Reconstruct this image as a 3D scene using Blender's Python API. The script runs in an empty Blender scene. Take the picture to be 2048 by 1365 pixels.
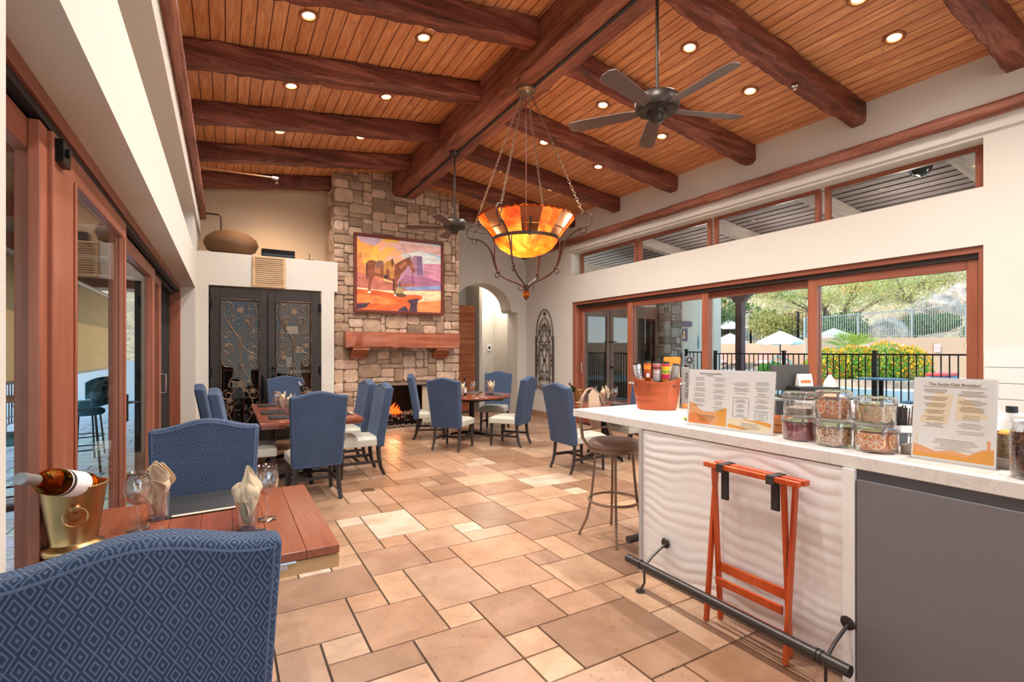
import math
DL_POWER = 92
SUN = 2.4; SKY = 1.7; EXPO = 1.12
MS1 = ((2.59, 2.222, 1.0455), (.058, -.547, 0), .55, .36)
MS2 = ((2.653, 1.03, 1.0455), (.009, -.279, 0), .279, .36)
JARS = [(2.677, 1.540, .083), (2.665, 1.362, .084), (2.680, 1.180, .088)]
JROT = math.radians(-50) if 'math' in globals() else -.87
BOWL = (2.83, 1.74); STRAW = (2.95, 1.20)
SQ1 = (2.80, 1.04); SQ2 = (3.10, .87); TRAY = ((2.80, .86), 90, .235); WB = (2.81, .755); BJ = (2.60, .63); CBT = (2.99, .79)
import bpy, bmesh, math, random
from mathutils import Vector, Matrix, Euler
import numpy as np
PI = math.pi
sc = bpy.context.scene
COL = sc.collection
rnd = random.Random(7)

# ------------------------------------------------------------------ node helpers
class NT:
    def __init__(s, name):
        s.m = bpy.data.materials.new(name); s.m.use_nodes = True
        s.t = s.m.node_tree; s.n = s.t.nodes; s.l = s.t.links
        s.n.clear()
        s.out = s.n.new('ShaderNodeOutputMaterial')
    def add(s, typ, **kw):
        nd = s.n.new('ShaderNode' + typ)
        for k, v in kw.items():
            if k.startswith('i_'):
                key = k[2:]
                key = int(key) if key.isdigit() else key.replace('_', ' ')
                if hasattr(v, 'is_linked') or isinstance(v, bpy.types.NodeSocket): s.l.new(v, nd.inputs[key])
                else: nd.inputs[key].default_value = v
            else: setattr(nd, k, v)
        return nd
    def link(s, a, b): s.l.new(a, b)
    def math(s, op, a, b=None, c=None):
        nd = s.n.new('ShaderNodeMath'); nd.operation = op
        for i, v in enumerate((a, b, c)):
            if v is None: continue
            if isinstance(v, (int, float)): nd.inputs[i].default_value = v
            else: s.l.new(v, nd.inputs[i])
        return nd.outputs[0]
    def coords(s, scale=(1, 1, 1), loc=(0, 0, 0), rot=(0, 0, 0), kind='Object'):
        tc = s.n.new('ShaderNodeTexCoord'); mp = s.n.new('ShaderNodeMapping')
        mp.inputs['Scale'].default_value = scale; mp.inputs['Location'].default_value = loc
        mp.inputs['Rotation'].default_value = rot
        s.l.new(tc.outputs[kind], mp.inputs[0]); return mp.outputs[0]
    def world(s, scale=(1, 1, 1)):
        g = s.n.new('ShaderNodeNewGeometry'); mp = s.n.new('ShaderNodeMapping'); mp.inputs['Scale'].default_value = scale
        s.l.new(g.outputs['Position'], mp.inputs[0]); return mp.outputs[0]
    def noise(s, vec, scale, detail=4, rough=.55, dist=0):
        nd = s.n.new('ShaderNodeTexNoise'); nd.inputs['Scale'].default_value = scale; nd.inputs['Detail'].default_value = detail
        nd.inputs['Roughness'].default_value = rough; nd.inputs['Distortion'].default_value = dist
        if vec is not None: s.l.new(vec, nd.inputs['Vector'])
        return nd.outputs['Fac']
    def ramp(s, fac, stops, interp='LINEAR'):
        nd = s.n.new('ShaderNodeValToRGB'); nd.color_ramp.interpolation = interp
        el = nd.color_ramp.elements
        while len(el) > 1: el.remove(el[-1])
        el[0].position = stops[0][0]; el[0].color = c4(stops[0][1])
        for p, c in stops[1:]:
            e = el.new(p); e.color = c4(c)
        s.l.new(fac, nd.inputs[0]); return nd.outputs[0]
    def mix(s, fac, a, b, mode='MIX'):
        nd = s.n.new('ShaderNodeMix'); nd.data_type = 'RGBA'; nd.blend_type = mode
        for i, v in ((0, fac), (6, a), (7, b)):
            if isinstance(v, bpy.types.NodeSocket): s.l.new(v, nd.inputs[i])
            elif i == 0: nd.inputs[0].default_value = v
            else: nd.inputs[i].default_value = c4(v)
        return nd.outputs[2]
    def bump(s, h, strength=.3, dist=.01, normal=None):
        nd = s.n.new('ShaderNodeBump'); nd.inputs['Strength'].default_value = strength; nd.inputs['Distance'].default_value = dist
        s.l.new(h, nd.inputs['Height'])
        if normal is not None: s.l.new(normal, nd.inputs['Normal'])
        return nd.outputs[0]
    def bsdf(s, col=None, rough=.5, metal=0, normal=None, **kw):
        b = s.n.new('ShaderNodeBsdfPrincipled')
        def put(k, v):
            if v is None: return
            if isinstance(v, bpy.types.NodeSocket): s.l.new(v, b.inputs[k])
            else: b.inputs[k].default_value = c4(v) if isinstance(v, (tuple, list)) else v
        put('Base Color', col); put('Roughness', rough); put('Metallic', metal)
        if normal is not None: s.l.new(normal, b.inputs['Normal'])
        for k, v in kw.items(): put(k.replace('_', ' '), v)
        s.l.new(b.outputs[0], s.out.inputs[0]); s.b = b
        return b
def c4(c):
    c = tuple(c)
    return c if len(c) == 4 else c + (1.0,)
def hx(h):
    """sRGB hex to linear"""
    r = []
    for i in (0, 2, 4):
        v = int(h[i:i+2], 16) / 255
        r.append(v / 12.92 if v <= .04045 else ((v + .055) / 1.055) ** 2.4)
    return tuple(r)
_flat = {}
def flat(name, col, rough=.5, metal=0, emit=None, es=0, **kw):
    if name in _flat: return _flat[name]
    t = NT(name); col = hx(col) if isinstance(col, str) else col
    t.bsdf(col, rough, metal, **kw)
    if emit is not None:
        t.b.inputs['Emission Color'].default_value = c4(hx(emit) if isinstance(emit, str) else emit); t.b.inputs['Emission Strength'].default_value = es
    _flat[name] = t.m
    return t.m

# ------------------------------------------------------------------ mesh builder
class MB:
    def __init__(s): s.v = []; s.f = []; s.mi = []; s.tint = []; s.t = (1, 1, 1)
    def add(s, vs, fs, mi=0, M=None):
        b = len(s.v)
        if M is not None: vs = [tuple(M @ Vector(p)) for p in vs]
        s.v += [tuple(p) for p in vs]
        for f in fs:
            s.f.append([i + b for i in f]); s.mi.append(mi); s.tint.append(s.t)
        return s
    def box(s, x0, x1, y0, y1, z0, z1, mi=0, M=None):
        if x0 > x1: x0, x1 = x1, x0
        if y0 > y1: y0, y1 = y1, y0
        if z0 > z1: z0, z1 = z1, z0
        vs = [(x0,y0,z0),(x1,y0,z0),(x1,y1,z0),(x0,y1,z0),(x0,y0,z1),(x1,y0,z1),(x1,y1,z1),(x0,y1,z1)]
        return s.add(vs, [(0,3,2,1),(4,5,6,7),(0,1,5,4),(1,2,6,5),(2,3,7,6),(3,0,4,7)], mi, M)
    def bar(s, p0, p1, w, h, mi=0, up=(0,0,1)):
        """box from p0 to p1, cross-section w (sideways) x h (up)"""
        p0 = Vector(p0); p1 = Vector(p1); d = (p1-p0); L = d.length; d.normalize()
        u = Vector(up); sd = d.cross(u)
        if sd.length < 1e-4: sd = d.cross(Vector((1,0,0)))
        sd.normalize(); u = sd.cross(d)
        M = Matrix((( sd.x, d.x, u.x, p0.x),(sd.y, d.y, u.y, p0.y),(sd.z, d.z, u.z, p0.z),(0,0,0,1)))
        return s.box(-w/2, w/2, 0, L, -h/2, h/2, mi, M)
    def tube(s, pts, r, n=8, closed=False, mi=0, caps=True):
        P = [Vector(p) for p in pts]; N = len(P)
        if N < 2: return s
        R = r if isinstance(r, (list, tuple)) else [r]*N
        rings = []; b = len(s.v)
        prev = None
        for i in range(N):
            if closed: d = P[(i+1) % N] - P[i-1]
            else: d = P[min(i+1, N-1)] - P[max(i-1, 0)]
            if d.length < 1e-9: d = Vector((0,0,1))
            d.normalize()
            if prev is None:
                a = Vector((0,0,1)) if abs(d.z) < .9 else Vector((1,0,0))
                u = d.cross(a).normalized()
            else:
                u = prev - d*prev.dot(d)
                if u.length < 1e-6: u = d.cross(Vector((0,0,1)))
                u.normalize()
            prev = u; w = d.cross(u)
            for k in range(n):
                a = 2*PI*k/n
                s.v.append(tuple(P[i] + (u*math.cos(a) + w*math.sin(a))*R[i]))
        M = N if closed else N-1
        for i in range(M):
            for k in range(n):
                a = b+i*n+k; a2 = b+i*n+(k+1) % n; c = b+((i+1) % N)*n+k; c2 = b+((i+1) % N)*n+(k+1) % n
                s.f.append([a, a2, c2, c]); s.mi.append(mi); s.tint.append(s.t)
        if caps and not closed:
            s.f.append([b+k for k in range(n)][::-1]); s.mi.append(mi); s.tint.append(s.t)
            s.f.append([b+(N-1)*n+k for k in range(n)]); s.mi.append(mi); s.tint.append(s.t)
        return s
    def cyl(s, p0, p1, r0, r1=None, n=20, mi=0, caps=True):
        return s.tube([p0, p1], [r0, r0 if r1 is None else r1], n, False, mi, caps)
    def lathe(s, prof, n=32, c=(0,0,0), mi=0, sx=1, sy=1, M=None, fn=None):
        b = len(s.v); vs = []; fs = []
        for (r, z) in prof:
            for k in range(n):
                a = 2*PI*k/n
                rr = fn(r, z, a) if fn else r
                vs.append((c[0]+rr*sx*math.cos(a), c[1]+rr*sy*math.sin(a), c[2]+z))
        for i in range(len(prof)-1):
            for k in range(n):
                k2 = (k+1) % n
                fs.append((i*n+k, i*n+k2, (i+1)*n+k2, (i+1)*n+k))
        if prof[0][0] > 1e-5: fs.append(tuple(range(n))[::-1])
        if prof[-1][0] > 1e-5: fs.append(tuple((len(prof)-1)*n+k for k in range(n)))
        return s.add(vs, fs, mi, M)
    def shell(s, prof, n=32, c=(0,0,0), mi=0, sx=1, sy=1, M=None):
        """lathe without end caps"""
        vs = []; fs = []
        for (r, z) in prof:
            for k in range(n):
                a = 2*PI*k/n; vs.append((c[0]+r*sx*math.cos(a), c[1]+r*sy*math.sin(a), c[2]+z))
        for i in range(len(prof)-1):
            for k in range(n):
                k2 = (k+1) % n; fs.append((i*n+k, i*n+k2, (i+1)*n+k2, (i+1)*n+k))
        return s.add(vs, fs, mi, M)
    def prism(s, poly, h0, h1, axis='z', mi=0, M=None):
        """poly 2d; axis z: (x,y); axis y: (x,z) extruded along y; axis x: (y,z) extruded along x"""
        n = len(poly)
        def P(a, b, h): return {'z': (a, b, h), 'y': (a, h, b), 'x': (h, a, b)}[axis]
        vs = [P(a, b, h0) for a, b in poly] + [P(a, b, h1) for a, b in poly]
        ar = sum(poly[i][0]*poly[(i+1) % n][1]-poly[(i+1) % n][0]*poly[i][1] for i in range(n))
        ccw = ar > 0
        if axis == 'y': ccw = not ccw
        if h1 < h0: ccw = not ccw
        fs = [list(range(n))[::-1], [n+i for i in range(n)]] + [(i, (i+1) % n, n+(i+1) % n, n+i) for i in range(n)]
        if not ccw: fs = [tuple(f)[::-1] for f in fs]
        return s.add(vs, fs, mi, M)
    def ball(s, c, r, n=12, m=8, mi=0, sc3=(1,1,1), M=None):
        prof = [(max(1e-6, math.sin(PI*i/m))*r, -math.cos(PI*i/m)*r*sc3[2]) for i in range(m+1)]
        return s.lathe(prof, n, c, mi, sc3[0], sc3[1], M)
    def quad(s, a, b, c, d, mi=0): return s.add([a, b, c, d], [(0,1,2,3)], mi)
    def build(s, name, mats, parent=None, smooth=False, bevel=0, seg=2, loc=None, rot=None, tint=False, angle=35, sub=0, weld=False):
        me = bpy.data.meshes.new(name); me.from_pydata(s.v, [], s.f)
        if not isinstance(mats, (list, tuple)): mats = [mats]
        for m in mats: me.materials.append(m)
        if len(mats) > 1: me.polygons.foreach_set('material_index', s.mi)
        if tint:
            at = me.attributes.new('tint', 'FLOAT_COLOR', 'CORNER'); arr = []
            for p, t in zip(me.polygons, s.tint): arr += (list(t)+[1.0])*len(p.vertices)
            at.data.foreach_set('color', arr)
        if weld:
            bm = bmesh.new(); bm.from_mesh(me); bmesh.ops.remove_doubles(bm, verts=bm.verts, dist=1e-5); bmesh.ops.recalc_face_normals(bm, faces=bm.faces); bm.to_mesh(me); bm.free()
        me.update()
        if smooth:
            me.polygons.foreach_set('use_smooth', [True]*len(me.polygons))
            if angle < 180: me.set_sharp_from_angle(angle=math.radians(angle))
        o = bpy.data.objects.new(name, me); COL.objects.link(o)
        if parent is not None: o.parent = parent
        if loc is not None: o.location = loc
        if rot is not None: o.rotation_euler = rot
        if bevel:
            md = o.modifiers.new('b', 'BEVEL'); md.width = bevel; md.segments = seg; md.limit_method = 'ANGLE'; md.angle_limit = math.radians(40)
        if sub:
            md = o.modifiers.new('s', 'SUBSURF'); md.levels = sub; md.render_levels = sub
        return o

def tag(o, label, cat, group=None, kind=None):
    o['label'] = label; o['category'] = cat
    if group: o['group'] = group
    if kind: o['kind'] = kind
    return o
def thing(name, label, cat, loc=(0,0,0), rz=0, group=None, kind=None):
    o = bpy.data.objects.new(name, None); COL.objects.link(o); o.location = loc; o.rotation_euler = (0, 0, rz)
    o.empty_display_size = .1
    return tag(o, label, cat, group, kind)
def struct(o, label=None):
    o['kind'] = 'structure'
    if label: o['label'] = label
    o['category'] = o.name.split('.')[0].split('_')[0]
    return o
def dup(root, loc=None, rz=None, label=None, group=None, rot=None, scale=None):
    r = root.copy(); COL.objects.link(r)
    if loc is not None: r.location = loc
    if rz is not None: r.rotation_euler = (0, 0, rz)
    if rot is not None: r.rotation_euler = rot
    if scale is not None: r.scale = scale
    if label: r['label'] = label
    if group: r['group'] = group
    for ch in [o for o in root.children]:
        c = ch.copy(); COL.objects.link(c); c.parent = r
        for g in [o for o in ch.children]:
            e = g.copy(); COL.objects.link(e); e.parent = c
    return r
def text(body, size, M, mat, parent, name='lettering', extrude=.0004, align='CENTER', sx=1.0):
    cu = bpy.data.curves.new(name, 'FONT'); cu.body = body; cu.size = size; cu.extrude = extrude; cu.align_x = align; cu.align_y = 'CENTER'
    cu.materials.append(mat)
    tmp = bpy.data.objects.new(name, cu); COL.objects.link(tmp)
    dg = bpy.context.evaluated_depsgraph_get(); dg.update()
    me = bpy.data.meshes.new_from_object(tmp.evaluated_get(dg)); bpy.data.objects.remove(tmp)
    me.transform(M @ Matrix.Diagonal((sx, 1, 1, 1)))
    if not me.materials: me.materials.append(mat)
    o = bpy.data.objects.new(name, me); COL.objects.link(o); o.parent = parent
    return o
def frame_M(origin, ux, uz):
    """local x along ux, local y along uz, normal = ux x uz"""
    ux = Vector(ux).normalized(); uy = Vector(uz).normalized(); n = ux.cross(uy)
    return Matrix(((ux.x, uy.x, n.x, origin[0]), (ux.y, uy.y, n.y, origin[1]), (ux.z, uy.z, n.z, origin[2]), (0,0,0,1)))
def arc(cx, cz, r, a0, a1, n=12): return [(cx+r*math.cos(math.radians(a0+(a1-a0)*i/n)), cz+r*math.sin(math.radians(a0+(a1-a0)*i/n))) for i in range(n+1)]
def spiral(cx, cz, r0, r1, a0, a1, n=20):
    return [(cx+(r0+(r1-r0)*i/n)*math.cos(math.radians(a0+(a1-a0)*i/n)), cz+(r0+(r1-r0)*i/n)*math.sin(math.radians(a0+(a1-a0)*i/n))) for i in range(n+1)]
def bez(p, n=14):
    """cubic bezier through 4 points (any dim)"""
    out = []
    for i in range(n+1):
        t = i/n; u = 1-t
        out.append(tuple(u**3*p[0][k]+3*u*u*t*p[1][k]+3*u*t*t*p[2][k]+t**3*p[3][k] for k in range(len(p[0]))))
    return out
# ------------------------------------------------------------------ materials
def m_plaster(name, col, bump=.15):
    t = NT(name); v = t.world((1,1,1))
    n1 = t.noise(v, 1.3, 3); n2 = t.noise(v, 14, 5)
    c = t.mix(n1, tuple(x*.95 for x in col), tuple(min(1, x*1.03) for x in col))
    t.bsdf(c, .85, normal=t.bump(n2, bump, .01)); return t.m
PLASTER = m_plaster('warm_plaster', hx('d3cdc3'))
PLASTER_TAN = m_plaster('tan_plaster', hx('cdb295'))
STUCCO = m_plaster('cream_stucco', hx('d9cdb8'), .4)
STUCCO_TAN = m_plaster('tan_stucco', hx('c9a184'), .4)
STUCCO_PINK = m_plaster('pink_stucco', hx('c98a78'), .4)

def m_wood(name, dark, mid, light, axis='y', rough=.45, scale=1.0, bump=.25, coat=0, spec=.4):
    t = NT(name)
    s = {'x': (.6, 9, 9), 'y': (9, .6, 9), 'z': (9, 9, .6)}[axis]
    v = t.coords(tuple(q*scale for q in s))
    n1 = t.noise(v, 1.6, 6, .6, .6)
    v2 = t.coords(tuple(q*scale*3.5 for q in s)); n2 = t.noise(v2, 2.2, 4, .6)
    v3 = t.coords((1, 1, 1)); n3 = t.noise(v3, 1.1, 2)
    f = t.math('ADD', t.math('MULTIPLY', n1, .6), t.math('MULTIPLY', n2, .25)); f = t.math('ADD', f, t.math('MULTIPLY', n3, .2))
    c = t.ramp(f, [(.33, dark), (.52, mid), (.72, light)])
    t.bsdf(c, rough, normal=t.bump(n2, bump, .004), Coat_Weight=coat, Coat_Roughness=.15, Specular_IOR_Level=spec); return t.m
BEAM_X = m_wood('hewn_timber_across', hx('200a06'), hx('663021'), hx('a06450'), 'x', .5, .8, 1.0)
BEAM_Y = m_wood('hewn_timber_along', hx('34150f'), hx('824a37'), hx('b4785f'), 'y', .55, .8, 1.0)
MANTEL = m_wood('mantel_timber', hx('5e2814'), hx('94492b'), hx('bb7550'), 'x', .35, .9, .8, .3)
DOORW_Z = m_wood('mahogany_upright', hx('7a402c'), hx('96543b'), hx('ad6a4e'), 'z', .4, .5, .05, .1)
DOORW_Y = m_wood('mahogany_rail', hx('703a29'), hx('8b4d38'), hx('a26249'), 'y', .4, .5, .05, .1)
TABLEW = m_wood('cherry_tabletop', hx('6e3420'), hx('8c4a30'), hx('a5603f'), 'y', .2, .4, .03, .4)
PALEW = m_wood('pale_beech', hx('a87848'), hx('c29868'), hx('d4b088'), 'x', .5, .6, .05)
VENTW = m_wood('light_oak_slats', hx('b08355'), hx('cca477'), hx('dcb98e'), 'x', .5, .6, .05)
ORANGEW = m_wood('orange_stained_wood', hx('a83a14'), hx('c4501f'), hx('d8703c'), 'z', .35, .5, .05, .2)
GREYW = m_wood('weathered_wood', hx('7d6f63'), hx('a3958a'), hx('bcb0a4'), 'y', .7, .8, .2)
BARNW = m_wood('barn_door_wood', hx('6e3519'), hx('9a5530'), hx('bd7c4e'), 'x', .5, .5, .1)
PURPLEW = m_wood('aged_mauve_timber', hx('4b3a3c'), hx('6b5355'), hx('84696a'), 'z', .7, .6, .2)
BROWNDOOR = m_wood('brown_door_timber', hx('5e4940'), hx('7c6156'), hx('8f7266'), 'z', .6, .5, .1)

def m_ceiling():
    t = NT('tongue_and_groove_pine')
    tc = t.add('TexCoord'); sp = t.add('SeparateXYZ', i_0=tc.outputs['Object'])
    W = .125
    u = t.math('DIVIDE', sp.outputs[0], W); idx = t.math('FLOOR', u); fr = t.math('FRACT', u)
    cb = t.add('CombineXYZ', i_0=idx, i_1=t.math('FLOOR', t.math('ADD', t.math('DIVIDE', sp.outputs[1], 2.4), t.math('MULTIPLY', idx, .37))), i_2=0.)
    wn = t.add('TexWhiteNoise', i_0=cb.outputs[0])
    vec = t.add('VectorMath', operation='ADD', i_0=tc.outputs['Object'], i_1=wn.outputs['Color'])
    mp = t.add('Mapping', i_0=vec.outputs[0]); mp.inputs['Scale'].default_value = (10, .9, 10)
    g = t.noise(mp.outputs[0], 2.5, 6, .62, .8)
    kn = t.add('TexVoronoi', i_0=tc.outputs['Object']); kn.inputs['Scale'].default_value = 3.2
    knot = t.math('LESS_THAN', kn.outputs['Distance'], .035)
    c = t.ramp(g, [(.3, hx('ae6a42')), (.5, hx('ce8c5a')), (.7, hx('e4ac7c'))])
    c = t.mix(t.math('MULTIPLY', wn.outputs['Value'], .35), c, hx('a5643e'))
    c = t.mix(t.math('MULTIPLY', knot, .6), c, hx('4a1c0b'))
    gr = t.math('LESS_THAN', t.math('ABSOLUTE', t.math('SUBTRACT', fr, .5)), .46)
    c = t.mix(gr, hx('5a2410'), c)
    h = t.math('ADD', t.math('MULTIPLY', gr, 1.), t.math('MULTIPLY', g, .08))
    t.bsdf(c, .42, normal=t.bump(h, .8, .006)); return t.m
CEILW = m_ceiling()

def m_tint(name, rough=.7, nscale=6, namp=.35, bump=.4, pits=False, dist=.01, spec=.5):
    t = NT(name); a = t.add('Attribute', attribute_name='tint')
    v = t.world(); n = t.noise(v, nscale, 6, .65); n2 = t.noise(v, nscale*6, 4, .6)
    m = t.ramp(n, [(.3, (1-namp,)*3), (.5, (1, 1, 1)), (.72, (1+namp*.7,)*3)])
    c = t.mix(1.0, a.outputs['Color'], m, 'MULTIPLY')
    h = t.math('ADD', t.math('MULTIPLY', n, .7), t.math('MULTIPLY', n2, .3)); r = rough
    if pits:
        v2 = t.world((1, 1.6, 1)); p = t.noise(v2, 38, 3, .7)
        zone = t.noise(v, 3.1, 3, .6)
        pit = t.math('GREATER_THAN', t.math('ADD', p, t.math('MULTIPLY', zone, .32)), .835)
        c = t.mix(t.math('MULTIPLY', pit, .8), c, hx('4a3022'))
        blotch = t.ramp(t.noise(v, 2.2, 4, .7, 1.0), [(.36, (1.06, 1.05, 1.04)), (.62, (.78, .66, .57))])
        c = t.mix(.7, c, blotch, 'MULTIPLY')
        r = t.math('ADD', t.math('MULTIPLY', n2, .3), rough-.15)
        h = t.math('SUBTRACT', t.math('MULTIPLY', n2, .15), pit)
    t.bsdf(c, r, normal=t.bump(h, bump, dist), Specular_IOR_Level=spec); return t.m
STONE = m_tint('chimney_stone', .85, 7, .3, .9, False, .02)
TRAV = m_tint('travertine', .32, 5, .14, .25, True, .002)
PAVER = m_tint('slate_paver', .5, 6, .3, .4, False, .006)
MORTAR = m_plaster('mortar', hx('8a7460'), .8)
GROUT = m_plaster('grout', hx('3a2c22'), .8)

def m_fabric():
    t = NT('blue_geometric_velvet'); tc = t.add('TexCoord'); g = t.add('NewGeometry')
    sp = t.add('SeparateXYZ', i_0=tc.outputs['Object'])
    nrm = t.add('VectorTransform', vector_type='NORMAL', convert_from='WORLD', convert_to='OBJECT', i_0=g.outputs['True Normal'])
    ns = t.add('SeparateXYZ', i_0=nrm.outputs[0])
    side = t.math('GREATER_THAN', t.math('ABSOLUTE', ns.outputs[0]), .7)
    hor = t.math('ADD', t.math('MULTIPLY', sp.outputs[0], t.math('SUBTRACT', 1, side)), t.math('MULTIPLY', sp.outputs[1], side))
    vz = t.math('ADD', sp.outputs[2], t.math('MULTIPLY', sp.outputs[1], t.math('GREATER_THAN', t.math('ABSOLUTE', ns.outputs[2]), .6)))
    u = t.math('FRACT', t.math('DIVIDE', t.math('ADD', hor, 5.0), .046)); v = t.math('FRACT', t.math('DIVIDE', vz, .066))
    au = t.math('ABSOLUTE', t.math('SUBTRACT', u, .5)); av = t.math('ABSOLUTE', t.math('SUBTRACT', v, .5))
    d = t.math('ADD', au, t.math('MULTIPLY', av, .82))
    b = t.math('FRACT', t.math('MULTIPLY', d, 4.4))
    line = t.math('LESS_THAN', b, .36)
    nz = t.noise(t.world(), 60, 3); nb = t.noise(t.world(), 5, 3)
    dark = t.mix(nb, hx('253248'), hx('34425b')); lite = t.mix(nb, hx('4c5c78'), hx('6a7c96'))
    c = t.mix(t.math('MULTIPLY', line, .75), dark, lite)
    t.bsdf(c, .85, normal=t.bump(t.math('ADD', line, t.math('MULTIPLY', nz, .5)), .25, .003), Sheen_Weight=.35, Sheen_Roughness=.35, Sheen_Tint=hx('9fb0cc'), Specular_IOR_Level=.2)
    return t.m
FABRIC = m_fabric()
PIPING = flat('blue_piping', '3c4f70', .8, Sheen_Weight=.4)
def m_leather():
    t = NT('pale_grey_leather'); v = t.world(); n = t.noise(v, 9, 3, .5, .5)
    v2 = t.coords((4, 1.2, 2)); n2 = t.noise(v2, 9, 3)
    t.bsdf(t.mix(n, hx('a8a698'), hx('c4c2b4')), .38, normal=t.bump(n2, .25, .006)); return t.m
LEATHER = m_leather()
LEATHER_TAN = flat('grey_brown_satin', '8a7069', .35, Sheen_Weight=.2)
DARKLEG = flat('espresso_wood', '2b211d', .35)
BLACK = flat('black_metal', '141414', .35, .6)
BLACKP = flat('black_matte', '1c1c1e', .6)
BRONZE = flat('dark_bronze', '4a3a30', .45, .7)
IRON = NT('rusted_iron')
_n = IRON.noise(IRON.world(), 30, 4); IRON.bsdf(IRON.mix(_n, hx('3f332c'), hx('6f5a4c')), .5, .6); IRON = IRON.m
CHAINM = flat('antique_chain_metal', '8a7560', .4, .8)
SCROLLM = flat('brown_scroll_iron', '7a6350', .45, .5)
IRONDOOR = NT('blackened_iron')
_n = IRONDOOR.noise(IRONDOOR.world(), 6, 5); IRONDOOR.bsdf(IRONDOOR.mix(_n, hx('211c19'), hx('453c36')), .42, .5); IRONDOOR = IRONDOOR.m
STEEL = flat('brushed_steel', 'b8b8b8', .3, 1)
CHROME = flat('polished_chrome', 'dddddd', .12, 1)
STOOLM = flat('champagne_metal', '8d7667', .4, .6)
STOOLP = flat('champagne_panel', 'c2a790', .45, .4)
def m_brass():
    t = NT('aged_brass'); v = t.coords((1, 1, 1)); n = t.noise(v, 12, 5, .6); n2 = t.noise(t.coords((2, 2, 60)), 4, 3)
    t.bsdf(t.mix(n, hx('8f6a3f'), hx('c09a6a')), t.math('ADD', t.math('MULTIPLY', n, .25), .2), 1., normal=t.bump(n2, .1, .002)); return t.m
BRASS = m_brass()
def m_copper():
    t = NT('brushed_copper_paint'); n = t.noise(t.coords((2, 2, 40)), 5, 4)
    t.bsdf(t.mix(n, hx('a8492a'), hx('d0704a')), .38, .55, normal=t.bump(n, .15, .002)); return t.m
COPPER = m_copper()
def m_pane(name, tint=(1, 1, 1), refl=1.0):
    t = NT(name); fr = t.add('Fresnel'); ge = t.add('NewGeometry')
    t.link(t.math('ADD', 1.5, t.math('MULTIPLY', ge.outputs['Backfacing'], -.8333)), fr.inputs[0])
    tr = t.add('BsdfTransparent'); tr.inputs[0].default_value = c4(tint)
    gl = t.add('BsdfGlossy'); gl.inputs['Roughness'].default_value = .01
    mx = t.add('MixShader'); t.link(t.math('MULTIPLY', fr.outputs[0], refl), mx.inputs[0]); t.link(tr.outputs[0], mx.inputs[1]); t.link(gl.outputs[0], mx.inputs[2])
    t.link(mx.outputs[0], t.out.inputs[0]); return t.m
PANE = m_pane('window_glass', (.95, .97, .96), .45)
PANE_DARK = m_pane('tinted_glass', (.35, .36, .34), 1.2)
ACRYLIC = m_pane('clear_acrylic', (.995, .995, .995), 1.0)
def m_glass(name, col=(1, 1, 1), rough=0.0, ior=1.45):
    t = NT(name); g = t.add('BsdfGlass'); g.inputs['Color'].default_value = c4(col); g.inputs['Roughness'].default_value = rough; g.inputs['IOR'].default_value = ior
    t.link(g.outputs[0], t.out.inputs[0]); return t.m
GLASS = m_pane('drinking_glass', (.985, .985, .99), 4.0)
JARG = m_pane('jar_plastic', (.985, .985, .985), 2.2)
GREENG = m_glass('green_bottle_glass', (.25, .35, .08))
AMBERG = m_glass('amber_bottle_glass', (.75, .38, .08))
DARKG = flat('dark_bottle_glass', '10100e', .08)
def m_quartz():
    t = NT('white_quartz'); v = t.world(); n = t.noise(v, 3.0, 6, .7, 2.5)
    vein = t.ramp(n, [(.47, (1, 1, 1)), (.5, (.88, .87, .86)), (.53, (1, 1, 1))])
    t.bsdf(t.mix(1., hx('e6e3df'), vein, 'MULTIPLY'), .22); return t.m
QUARTZ = m_quartz()
WAVE = flat('white_wave_panel', 'f0f0f1', .35)
GREYLAM = NT('grey_laminate'); _n = GREYLAM.noise(GREYLAM.world(), 40, 2); GREYLAM.bsdf(GREYLAM.mix(_n, hx('78767a'), hx('817f83')), .45, .2); GREYLAM = GREYLAM.m
WHITE = flat('white_plastic', 'f2f2f2', .4)
PAPER = flat('white_paper', 'f6f4f0', .7)
SHIPLAP = flat('white_shiplap', 'd9d6d0', .6)
def m_napkin():
    t = NT('sand_napkin_cloth'); n = t.noise(t.coords((1, 1, 1)), 300, 2)
    t.bsdf(t.mix(n, hx('cdb491'), hx('dcc6a6')), .85, normal=t.bump(n, .2, .001), Sheen_Weight=.3); return t.m
NAPKIN = m_napkin()
BASKET = NT('woven_wicker')
_v = BASKET.coords((1, 1, 1)); _w = BASKET.add('TexWave', i_0=_v); _w.bands_direction = 'Z'; _w.inputs['Scale'].default_value = 26; _w.inputs['Distortion'].default_value = 3; _w.inputs['Detail'].default_value = 3
BASKET.bsdf(BASKET.ramp(_w.outputs['Fac'], [(.1, hx('3c2412')), (.5, hx('6e4826')), (.9, hx('946a40'))]), .7, normal=BASKET.bump(_w.outputs['Fac'], .8, .01)); BASKET = BASKET.m
def m_wicker():
    t = NT('natural_wicker'); w = t.add('TexWave', i_0=t.coords()); w.bands_direction = 'Z'; w.inputs['Scale'].default_value = 45; w.inputs['Distortion'].default_value = 6; w.inputs['Detail'].default_value = 2; w.inputs['Detail Scale'].default_value = 6
    t.bsdf(t.ramp(w.outputs['Fac'], [(.15, hx('6e4a2c')), (.5, hx('b48c60')), (.9, hx('d6b68c'))]), .75, normal=t.bump(w.outputs['Fac'], 1., .006)); return t.m
WICKER = m_wicker()
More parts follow.
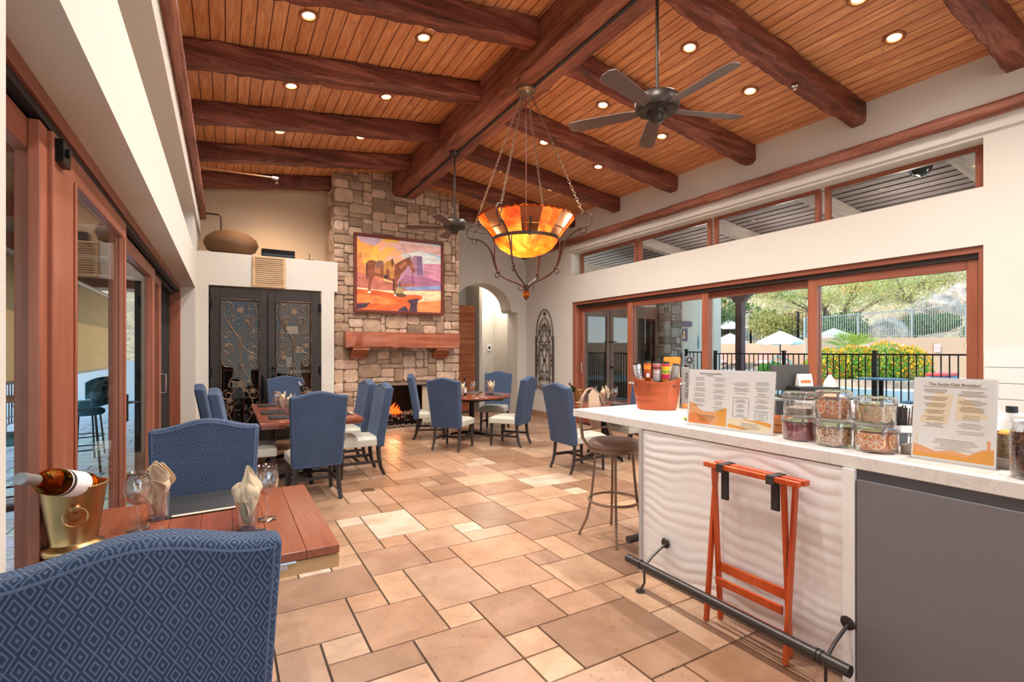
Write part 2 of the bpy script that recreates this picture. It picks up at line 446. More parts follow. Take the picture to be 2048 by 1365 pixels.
def m_amber():
    t = NT('amber_art_glass'); n = t.noise(t.coords(), 5, 5, .6, .6); n2 = t.noise(t.coords(), 60, 3)
    c = t.ramp(n, [(.3, hx('8e2606')), (.5, hx('c84c10')), (.7, hx('e88830'))])
    tl = t.add('BsdfTranslucent', i_0=c); gl = t.add('BsdfGlossy', i_Roughness=.12); t.link(t.bump(n2, .5, .004), gl.inputs['Normal'])
    df = t.add('BsdfDiffuse', i_0=c)
    m1 = t.add('MixShader'); m1.inputs[0].default_value = .25; t.link(tl.outputs[0], m1.inputs[1]); t.link(df.outputs[0], m1.inputs[2])
    m2 = t.add('MixShader'); m2.inputs[0].default_value = .1; t.link(m1.outputs[0], m2.inputs[1]); t.link(gl.outputs[0], m2.inputs[2])
    t.link(m2.outputs[0], t.out.inputs[0]); return t.m
AMBER = m_amber()
def m_fire():
    t = NT('flame'); tc = t.add('TexCoord'); sp = t.add('SeparateXYZ', i_0=tc.outputs['Object'])
    n = t.noise(t.coords((1, 1, .5)), 18, 4)
    f = t.math('ADD', t.math('MULTIPLY', sp.outputs[2], 2.6), t.math('MULTIPLY', n, .5))
    c = t.ramp(f, [(.25, hx('ffd25a')), (.5, hx('ff7a1a')), (.9, hx('d62c08'))])
    e = t.add('Emission', i_0=c); e.inputs[1].default_value = 5
    t.link(e.outputs[0], t.out.inputs[0]); return t.m
FIRE = m_fire()
def m_shade():
    t = NT('tan_screen_mesh'); tr = t.add('BsdfTransparent'); df = t.add('BsdfDiffuse'); df.inputs[0].default_value = c4(hx('c2a47c')); tl = t.add('BsdfTranslucent'); tl.inputs[0].default_value = c4(hx('d8b888'))
    m0 = t.add('MixShader'); m0.inputs[0].default_value = .5; t.link(df.outputs[0], m0.inputs[1]); t.link(tl.outputs[0], m0.inputs[2])
    m1 = t.add('MixShader'); m1.inputs[0].default_value = .82; t.link(tr.outputs[0], m1.inputs[1]); t.link(m0.outputs[0], m1.inputs[2])
    t.link(m1.outputs[0], t.out.inputs[0]); return t.m
SHADEM = m_shade()
def m_leaf(name, a, b, c=None):
    t = NT(name); n = t.noise(t.world(), 3, 4); n2 = t.noise(t.world(), 25, 2)
    col = t.mix(n2, t.mix(n, hx(a), hx(b)), hx(c or b)); bs = t.bsdf(col, .7)
    tl = t.add('BsdfTranslucent', i_0=col); mx = t.add('MixShader'); mx.inputs[0].default_value = .3
    t.link(bs.outputs[0], mx.inputs[1]); t.link(tl.outputs[0], mx.inputs[2]); t.link(mx.outputs[0], t.out.inputs[0]); return t.m
LEAF_PV = m_leaf('palo_verde_leaf', '8a9a48', 'b8b86a', 'c0b870')
LEAF_DK = m_leaf('dark_shrub_leaf', '3d5a2e', '6a7f48')
LEAF_HG = m_leaf('hedge_leaf', '66724a', '9aa06e', 'a39a74')
LEAF_OR = m_leaf('olive_leaf', '8a8f4a', 'b5a860')
LEAF_BR = m_leaf('dry_brush_leaf', 'b08a5a', 'cfae7c')
LEAF_GR = m_leaf('bright_leaf', '4a8a2a', '86b840')
LEAF_PALM = m_leaf('palm_leaf', '5f8a2c', 'b0b848')
FLOWER = flat('marigold_petals', 'f0a818', .6)
FLOWER_R = flat('red_petals', 'c8382a', .6)
BARK = m_wood('grey_bark', hx('5f4f40'), hx('84705a'), hx('a08c74'), 'z', .8, .6, .4)
def m_hill():
    t = NT('dry_hillside'); v = t.world(); n = t.noise(v, .35, 6, .7, .5); n2 = t.noise(v, 2.2, 5, .7)
    f = t.math('ADD', t.math('MULTIPLY', n, .55), t.math('MULTIPLY', n2, .45))
    t.bsdf(t.ramp(f, [(.36, hx('7d7368')), (.46, hx('b39674')), (.55, hx('d6b68c')), (.66, hx('e2caa4'))]), .9, normal=t.bump(n2, 1., .3)); return t.m
HILL = m_hill()
def m_rock():
    t = NT('granite_boulder'); v = t.world(); n = t.noise(v, 1.5, 6, .7)
    t.bsdf(t.ramp(n, [(.35, hx('7a6a60')), (.5, hx('b09a88')), (.68, hx('cdb8a4'))]), .85, normal=t.bump(n, .8, .1)); return t.m
ROCK = m_rock()
ASPHALT = m_plaster('pale_asphalt', hx('9a9a98'), .5)
DECK = m_plaster('pool_deck_concrete', hx('cbbba6'), .3)
def m_water():
    t = NT('pool_water'); n = t.noise(t.world(), 2.5, 3)
    t.bsdf(hx('3fb6c4'), .05, normal=t.bump(n, .2, .05)); return t.m
WATER = m_water()
TEAL = flat('teal_cushion', '1f6f80', .7)
TEALB = flat('sky_blue_cushion', '3e86ac', .55)
SALMON = flat('salmon_cushion', 'd38a76', .75)
UMBW = flat('white_canvas', 'eeeae0', .8)
# ------------------------------------------------------------------ room shell  (x: across, y: towards the fireplace, z: up)
XL, XR, YB = -.40, 6.37, 10.35
YN = -4.6
def ceil_z(x): return 4.50+.135*(x+.4) if x < 3 else 4.36+.135*(6.37-x)

# floor: travertine in a random-ashlar module
U = .2135
def gx(i): return i*U
def gy(j): return 2.095+U*(j-10)
hand = [(6,11,2,2),(4,10,2,2),(5,12,1,1),(3,12,2,2),(5,13,2,3),(4,14,1,2),(3,14,1,1),(7,13,2,2),(8,12,1,1),(8,11,2,1),(6,10,1,1),(7,9,3,2),(7,15,3,2),(9,14,1,1),(9,12,2,2),(10,14,1,2),(6,16,1,1),(4,16,2,2),(6,17,2,2),(8,18,1,1),(8,17,2,1),(10,16,2,2),(5,19,2,3),(5,18,1,1),(2,12,1,1),(2,11,2,1),(1,13,2,2)]
occ = {}
tiles = []
for t_ in hand:
    for a in range(t_[2]):
        for b in range(t_[3]): occ[(t_[0]+a, t_[1]+b)] = 1
    tiles.append(t_)
rt = random.Random(12)
for j in range(-23, 57):
    for i in range(-3, 32):
        if (i, j) in occ: continue
        ch = [(3,2),(2,3),(2,2),(2,2),(2,1),(1,2),(1,1),(3,2)]; rt.shuffle(ch)
        for (w, h) in ch+[(1,1)]:
            if all((i+a, j+b) not in occ for a in range(w) for b in range(h)): break
        for a in range(w):
            for b in range(h): occ[(i+a, j+b)] = 1
        tiles.append((i, j, w, h))
fl = MB(); tcols = [hx(c) for c in ('ac8a70','a07e64','b8987c','98765c','b4957c','92725c','a8886e','b69072','a4846e')]
for (i, j, w, h) in tiles:
    x0, x1, y0, y1 = max(gx(i), -.66), min(gx(i+w), 6.62), gy(j), min(gy(j+h), 12.1)
    if x1-x0 < .03 or y1-y0 < .03: continue
    c = rt.choice(tcols); k = rt.uniform(.88, 1.1); 
    if rt.random() < .05: c = hx('c6b29e')
    fl.t = tuple(min(1, q*k) for q in c)
    g = .0022; b = .004
    vs = [(x0+g,y0+g,-.012),(x1-g,y0+g,-.012),(x1-g,y1-g,-.012),(x0+g,y1-g,-.012)]
    vt = [(x0+g+b,y0+g+b,0),(x1-g-b,y0+g+b,0),(x1-g-b,y1-g-b,0),(x0+g+b,y1-g-b,0)]
    fl.add(vs+vt, [(4,5,6,7),(0,1,5,4),(1,2,6,5),(2,3,7,6),(3,0,4,7)], 0)
fl.t = (1,1,1); fl.box(-.66, 6.62, YN-.3, 12.1, -.1, -.007, 1)
struct(fl.build('floor', [TRAV, GROUT], tint=True), 'travertine floor of mixed rectangular tiles with dark joints')

def wall(name, boxes, mat=None, label=None):
    m = MB()
    for b in boxes: m.box(*b)
    o = m.build(name, mat or PLASTER); struct(o, label); return o
TOP = 5.1
wall('wall_right', [(XR, 6.70, YN, 1.885, 0, 3.64), (XR, 6.70, 8.50, YB+.6, 0, 3.64), (XR, 6.70, 1.885, 8.50, 2.555, 3.12),
                    (XR-.03, 6.70, YN, YB, 3.64, 4.5), (XR, 6.70, 1.885, 8.5, 3.60, 3.64)], label='long plaster wall with glazed sliding doors and clerestory')
wall('wall_left', [(-.72, XL, YN, 1.438, 0, 3.02), (-.72, XL, 9.0, 9.45, 0, 3.02), (-.72, XL, 1.438, 9.0, 2.50, 3.02), (-.72, XL, YN, 0.4, 3.02, 3.53), (-.72, XL, 8.5, 10.4, 3.02, 3.53),
                   (-.72, XL+.033, YN, 10.4, 3.53, 4.75), (-.72, XL, 9.45, 11.2, 0, 3.02)], label='plaster wall above the left sliding doors')
wall('wall_back', [(-.46, -.232, 9.3, 9.42, 0, 2.585), (1.475, 1.69, 9.3, 9.42, 0, 2.585), (-.46, 1.75, 9.3, 9.42, 2.585, 3.0),
                   (-.46, 1.75, 9.3, 10.25, 3.0, 3.12)], label='white partition around the iron cellar doors with a ledge on top')
wall('wall_alcove', [(-.46, 1.9, 10.2, 10.35, 3.10, TOP)], PLASTER_TAN, 'tan wall behind the ledge')
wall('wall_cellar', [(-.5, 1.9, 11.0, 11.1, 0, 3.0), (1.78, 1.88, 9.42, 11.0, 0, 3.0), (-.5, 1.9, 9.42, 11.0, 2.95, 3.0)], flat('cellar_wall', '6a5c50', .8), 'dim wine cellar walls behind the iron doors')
# right part of the back wall with an arched opening
ab = MB()
arch = [(4.42, 0), (4.42, 2.46)] + [(5.2-.74*math.cos(math.radians(a)), 2.52+.58*math.sin(math.radians(a))) for a in range(0, 181, 10)] + [(6.0, 2.46), (6.13, 2.46), (6.13, 0)]
n = len(arch)
outer = [(4.0, 0), (4.0, TOP), (6.45, TOP), (6.45, 0)]
poly = [(4.0, 0), (4.0, TOP), (6.45, TOP), (6.45, 0)] + arch[::-1]
ab.prism(poly, YB, YB+.5, 'y')
struct(ab.build('wall_arch', PLASTER), 'plaster wall with a rounded archway beside the chimney')
wall('wall_hall', [(3.6, 6.6, 12.0, 12.1, 0, 3.6), (4.0, 4.1, YB+.5, 12, 0, 3.6), (6.35, 6.45, YB+.5, 12, 0, 3.6), (5.52, 5.6, 11.2, 12, 0, 3.6), (4.0, 6.45, YB+.5, 12, 3.5, 3.6)], label='hallway walls beyond the archway')
for nm, xa, xb in (('ceiling', -.5, 3.0), ('ceiling', 3.0, 6.7)):
    m = MB(); za, zb = ceil_z(xa) if xa < 3 else 4.36+.135*3.37, ceil_z(xb-.001)
    m.prism([(xa, za), (xb, zb), (xb, zb+.12), (xa, za+.12)], YN, YB+.6, 'y')
    struct(m.build(nm, CEILW), 'sloping pine plank ceiling, ' + ('left slope' if xa < 0 else 'right slope'))
m = MB(); m.box(-3.9, 8.4, YN-.6, YB+2, 5.2, 5.3); struct(m.build('roof', flat('roof_deck', '6a5a4c', .8)), 'roof over the dining room, left eave extended to block sun')  # left eave extended to keep sun out of the left clerestory

def hewn(name, p0, p1, w, h, mat, seed, chip=.018, parent=None, step=.11):
    """rough sawn beam: p0-p1 is the centre line; w across, h up"""
    r = random.Random(seed); p0 = Vector(p0); p1 = Vector(p1); d = p1-p0; L = d.length; d.normalize()
    sd = d.cross(Vector((0,0,1))).normalized(); up = sd.cross(d)
    N = max(3, int(L/step)); m = MB(); vs = []
    ch = [r.uniform(.3, 1)*chip for _ in range(4)]
    for i in range(N+1):
        c = p0+d*(L*i/N); ring = []
        for k, (a, b) in enumerate(((-1,-1),(1,-1),(1,1),(-1,1))):
            ch[k] = min(chip*1.4, max(chip*.15, ch[k]+r.uniform(-.7, .7)*chip))
            q = ch[k]; X = a*w/2; Z = b*h/2
            p1_ = (X-a*q, Z) if (k % 2 == 1) else (X, Z-b*q)
            p2_ = (X, Z-b*q) if (k % 2 == 1) else (X-a*q, Z)
            ring += [p1_, p2_]
        for (a, b) in ring:
            j = r.uniform(-.3, .3)*chip*.6
            vs.append(c+sd*(a+j)+up*(b+j*.6))
    fs = []
    for i in range(N):
        for k in range(8): fs.append((i*8+k, i*8+(k+1) % 8, (i+1)*8+(k+1) % 8, (i+1)*8+k))
    fs.append(tuple(range(8))[::-1]); fs.append(tuple(N*8+k for k in range(8)))
    m.add([tuple(v) for v in vs], fs)
    o = m.build(name, mat, parent, smooth=True, angle=30, weld=True)
    return o
# ridge and rafters
rb = hewn('ridge_beam', (3.0, YN, 4.76), (3.0, 9.45, 4.76), .44, .52, BEAM_Y, 1, .042, step=.08)
tag(rb, 'massive hewn ridge beam running down the middle of the ceiling to the chimney', 'ceiling beam')
m = MB(); m.box(2.985, 3.02, YN, 9.35, 4.485, 4.502)
g_ = m.build('conduit_strip', BLACKP, rb)
ry = [2.888+1.36*k for k in range(-5, 6)]
names_l = {1: 'left rafter at the very front of the ceiling', 2: 'left rafter second from the camera', 3: 'left rafter ahead of the first pair of downlights', 4: 'left rafter between the chandelier and the alcove', 5: 'last full left rafter before the chimney', 6: 'left rafter against the tan alcove wall'}
spots_desc = {-3: 'well behind the camera', -2: 'behind the camera', -1: 'just behind the camera', 0: 'overhead at the camera'}
L_ORD = {-5:'behind', -4:'behind', -3:'behind', -2:'behind', -1:'over the near doors', 0:'first in view, cut by the top of the photo', 1:'crossing the top, beside the two nearest downlights', 2:'second long one from the top, dark and chipped', 3:'third from the top', 4:'fourth from the top, above the sprinkler pipe', 5:'farthest, resting against the chimney'}
R_ORD = {-5:'behind', -4:'behind', -3:'behind', -2:'behind', -1:'nearest the camera, cut by the right edge', 0:'second from the right, with the chrome sprinkler head', 1:'third from the right, behind the near fan', 2:'fourth from the right, ahead of the chandelier', 3:'fifth from the right, behind the chandelier chains', 4:'sixth from the right, ending above the clerestory', 5:'farthest, beside the chimney'}
for k, y in enumerate(ry):
    kk = k-5
    if y > YB-.3: continue
    zc = lambda x: ceil_z(x)-.115
    if kk >= -3:
        xe = 2.8 if kk < 5 else 1.75
        zl = 4.50+.135*(xe+.4)-.115
        o = hewn('rafter', (-.38, y+.095, 4.50-.115), (xe, y+.095, zl), .19, .25, BEAM_X, 20+k, .034, step=.07)
        tag(o, ('hewn rafter on the left slope, ' + L_ORD[kk]) if kk > -2 else 'hewn rafter on the left slope behind the camera', 'ceiling beam', 'left slope rafters')
        if kk < 5:
            o = hewn('rafter', (6.37, y+.095, 4.36-.115), (3.2, y+.095, ceil_z(3.2)-.115), .19, .25, BEAM_X, 50+k, .034, step=.07)
        else:
            o = hewn('rafter', (6.37, y+.095, 4.36-.115), (4.1, y+.095, ceil_z(4.1)-.115), .19, .25, BEAM_X, 50+k, .034, step=.07)
        tag(o, ('hewn rafter on the right slope, ' + R_ORD[kk]) if kk > -2 else 'hewn rafter on the right slope behind the camera', 'ceiling beam', 'right slope rafters')
o = hewn('wall_beam', (6.30, YN, 3.82), (6.30, YB, 3.82), .10, .125, BEAM_Y, 91, .024, step=.12)
tag(o, 'long hewn timber ledger fixed along the right wall above the clerestory', 'ceiling beam')
o = hewn('wall_beam', (-.322, YN, 3.82), (-.322, 9.95, 3.82), .09, .125, BEAM_Y, 92, .02, step=.12)
tag(o, 'long hewn timber ledger fixed along the left wall above the doors', 'ceiling beam')

# downlights
def slope_rot(x): return (0, -math.atan(.135), 0) if x < 3 else (0, math.atan(.135), 0)
dl_mat = flat('lamp_glow', 'ffe2b0', .5, 0, 'ffd9a0', 9)
trim_m = flat('copper_trim_ring', '9a6040', .4, .5)
dls = [(.67, 4.94), (1.79, 4.94), (.67, 6.35), (1.79, 6.33), (.67, 7.75), (1.79, 7.72), (.67, 3.5), (1.79, 3.5), (4.15, 3.52), (4.16, 4.89), (4.14, 6.21), (4.15, 7.53), (5.22, 3.57), (5.25, 4.93), (5.23, 6.26), (5.2, 7.57), (5.46, 2.25), (4.75, 2.22), (4.15, .9), (5.3, .9), (.67, 1.9), (1.79, 1.9), (4.15, -1), (1.79, -1), (.67, 9.0)]  # those near and behind the camera are unseen, added for frontal light
dl0 = None
side_w = lambda x: 'outer left row' if x < 1 else 'inner left row' if x < 3 else 'inner right row' if x < 4.9 else 'outer right row'
for q, (x, y) in enumerate(dls):
    z = ceil_z(x)
    lab = 'recessed downlight in the %s, %s' % (side_w(x), 'added fill behind or above the camera' if y < 1.95 else 'nearest the camera' if y < 3 else 'level with the near fan' if y < 4 else 'level with the chandelier' if y < 5.5 else 'level with the far fan' if y < 7 else 'close to the chimney')
    if dl0 is None:
        t = thing('downlight', lab, 'light', (x, y, z), 0, 'recessed ceiling downlights')
        m = MB(); m.lathe([(.062, .004), (.062, -.012), (.085, -.016), (.092, -.006), (.09, .004)], 28); m.build('trim_ring', trim_m, t, True)
        m = MB(); m.lathe([(.0001, -.004), (.05, -.004), (.055, -.002)], 20); m.lathe([(.022, -.016), (.03, -.006)], 14); m.build('bulb', dl_mat, t, True)
        t.rotation_euler = slope_rot(x); dl0 = t
    else: t = dup(dl0, (x, y, z), label=lab, rot=slope_rot(x))
    ld = bpy.data.lights.new('downlight_lamp', 'SPOT'); ld.energy = DL_POWER*(.22 if x > 5 or (x > 4.5 and y < 2.5) else .45 if x < 1 else 1.0)*(1.8 if y < 2 and 1 < x < 4.5 else 1); ld.color = (1, .94, .87); ld.spot_size = math.radians(150); ld.spot_blend = .9; ld.shadow_soft_size = .05
    lo = bpy.data.objects.new('downlight_lamp', ld); COL.objects.link(lo); lo.location = (x, y, z-.05)

# baseboards
for nm, b in (('baseboard_right', (6.345, 6.375, 8.5, YB, 0, .13)), ('baseboard_right', (6.345, 6.375, YN, 1.885, 0, .13)), ('baseboard_back', (6.13, 6.37, YB-.025, YB, 0, .13)), ('baseboard_left', (XL, XL+.02, YN, 1.31, 0, .13))):
    m = MB(); m.t = hx('a8886c'); m.box(*b); struct(m.build(nm, TRAV, tint=True), 'travertine skirting along the ' + nm.split('_')[1] + ' wall')

# ------------------------------------------------------------------ chimney
def ashlar(mb, W, H, mapf, seed, cell=.085, cols=None, hole=None, depth=(.015, .038), back=True, bigness=1.0):
    r = random.Random(seed); nx = max(1, int(round(W/cell))); nz = max(1, int(round(H/cell))); cx = W/nx; cz = H/nz; oc = set()
    for j in range(nz):
        for i in range(nx):
            if (i, j) in oc: continue
            ch = [(r.choice((2,3,3,4,5)), r.choice((1,2,2,3))) for _ in range(5)]+[(2,1),(1,2),(1,1)]
            for (w, h) in ch:
                if i+w <= nx and j+h <= nz and all((i+a, j+b) not in oc for a in range(w) for b in range(h)):
                    if hole is None or not (hole[0] < (i+w)*cx-.01 and i*cx+.01 < hole[1] and hole[2] < (j+h)*cz-.01 and j*cz+.01 < hole[3]): break
            for a in range(w):
                for b in range(h): oc.add((i+a, j+b))
            if hole and hole[0] < (i+w)*cx-.01 and i*cx+.01 < hole[1] and hole[2] < (j+h)*cz-.01 and j*cz+.01 < hole[3]: continue
            g = .006; x0, x1, z0, z1 = i*cx+g, (i+w)*cx-g, j*cz+g, (j+h)*cz-g
            dp = r.uniform(*depth); c = r.choice(cols); k = r.uniform(.82, 1.15); mb.t = tuple(min(1, q*k) for q in c)
            # rounded irregular outline: 8 points
            q = .18*min(x1-x0, z1-z0); J = lambda: r.uniform(-.008, .008)
            o = [(x0+q, z0), (x1-q, z0), (x1, z0+q), (x1, z1-q), (x1-q, z1), (x0+q, z1), (x0, z1-q), (x0, z0+q)]
            o = [(a+J(), b+J()) for a, b in o]; mx, mz = (x0+x1)/2, (z0+z1)/2
            ins = []
            for a, b in o:
                ll = math.hypot(a-mx, b-mz); ff = max(.3, 1-.016/ll); ins.append((mx+(a-mx)*ff, mz+(b-mz)*ff))
            vs = [mapf(a, b, 0) for a, b in o]+[mapf(a, b, dp*.75) for a, b in o]+[mapf(a, b, dp+r.uniform(-.004, .004)) for a, b in ins]+[mapf(mx+r.uniform(-.02, .02), mz, dp+.006)]
            fs = []
            for e in range(8):
                f = (e+1) % 8; fs += [(e, f, 8+f, 8+e), (8+e, 8+f, 16+f, 16+e), (16+e, 16+f, 24)]
            mb.add(vs, fs, 0)
STC = [hx(c) for c in ('b89a80','a88a70','c4a68c','ae907a','9c8068','c0a088','caae96')]
ch = MB()
CX0, CX1, CY = 1.71, 4.18, 9.40
fb = (2.42, 3.78, 0.0, .86)   # firebox opening x0,x1,z0,z1
ashlar(ch, CX1-CX0, 5.1, lambda a, b, d: (CX0+a, CY+.03-d, b), 5, cols=STC, hole=(fb[0]-CX0, fb[1]-CX0, fb[2], fb[3]))
ashlar(ch, YB-CY, 5.1, lambda a, b, d: (CX1-.03+d, CY+.03+a, b), 6, cols=STC)
ashlar(ch, YB-CY, 5.1, lambda a, b, d: (CX0+.03-d, YB+.03-a, b), 8, cols=STC)
for b in ((CX0+.02, fb[0], CY+.03, YB, 0, 5.1), (fb[1], CX1-.02, CY+.03, YB, 0, 5.1), (fb[0], fb[1], CY+.03, YB, fb[3], 5.1), (fb[0], fb[1], CY+.75, YB, 0, fb[3])): ch.box(*b, 1)
chim = ch.build('chimney_breast', [STONE, MORTAR], tint=True)
tag(chim, 'tall fieldstone chimney breast with the fireplace, rising to the ridge', 'chimney')
m = MB()
for b in ((fb[0], fb[0]+.02, CY+.04, CY+.75, .03, fb[3]), (fb[1]-.02, fb[1], CY+.04, CY+.75, .03, fb[3]), (fb[0]+.02, fb[1]-.02, CY+.73, CY+.75, .03, fb[3]), (fb[0]+.02, fb[1]-.02, CY+.04, CY+.73, fb[3]-.02, fb[3])): m.box(*b)
m.build('firebox_lining', flat('soot', '0c0a09', .9), chim)
m = MB(); m.t = hx('b5a392'); m.box(fb[0]-.1, fb[1]+.1, CY-.02, CY+.75, 0.001, .03); m.build('hearth_slab', TRAV, chim, tint=True)
m = MB(); m.box(3.42, 3.76, CY+.1, CY+.14, .03, .84); m.build('side_lining_panel', flat('light_refractory', 'b8aa94', .8), chim)
# grate, logs, flames
gr = thing('fire_grate', 'black iron fire grate standing in the stone fireplace', 'fire grate', (3.0, CY+.30, .03))
m = MB()
for i in range(14): m.box(-.42+i*.065, -.405+i*.065, -.16, -.145, .1, .27)
m.box(-.5, .5, -.165, -.14, .09, .115); m.box(-.5, .5, -.16, .2, .1, .115)
for x in (-.45, .45):
    for y in (-.14, .18): m.box(x, x+.02, y, y+.02, 0, .1)
m.build('bars', BLACK, gr)
m = MB(); r_ = random.Random(3)
for i in range(150): m.ball((r_.uniform(-.5, .5), r_.uniform(-.12, .2), r_.uniform(.11, .28)), r_.uniform(.02, .05), 6, 4, sc3=(1.3, 1, .8))
em = m.build('coals', flat('grey_coal', '6a5548', .9), None, loc=(3.0, CY+.30, .03)); tag(em, 'bed of grey ceramic coals and embers on the grate', 'coals', kind='stuff')
m = MB()
for i in range(220): m.ball((r_.uniform(-.6, .6), r_.uniform(-.27, -.18), r_.uniform(.01, .05)), r_.uniform(.01, .025), 5, 4)
em = m.build('lava_pebbles', flat('grey_ash_stone', '6d6058', .9), None, loc=(3.0, CY+.32, .03)); tag(em, 'scatter of grey lava pebbles below the grate', 'pebbles', kind='stuff')
m = MB()
for (x, y, hgt, wd) in ((-.26, .02, .07, .03), (-.2, .0, .10, .035), (-.13, .04, .13, .035), (-.06, .0, .17, .04), (0, .03, .24, .045), (.05, -.02, .2, .04), (-.02, -.05, .13, .04), (.10, -.04, .15, .035), (.16, 0, .08, .03)):
    n_ = 9; pr = [(max(.001, wd*math.sin(PI*min(1, (i/n_)**.7))*(1-.2*i/n_)), hgt*i/n_) for i in range(n_+1)]
    ph = r_.uniform(0, 6)
    vs0 = len(m.v); m.lathe(pr, 10, (x, y, .24), fn=lambda r, z, a: r*(1+.25*math.sin(3*a+ph+z*20)))
    for q in range(vs0, len(m.v)):
        v = m.v[q]; zz = v[2]-.24; m.v[q] = (v[0]+.05*math.sin(zz*16+ph)*zz/.2, v[1], v[2])
fo = m.build('flames', FIRE, None, True, loc=(2.86, CY+.26, .03), angle=180); tag(fo, 'orange and yellow flames burning over the coals', 'fire', kind='stuff')
ld = bpy.data.lights.new('fire_glow', 'POINT'); ld.energy = 5; ld.color = (1, .45, .15); ld.shadow_soft_size = .12
lo = bpy.data.objects.new('fire_glow', ld); COL.objects.link(lo); lo.location = (2.86, CY+.2, .42)
# mantel
mt = hewn('mantel_shelf', (1.86, 9.24, 1.727), (4.06, 9.24, 1.727), .24, .29, MANTEL, 77, .02, step=.06)
tag(mt, 'chunky orange-brown timber mantel beam on the stone chimney', 'mantel')
for i, x in enumerate((1.98, 3.58)):
    m = MB(); pr = [(9.40, 1.58), (9.14, 1.58), (9.14, 1.54)] + [(9.14+.22*math.sin(math.radians(a))*.9, 1.54-.16+.16*math.cos(math.radians(a))) for a in range(15, 91, 15)] + [(9.40, 1.38)]
    m.prism([(a, b) for a, b in pr], x, x+.30, 'x'); m.build('corbel', MANTEL, mt, bevel=.008)
# ------------------------------------------------------------------ right sliding glass doors
def frame_y(m, x0, x1, y0, y1, z0, z1, st, rl, mi_s=0, mi_r=1, bot=None):
    """rectangular frame in a plane of constant x"""
    bot = rl if bot is None else bot
    m.box(x0, x1, y0, y0+st, z0, z1, mi_s); m.box(x0, x1, y1-st, y1, z0, z1, mi_s)
    m.box(x0, x1, y0+st, y1-st, z1-rl, z1, mi_r); m.box(x0, x1, y0+st, y1-st, z0, z0+bot, mi_r)
t = thing('trim_1', 'mahogany head and jambs around the right sliding doors', 'trim', kind='structure')
m = MB(); m.box(6.40, 6.62, 1.885, 8.50, 2.49, 2.555, 1); m.box(6.40, 6.64, 8.40, 8.50, 0, 2.49, 0); m.box(6.40, 6.64, 1.885, 1.93, 0, 2.49, 0)
m.build('head_casing', [DOORW_Z, DOORW_Y], t, bevel=.004)
m = MB(); m.box(6.44, 6.62, 1.93, 8.40, 2.44, 2.49); m.box(6.44, 6.62, 1.93, 8.4, 0, .012); m.build('track', flat('dark_track', '3a322e', .5, .4), t)
ys = [1.93, 3.56, 5.20, 6.86, 8.36]
for i in range(4):
    y0, y1 = ys[i]-(.06 if i else 0), ys[i+1]+.06
    x0 = 6.47 + (.055 if i % 2 else 0)
    d = thing('door_%d' % (i+1), 'mahogany framed sliding glass panel, number %d from the bar end' % (i+1), 'door', kind='structure')
    m = MB(); frame_y(m, x0, x0+.05, y0, y1, .012, 2.44, .115, .10, bot=.14); m.build('door_frame', [DOORW_Z, DOORW_Y], d, bevel=.005)
    m = MB(); m.box(x0+.02, x0+.028, y0+.115, y1-.115, .15, 2.34); m.build('door_glass', PANE, d)
    if i == 3:
        m = MB(); m.tube([(x0-.001, 8.30, 1.28), (x0-.045, 8.30, 1.28), (x0-.045, 8.30, 1.06), (x0-.001, 8.30, 1.06)], .01, 8); m.build('door_handle', STEEL, d, True)
# clerestory windows, right
for i, (a, b) in enumerate(((1.95, 3.47), (3.53, 5.12), (5.18, 6.75), (6.80, 8.47))):
    w = thing('window_%d' % (i+1), 'long low clerestory window in the right wall, number %d from the bar end' % (i+1), 'window', kind='structure')
    m = MB(); frame_y(m, 6.58, 6.64, a, b, 3.12, 3.60, .06, .055); m.build('window_frame', [DOORW_Z, DOORW_Y], w, bevel=.004)
    m = MB(); m.box(6.607, 6.613, a+.06, b-.06, 3.175, 3.545); m.build('window_glass', PANE, w)
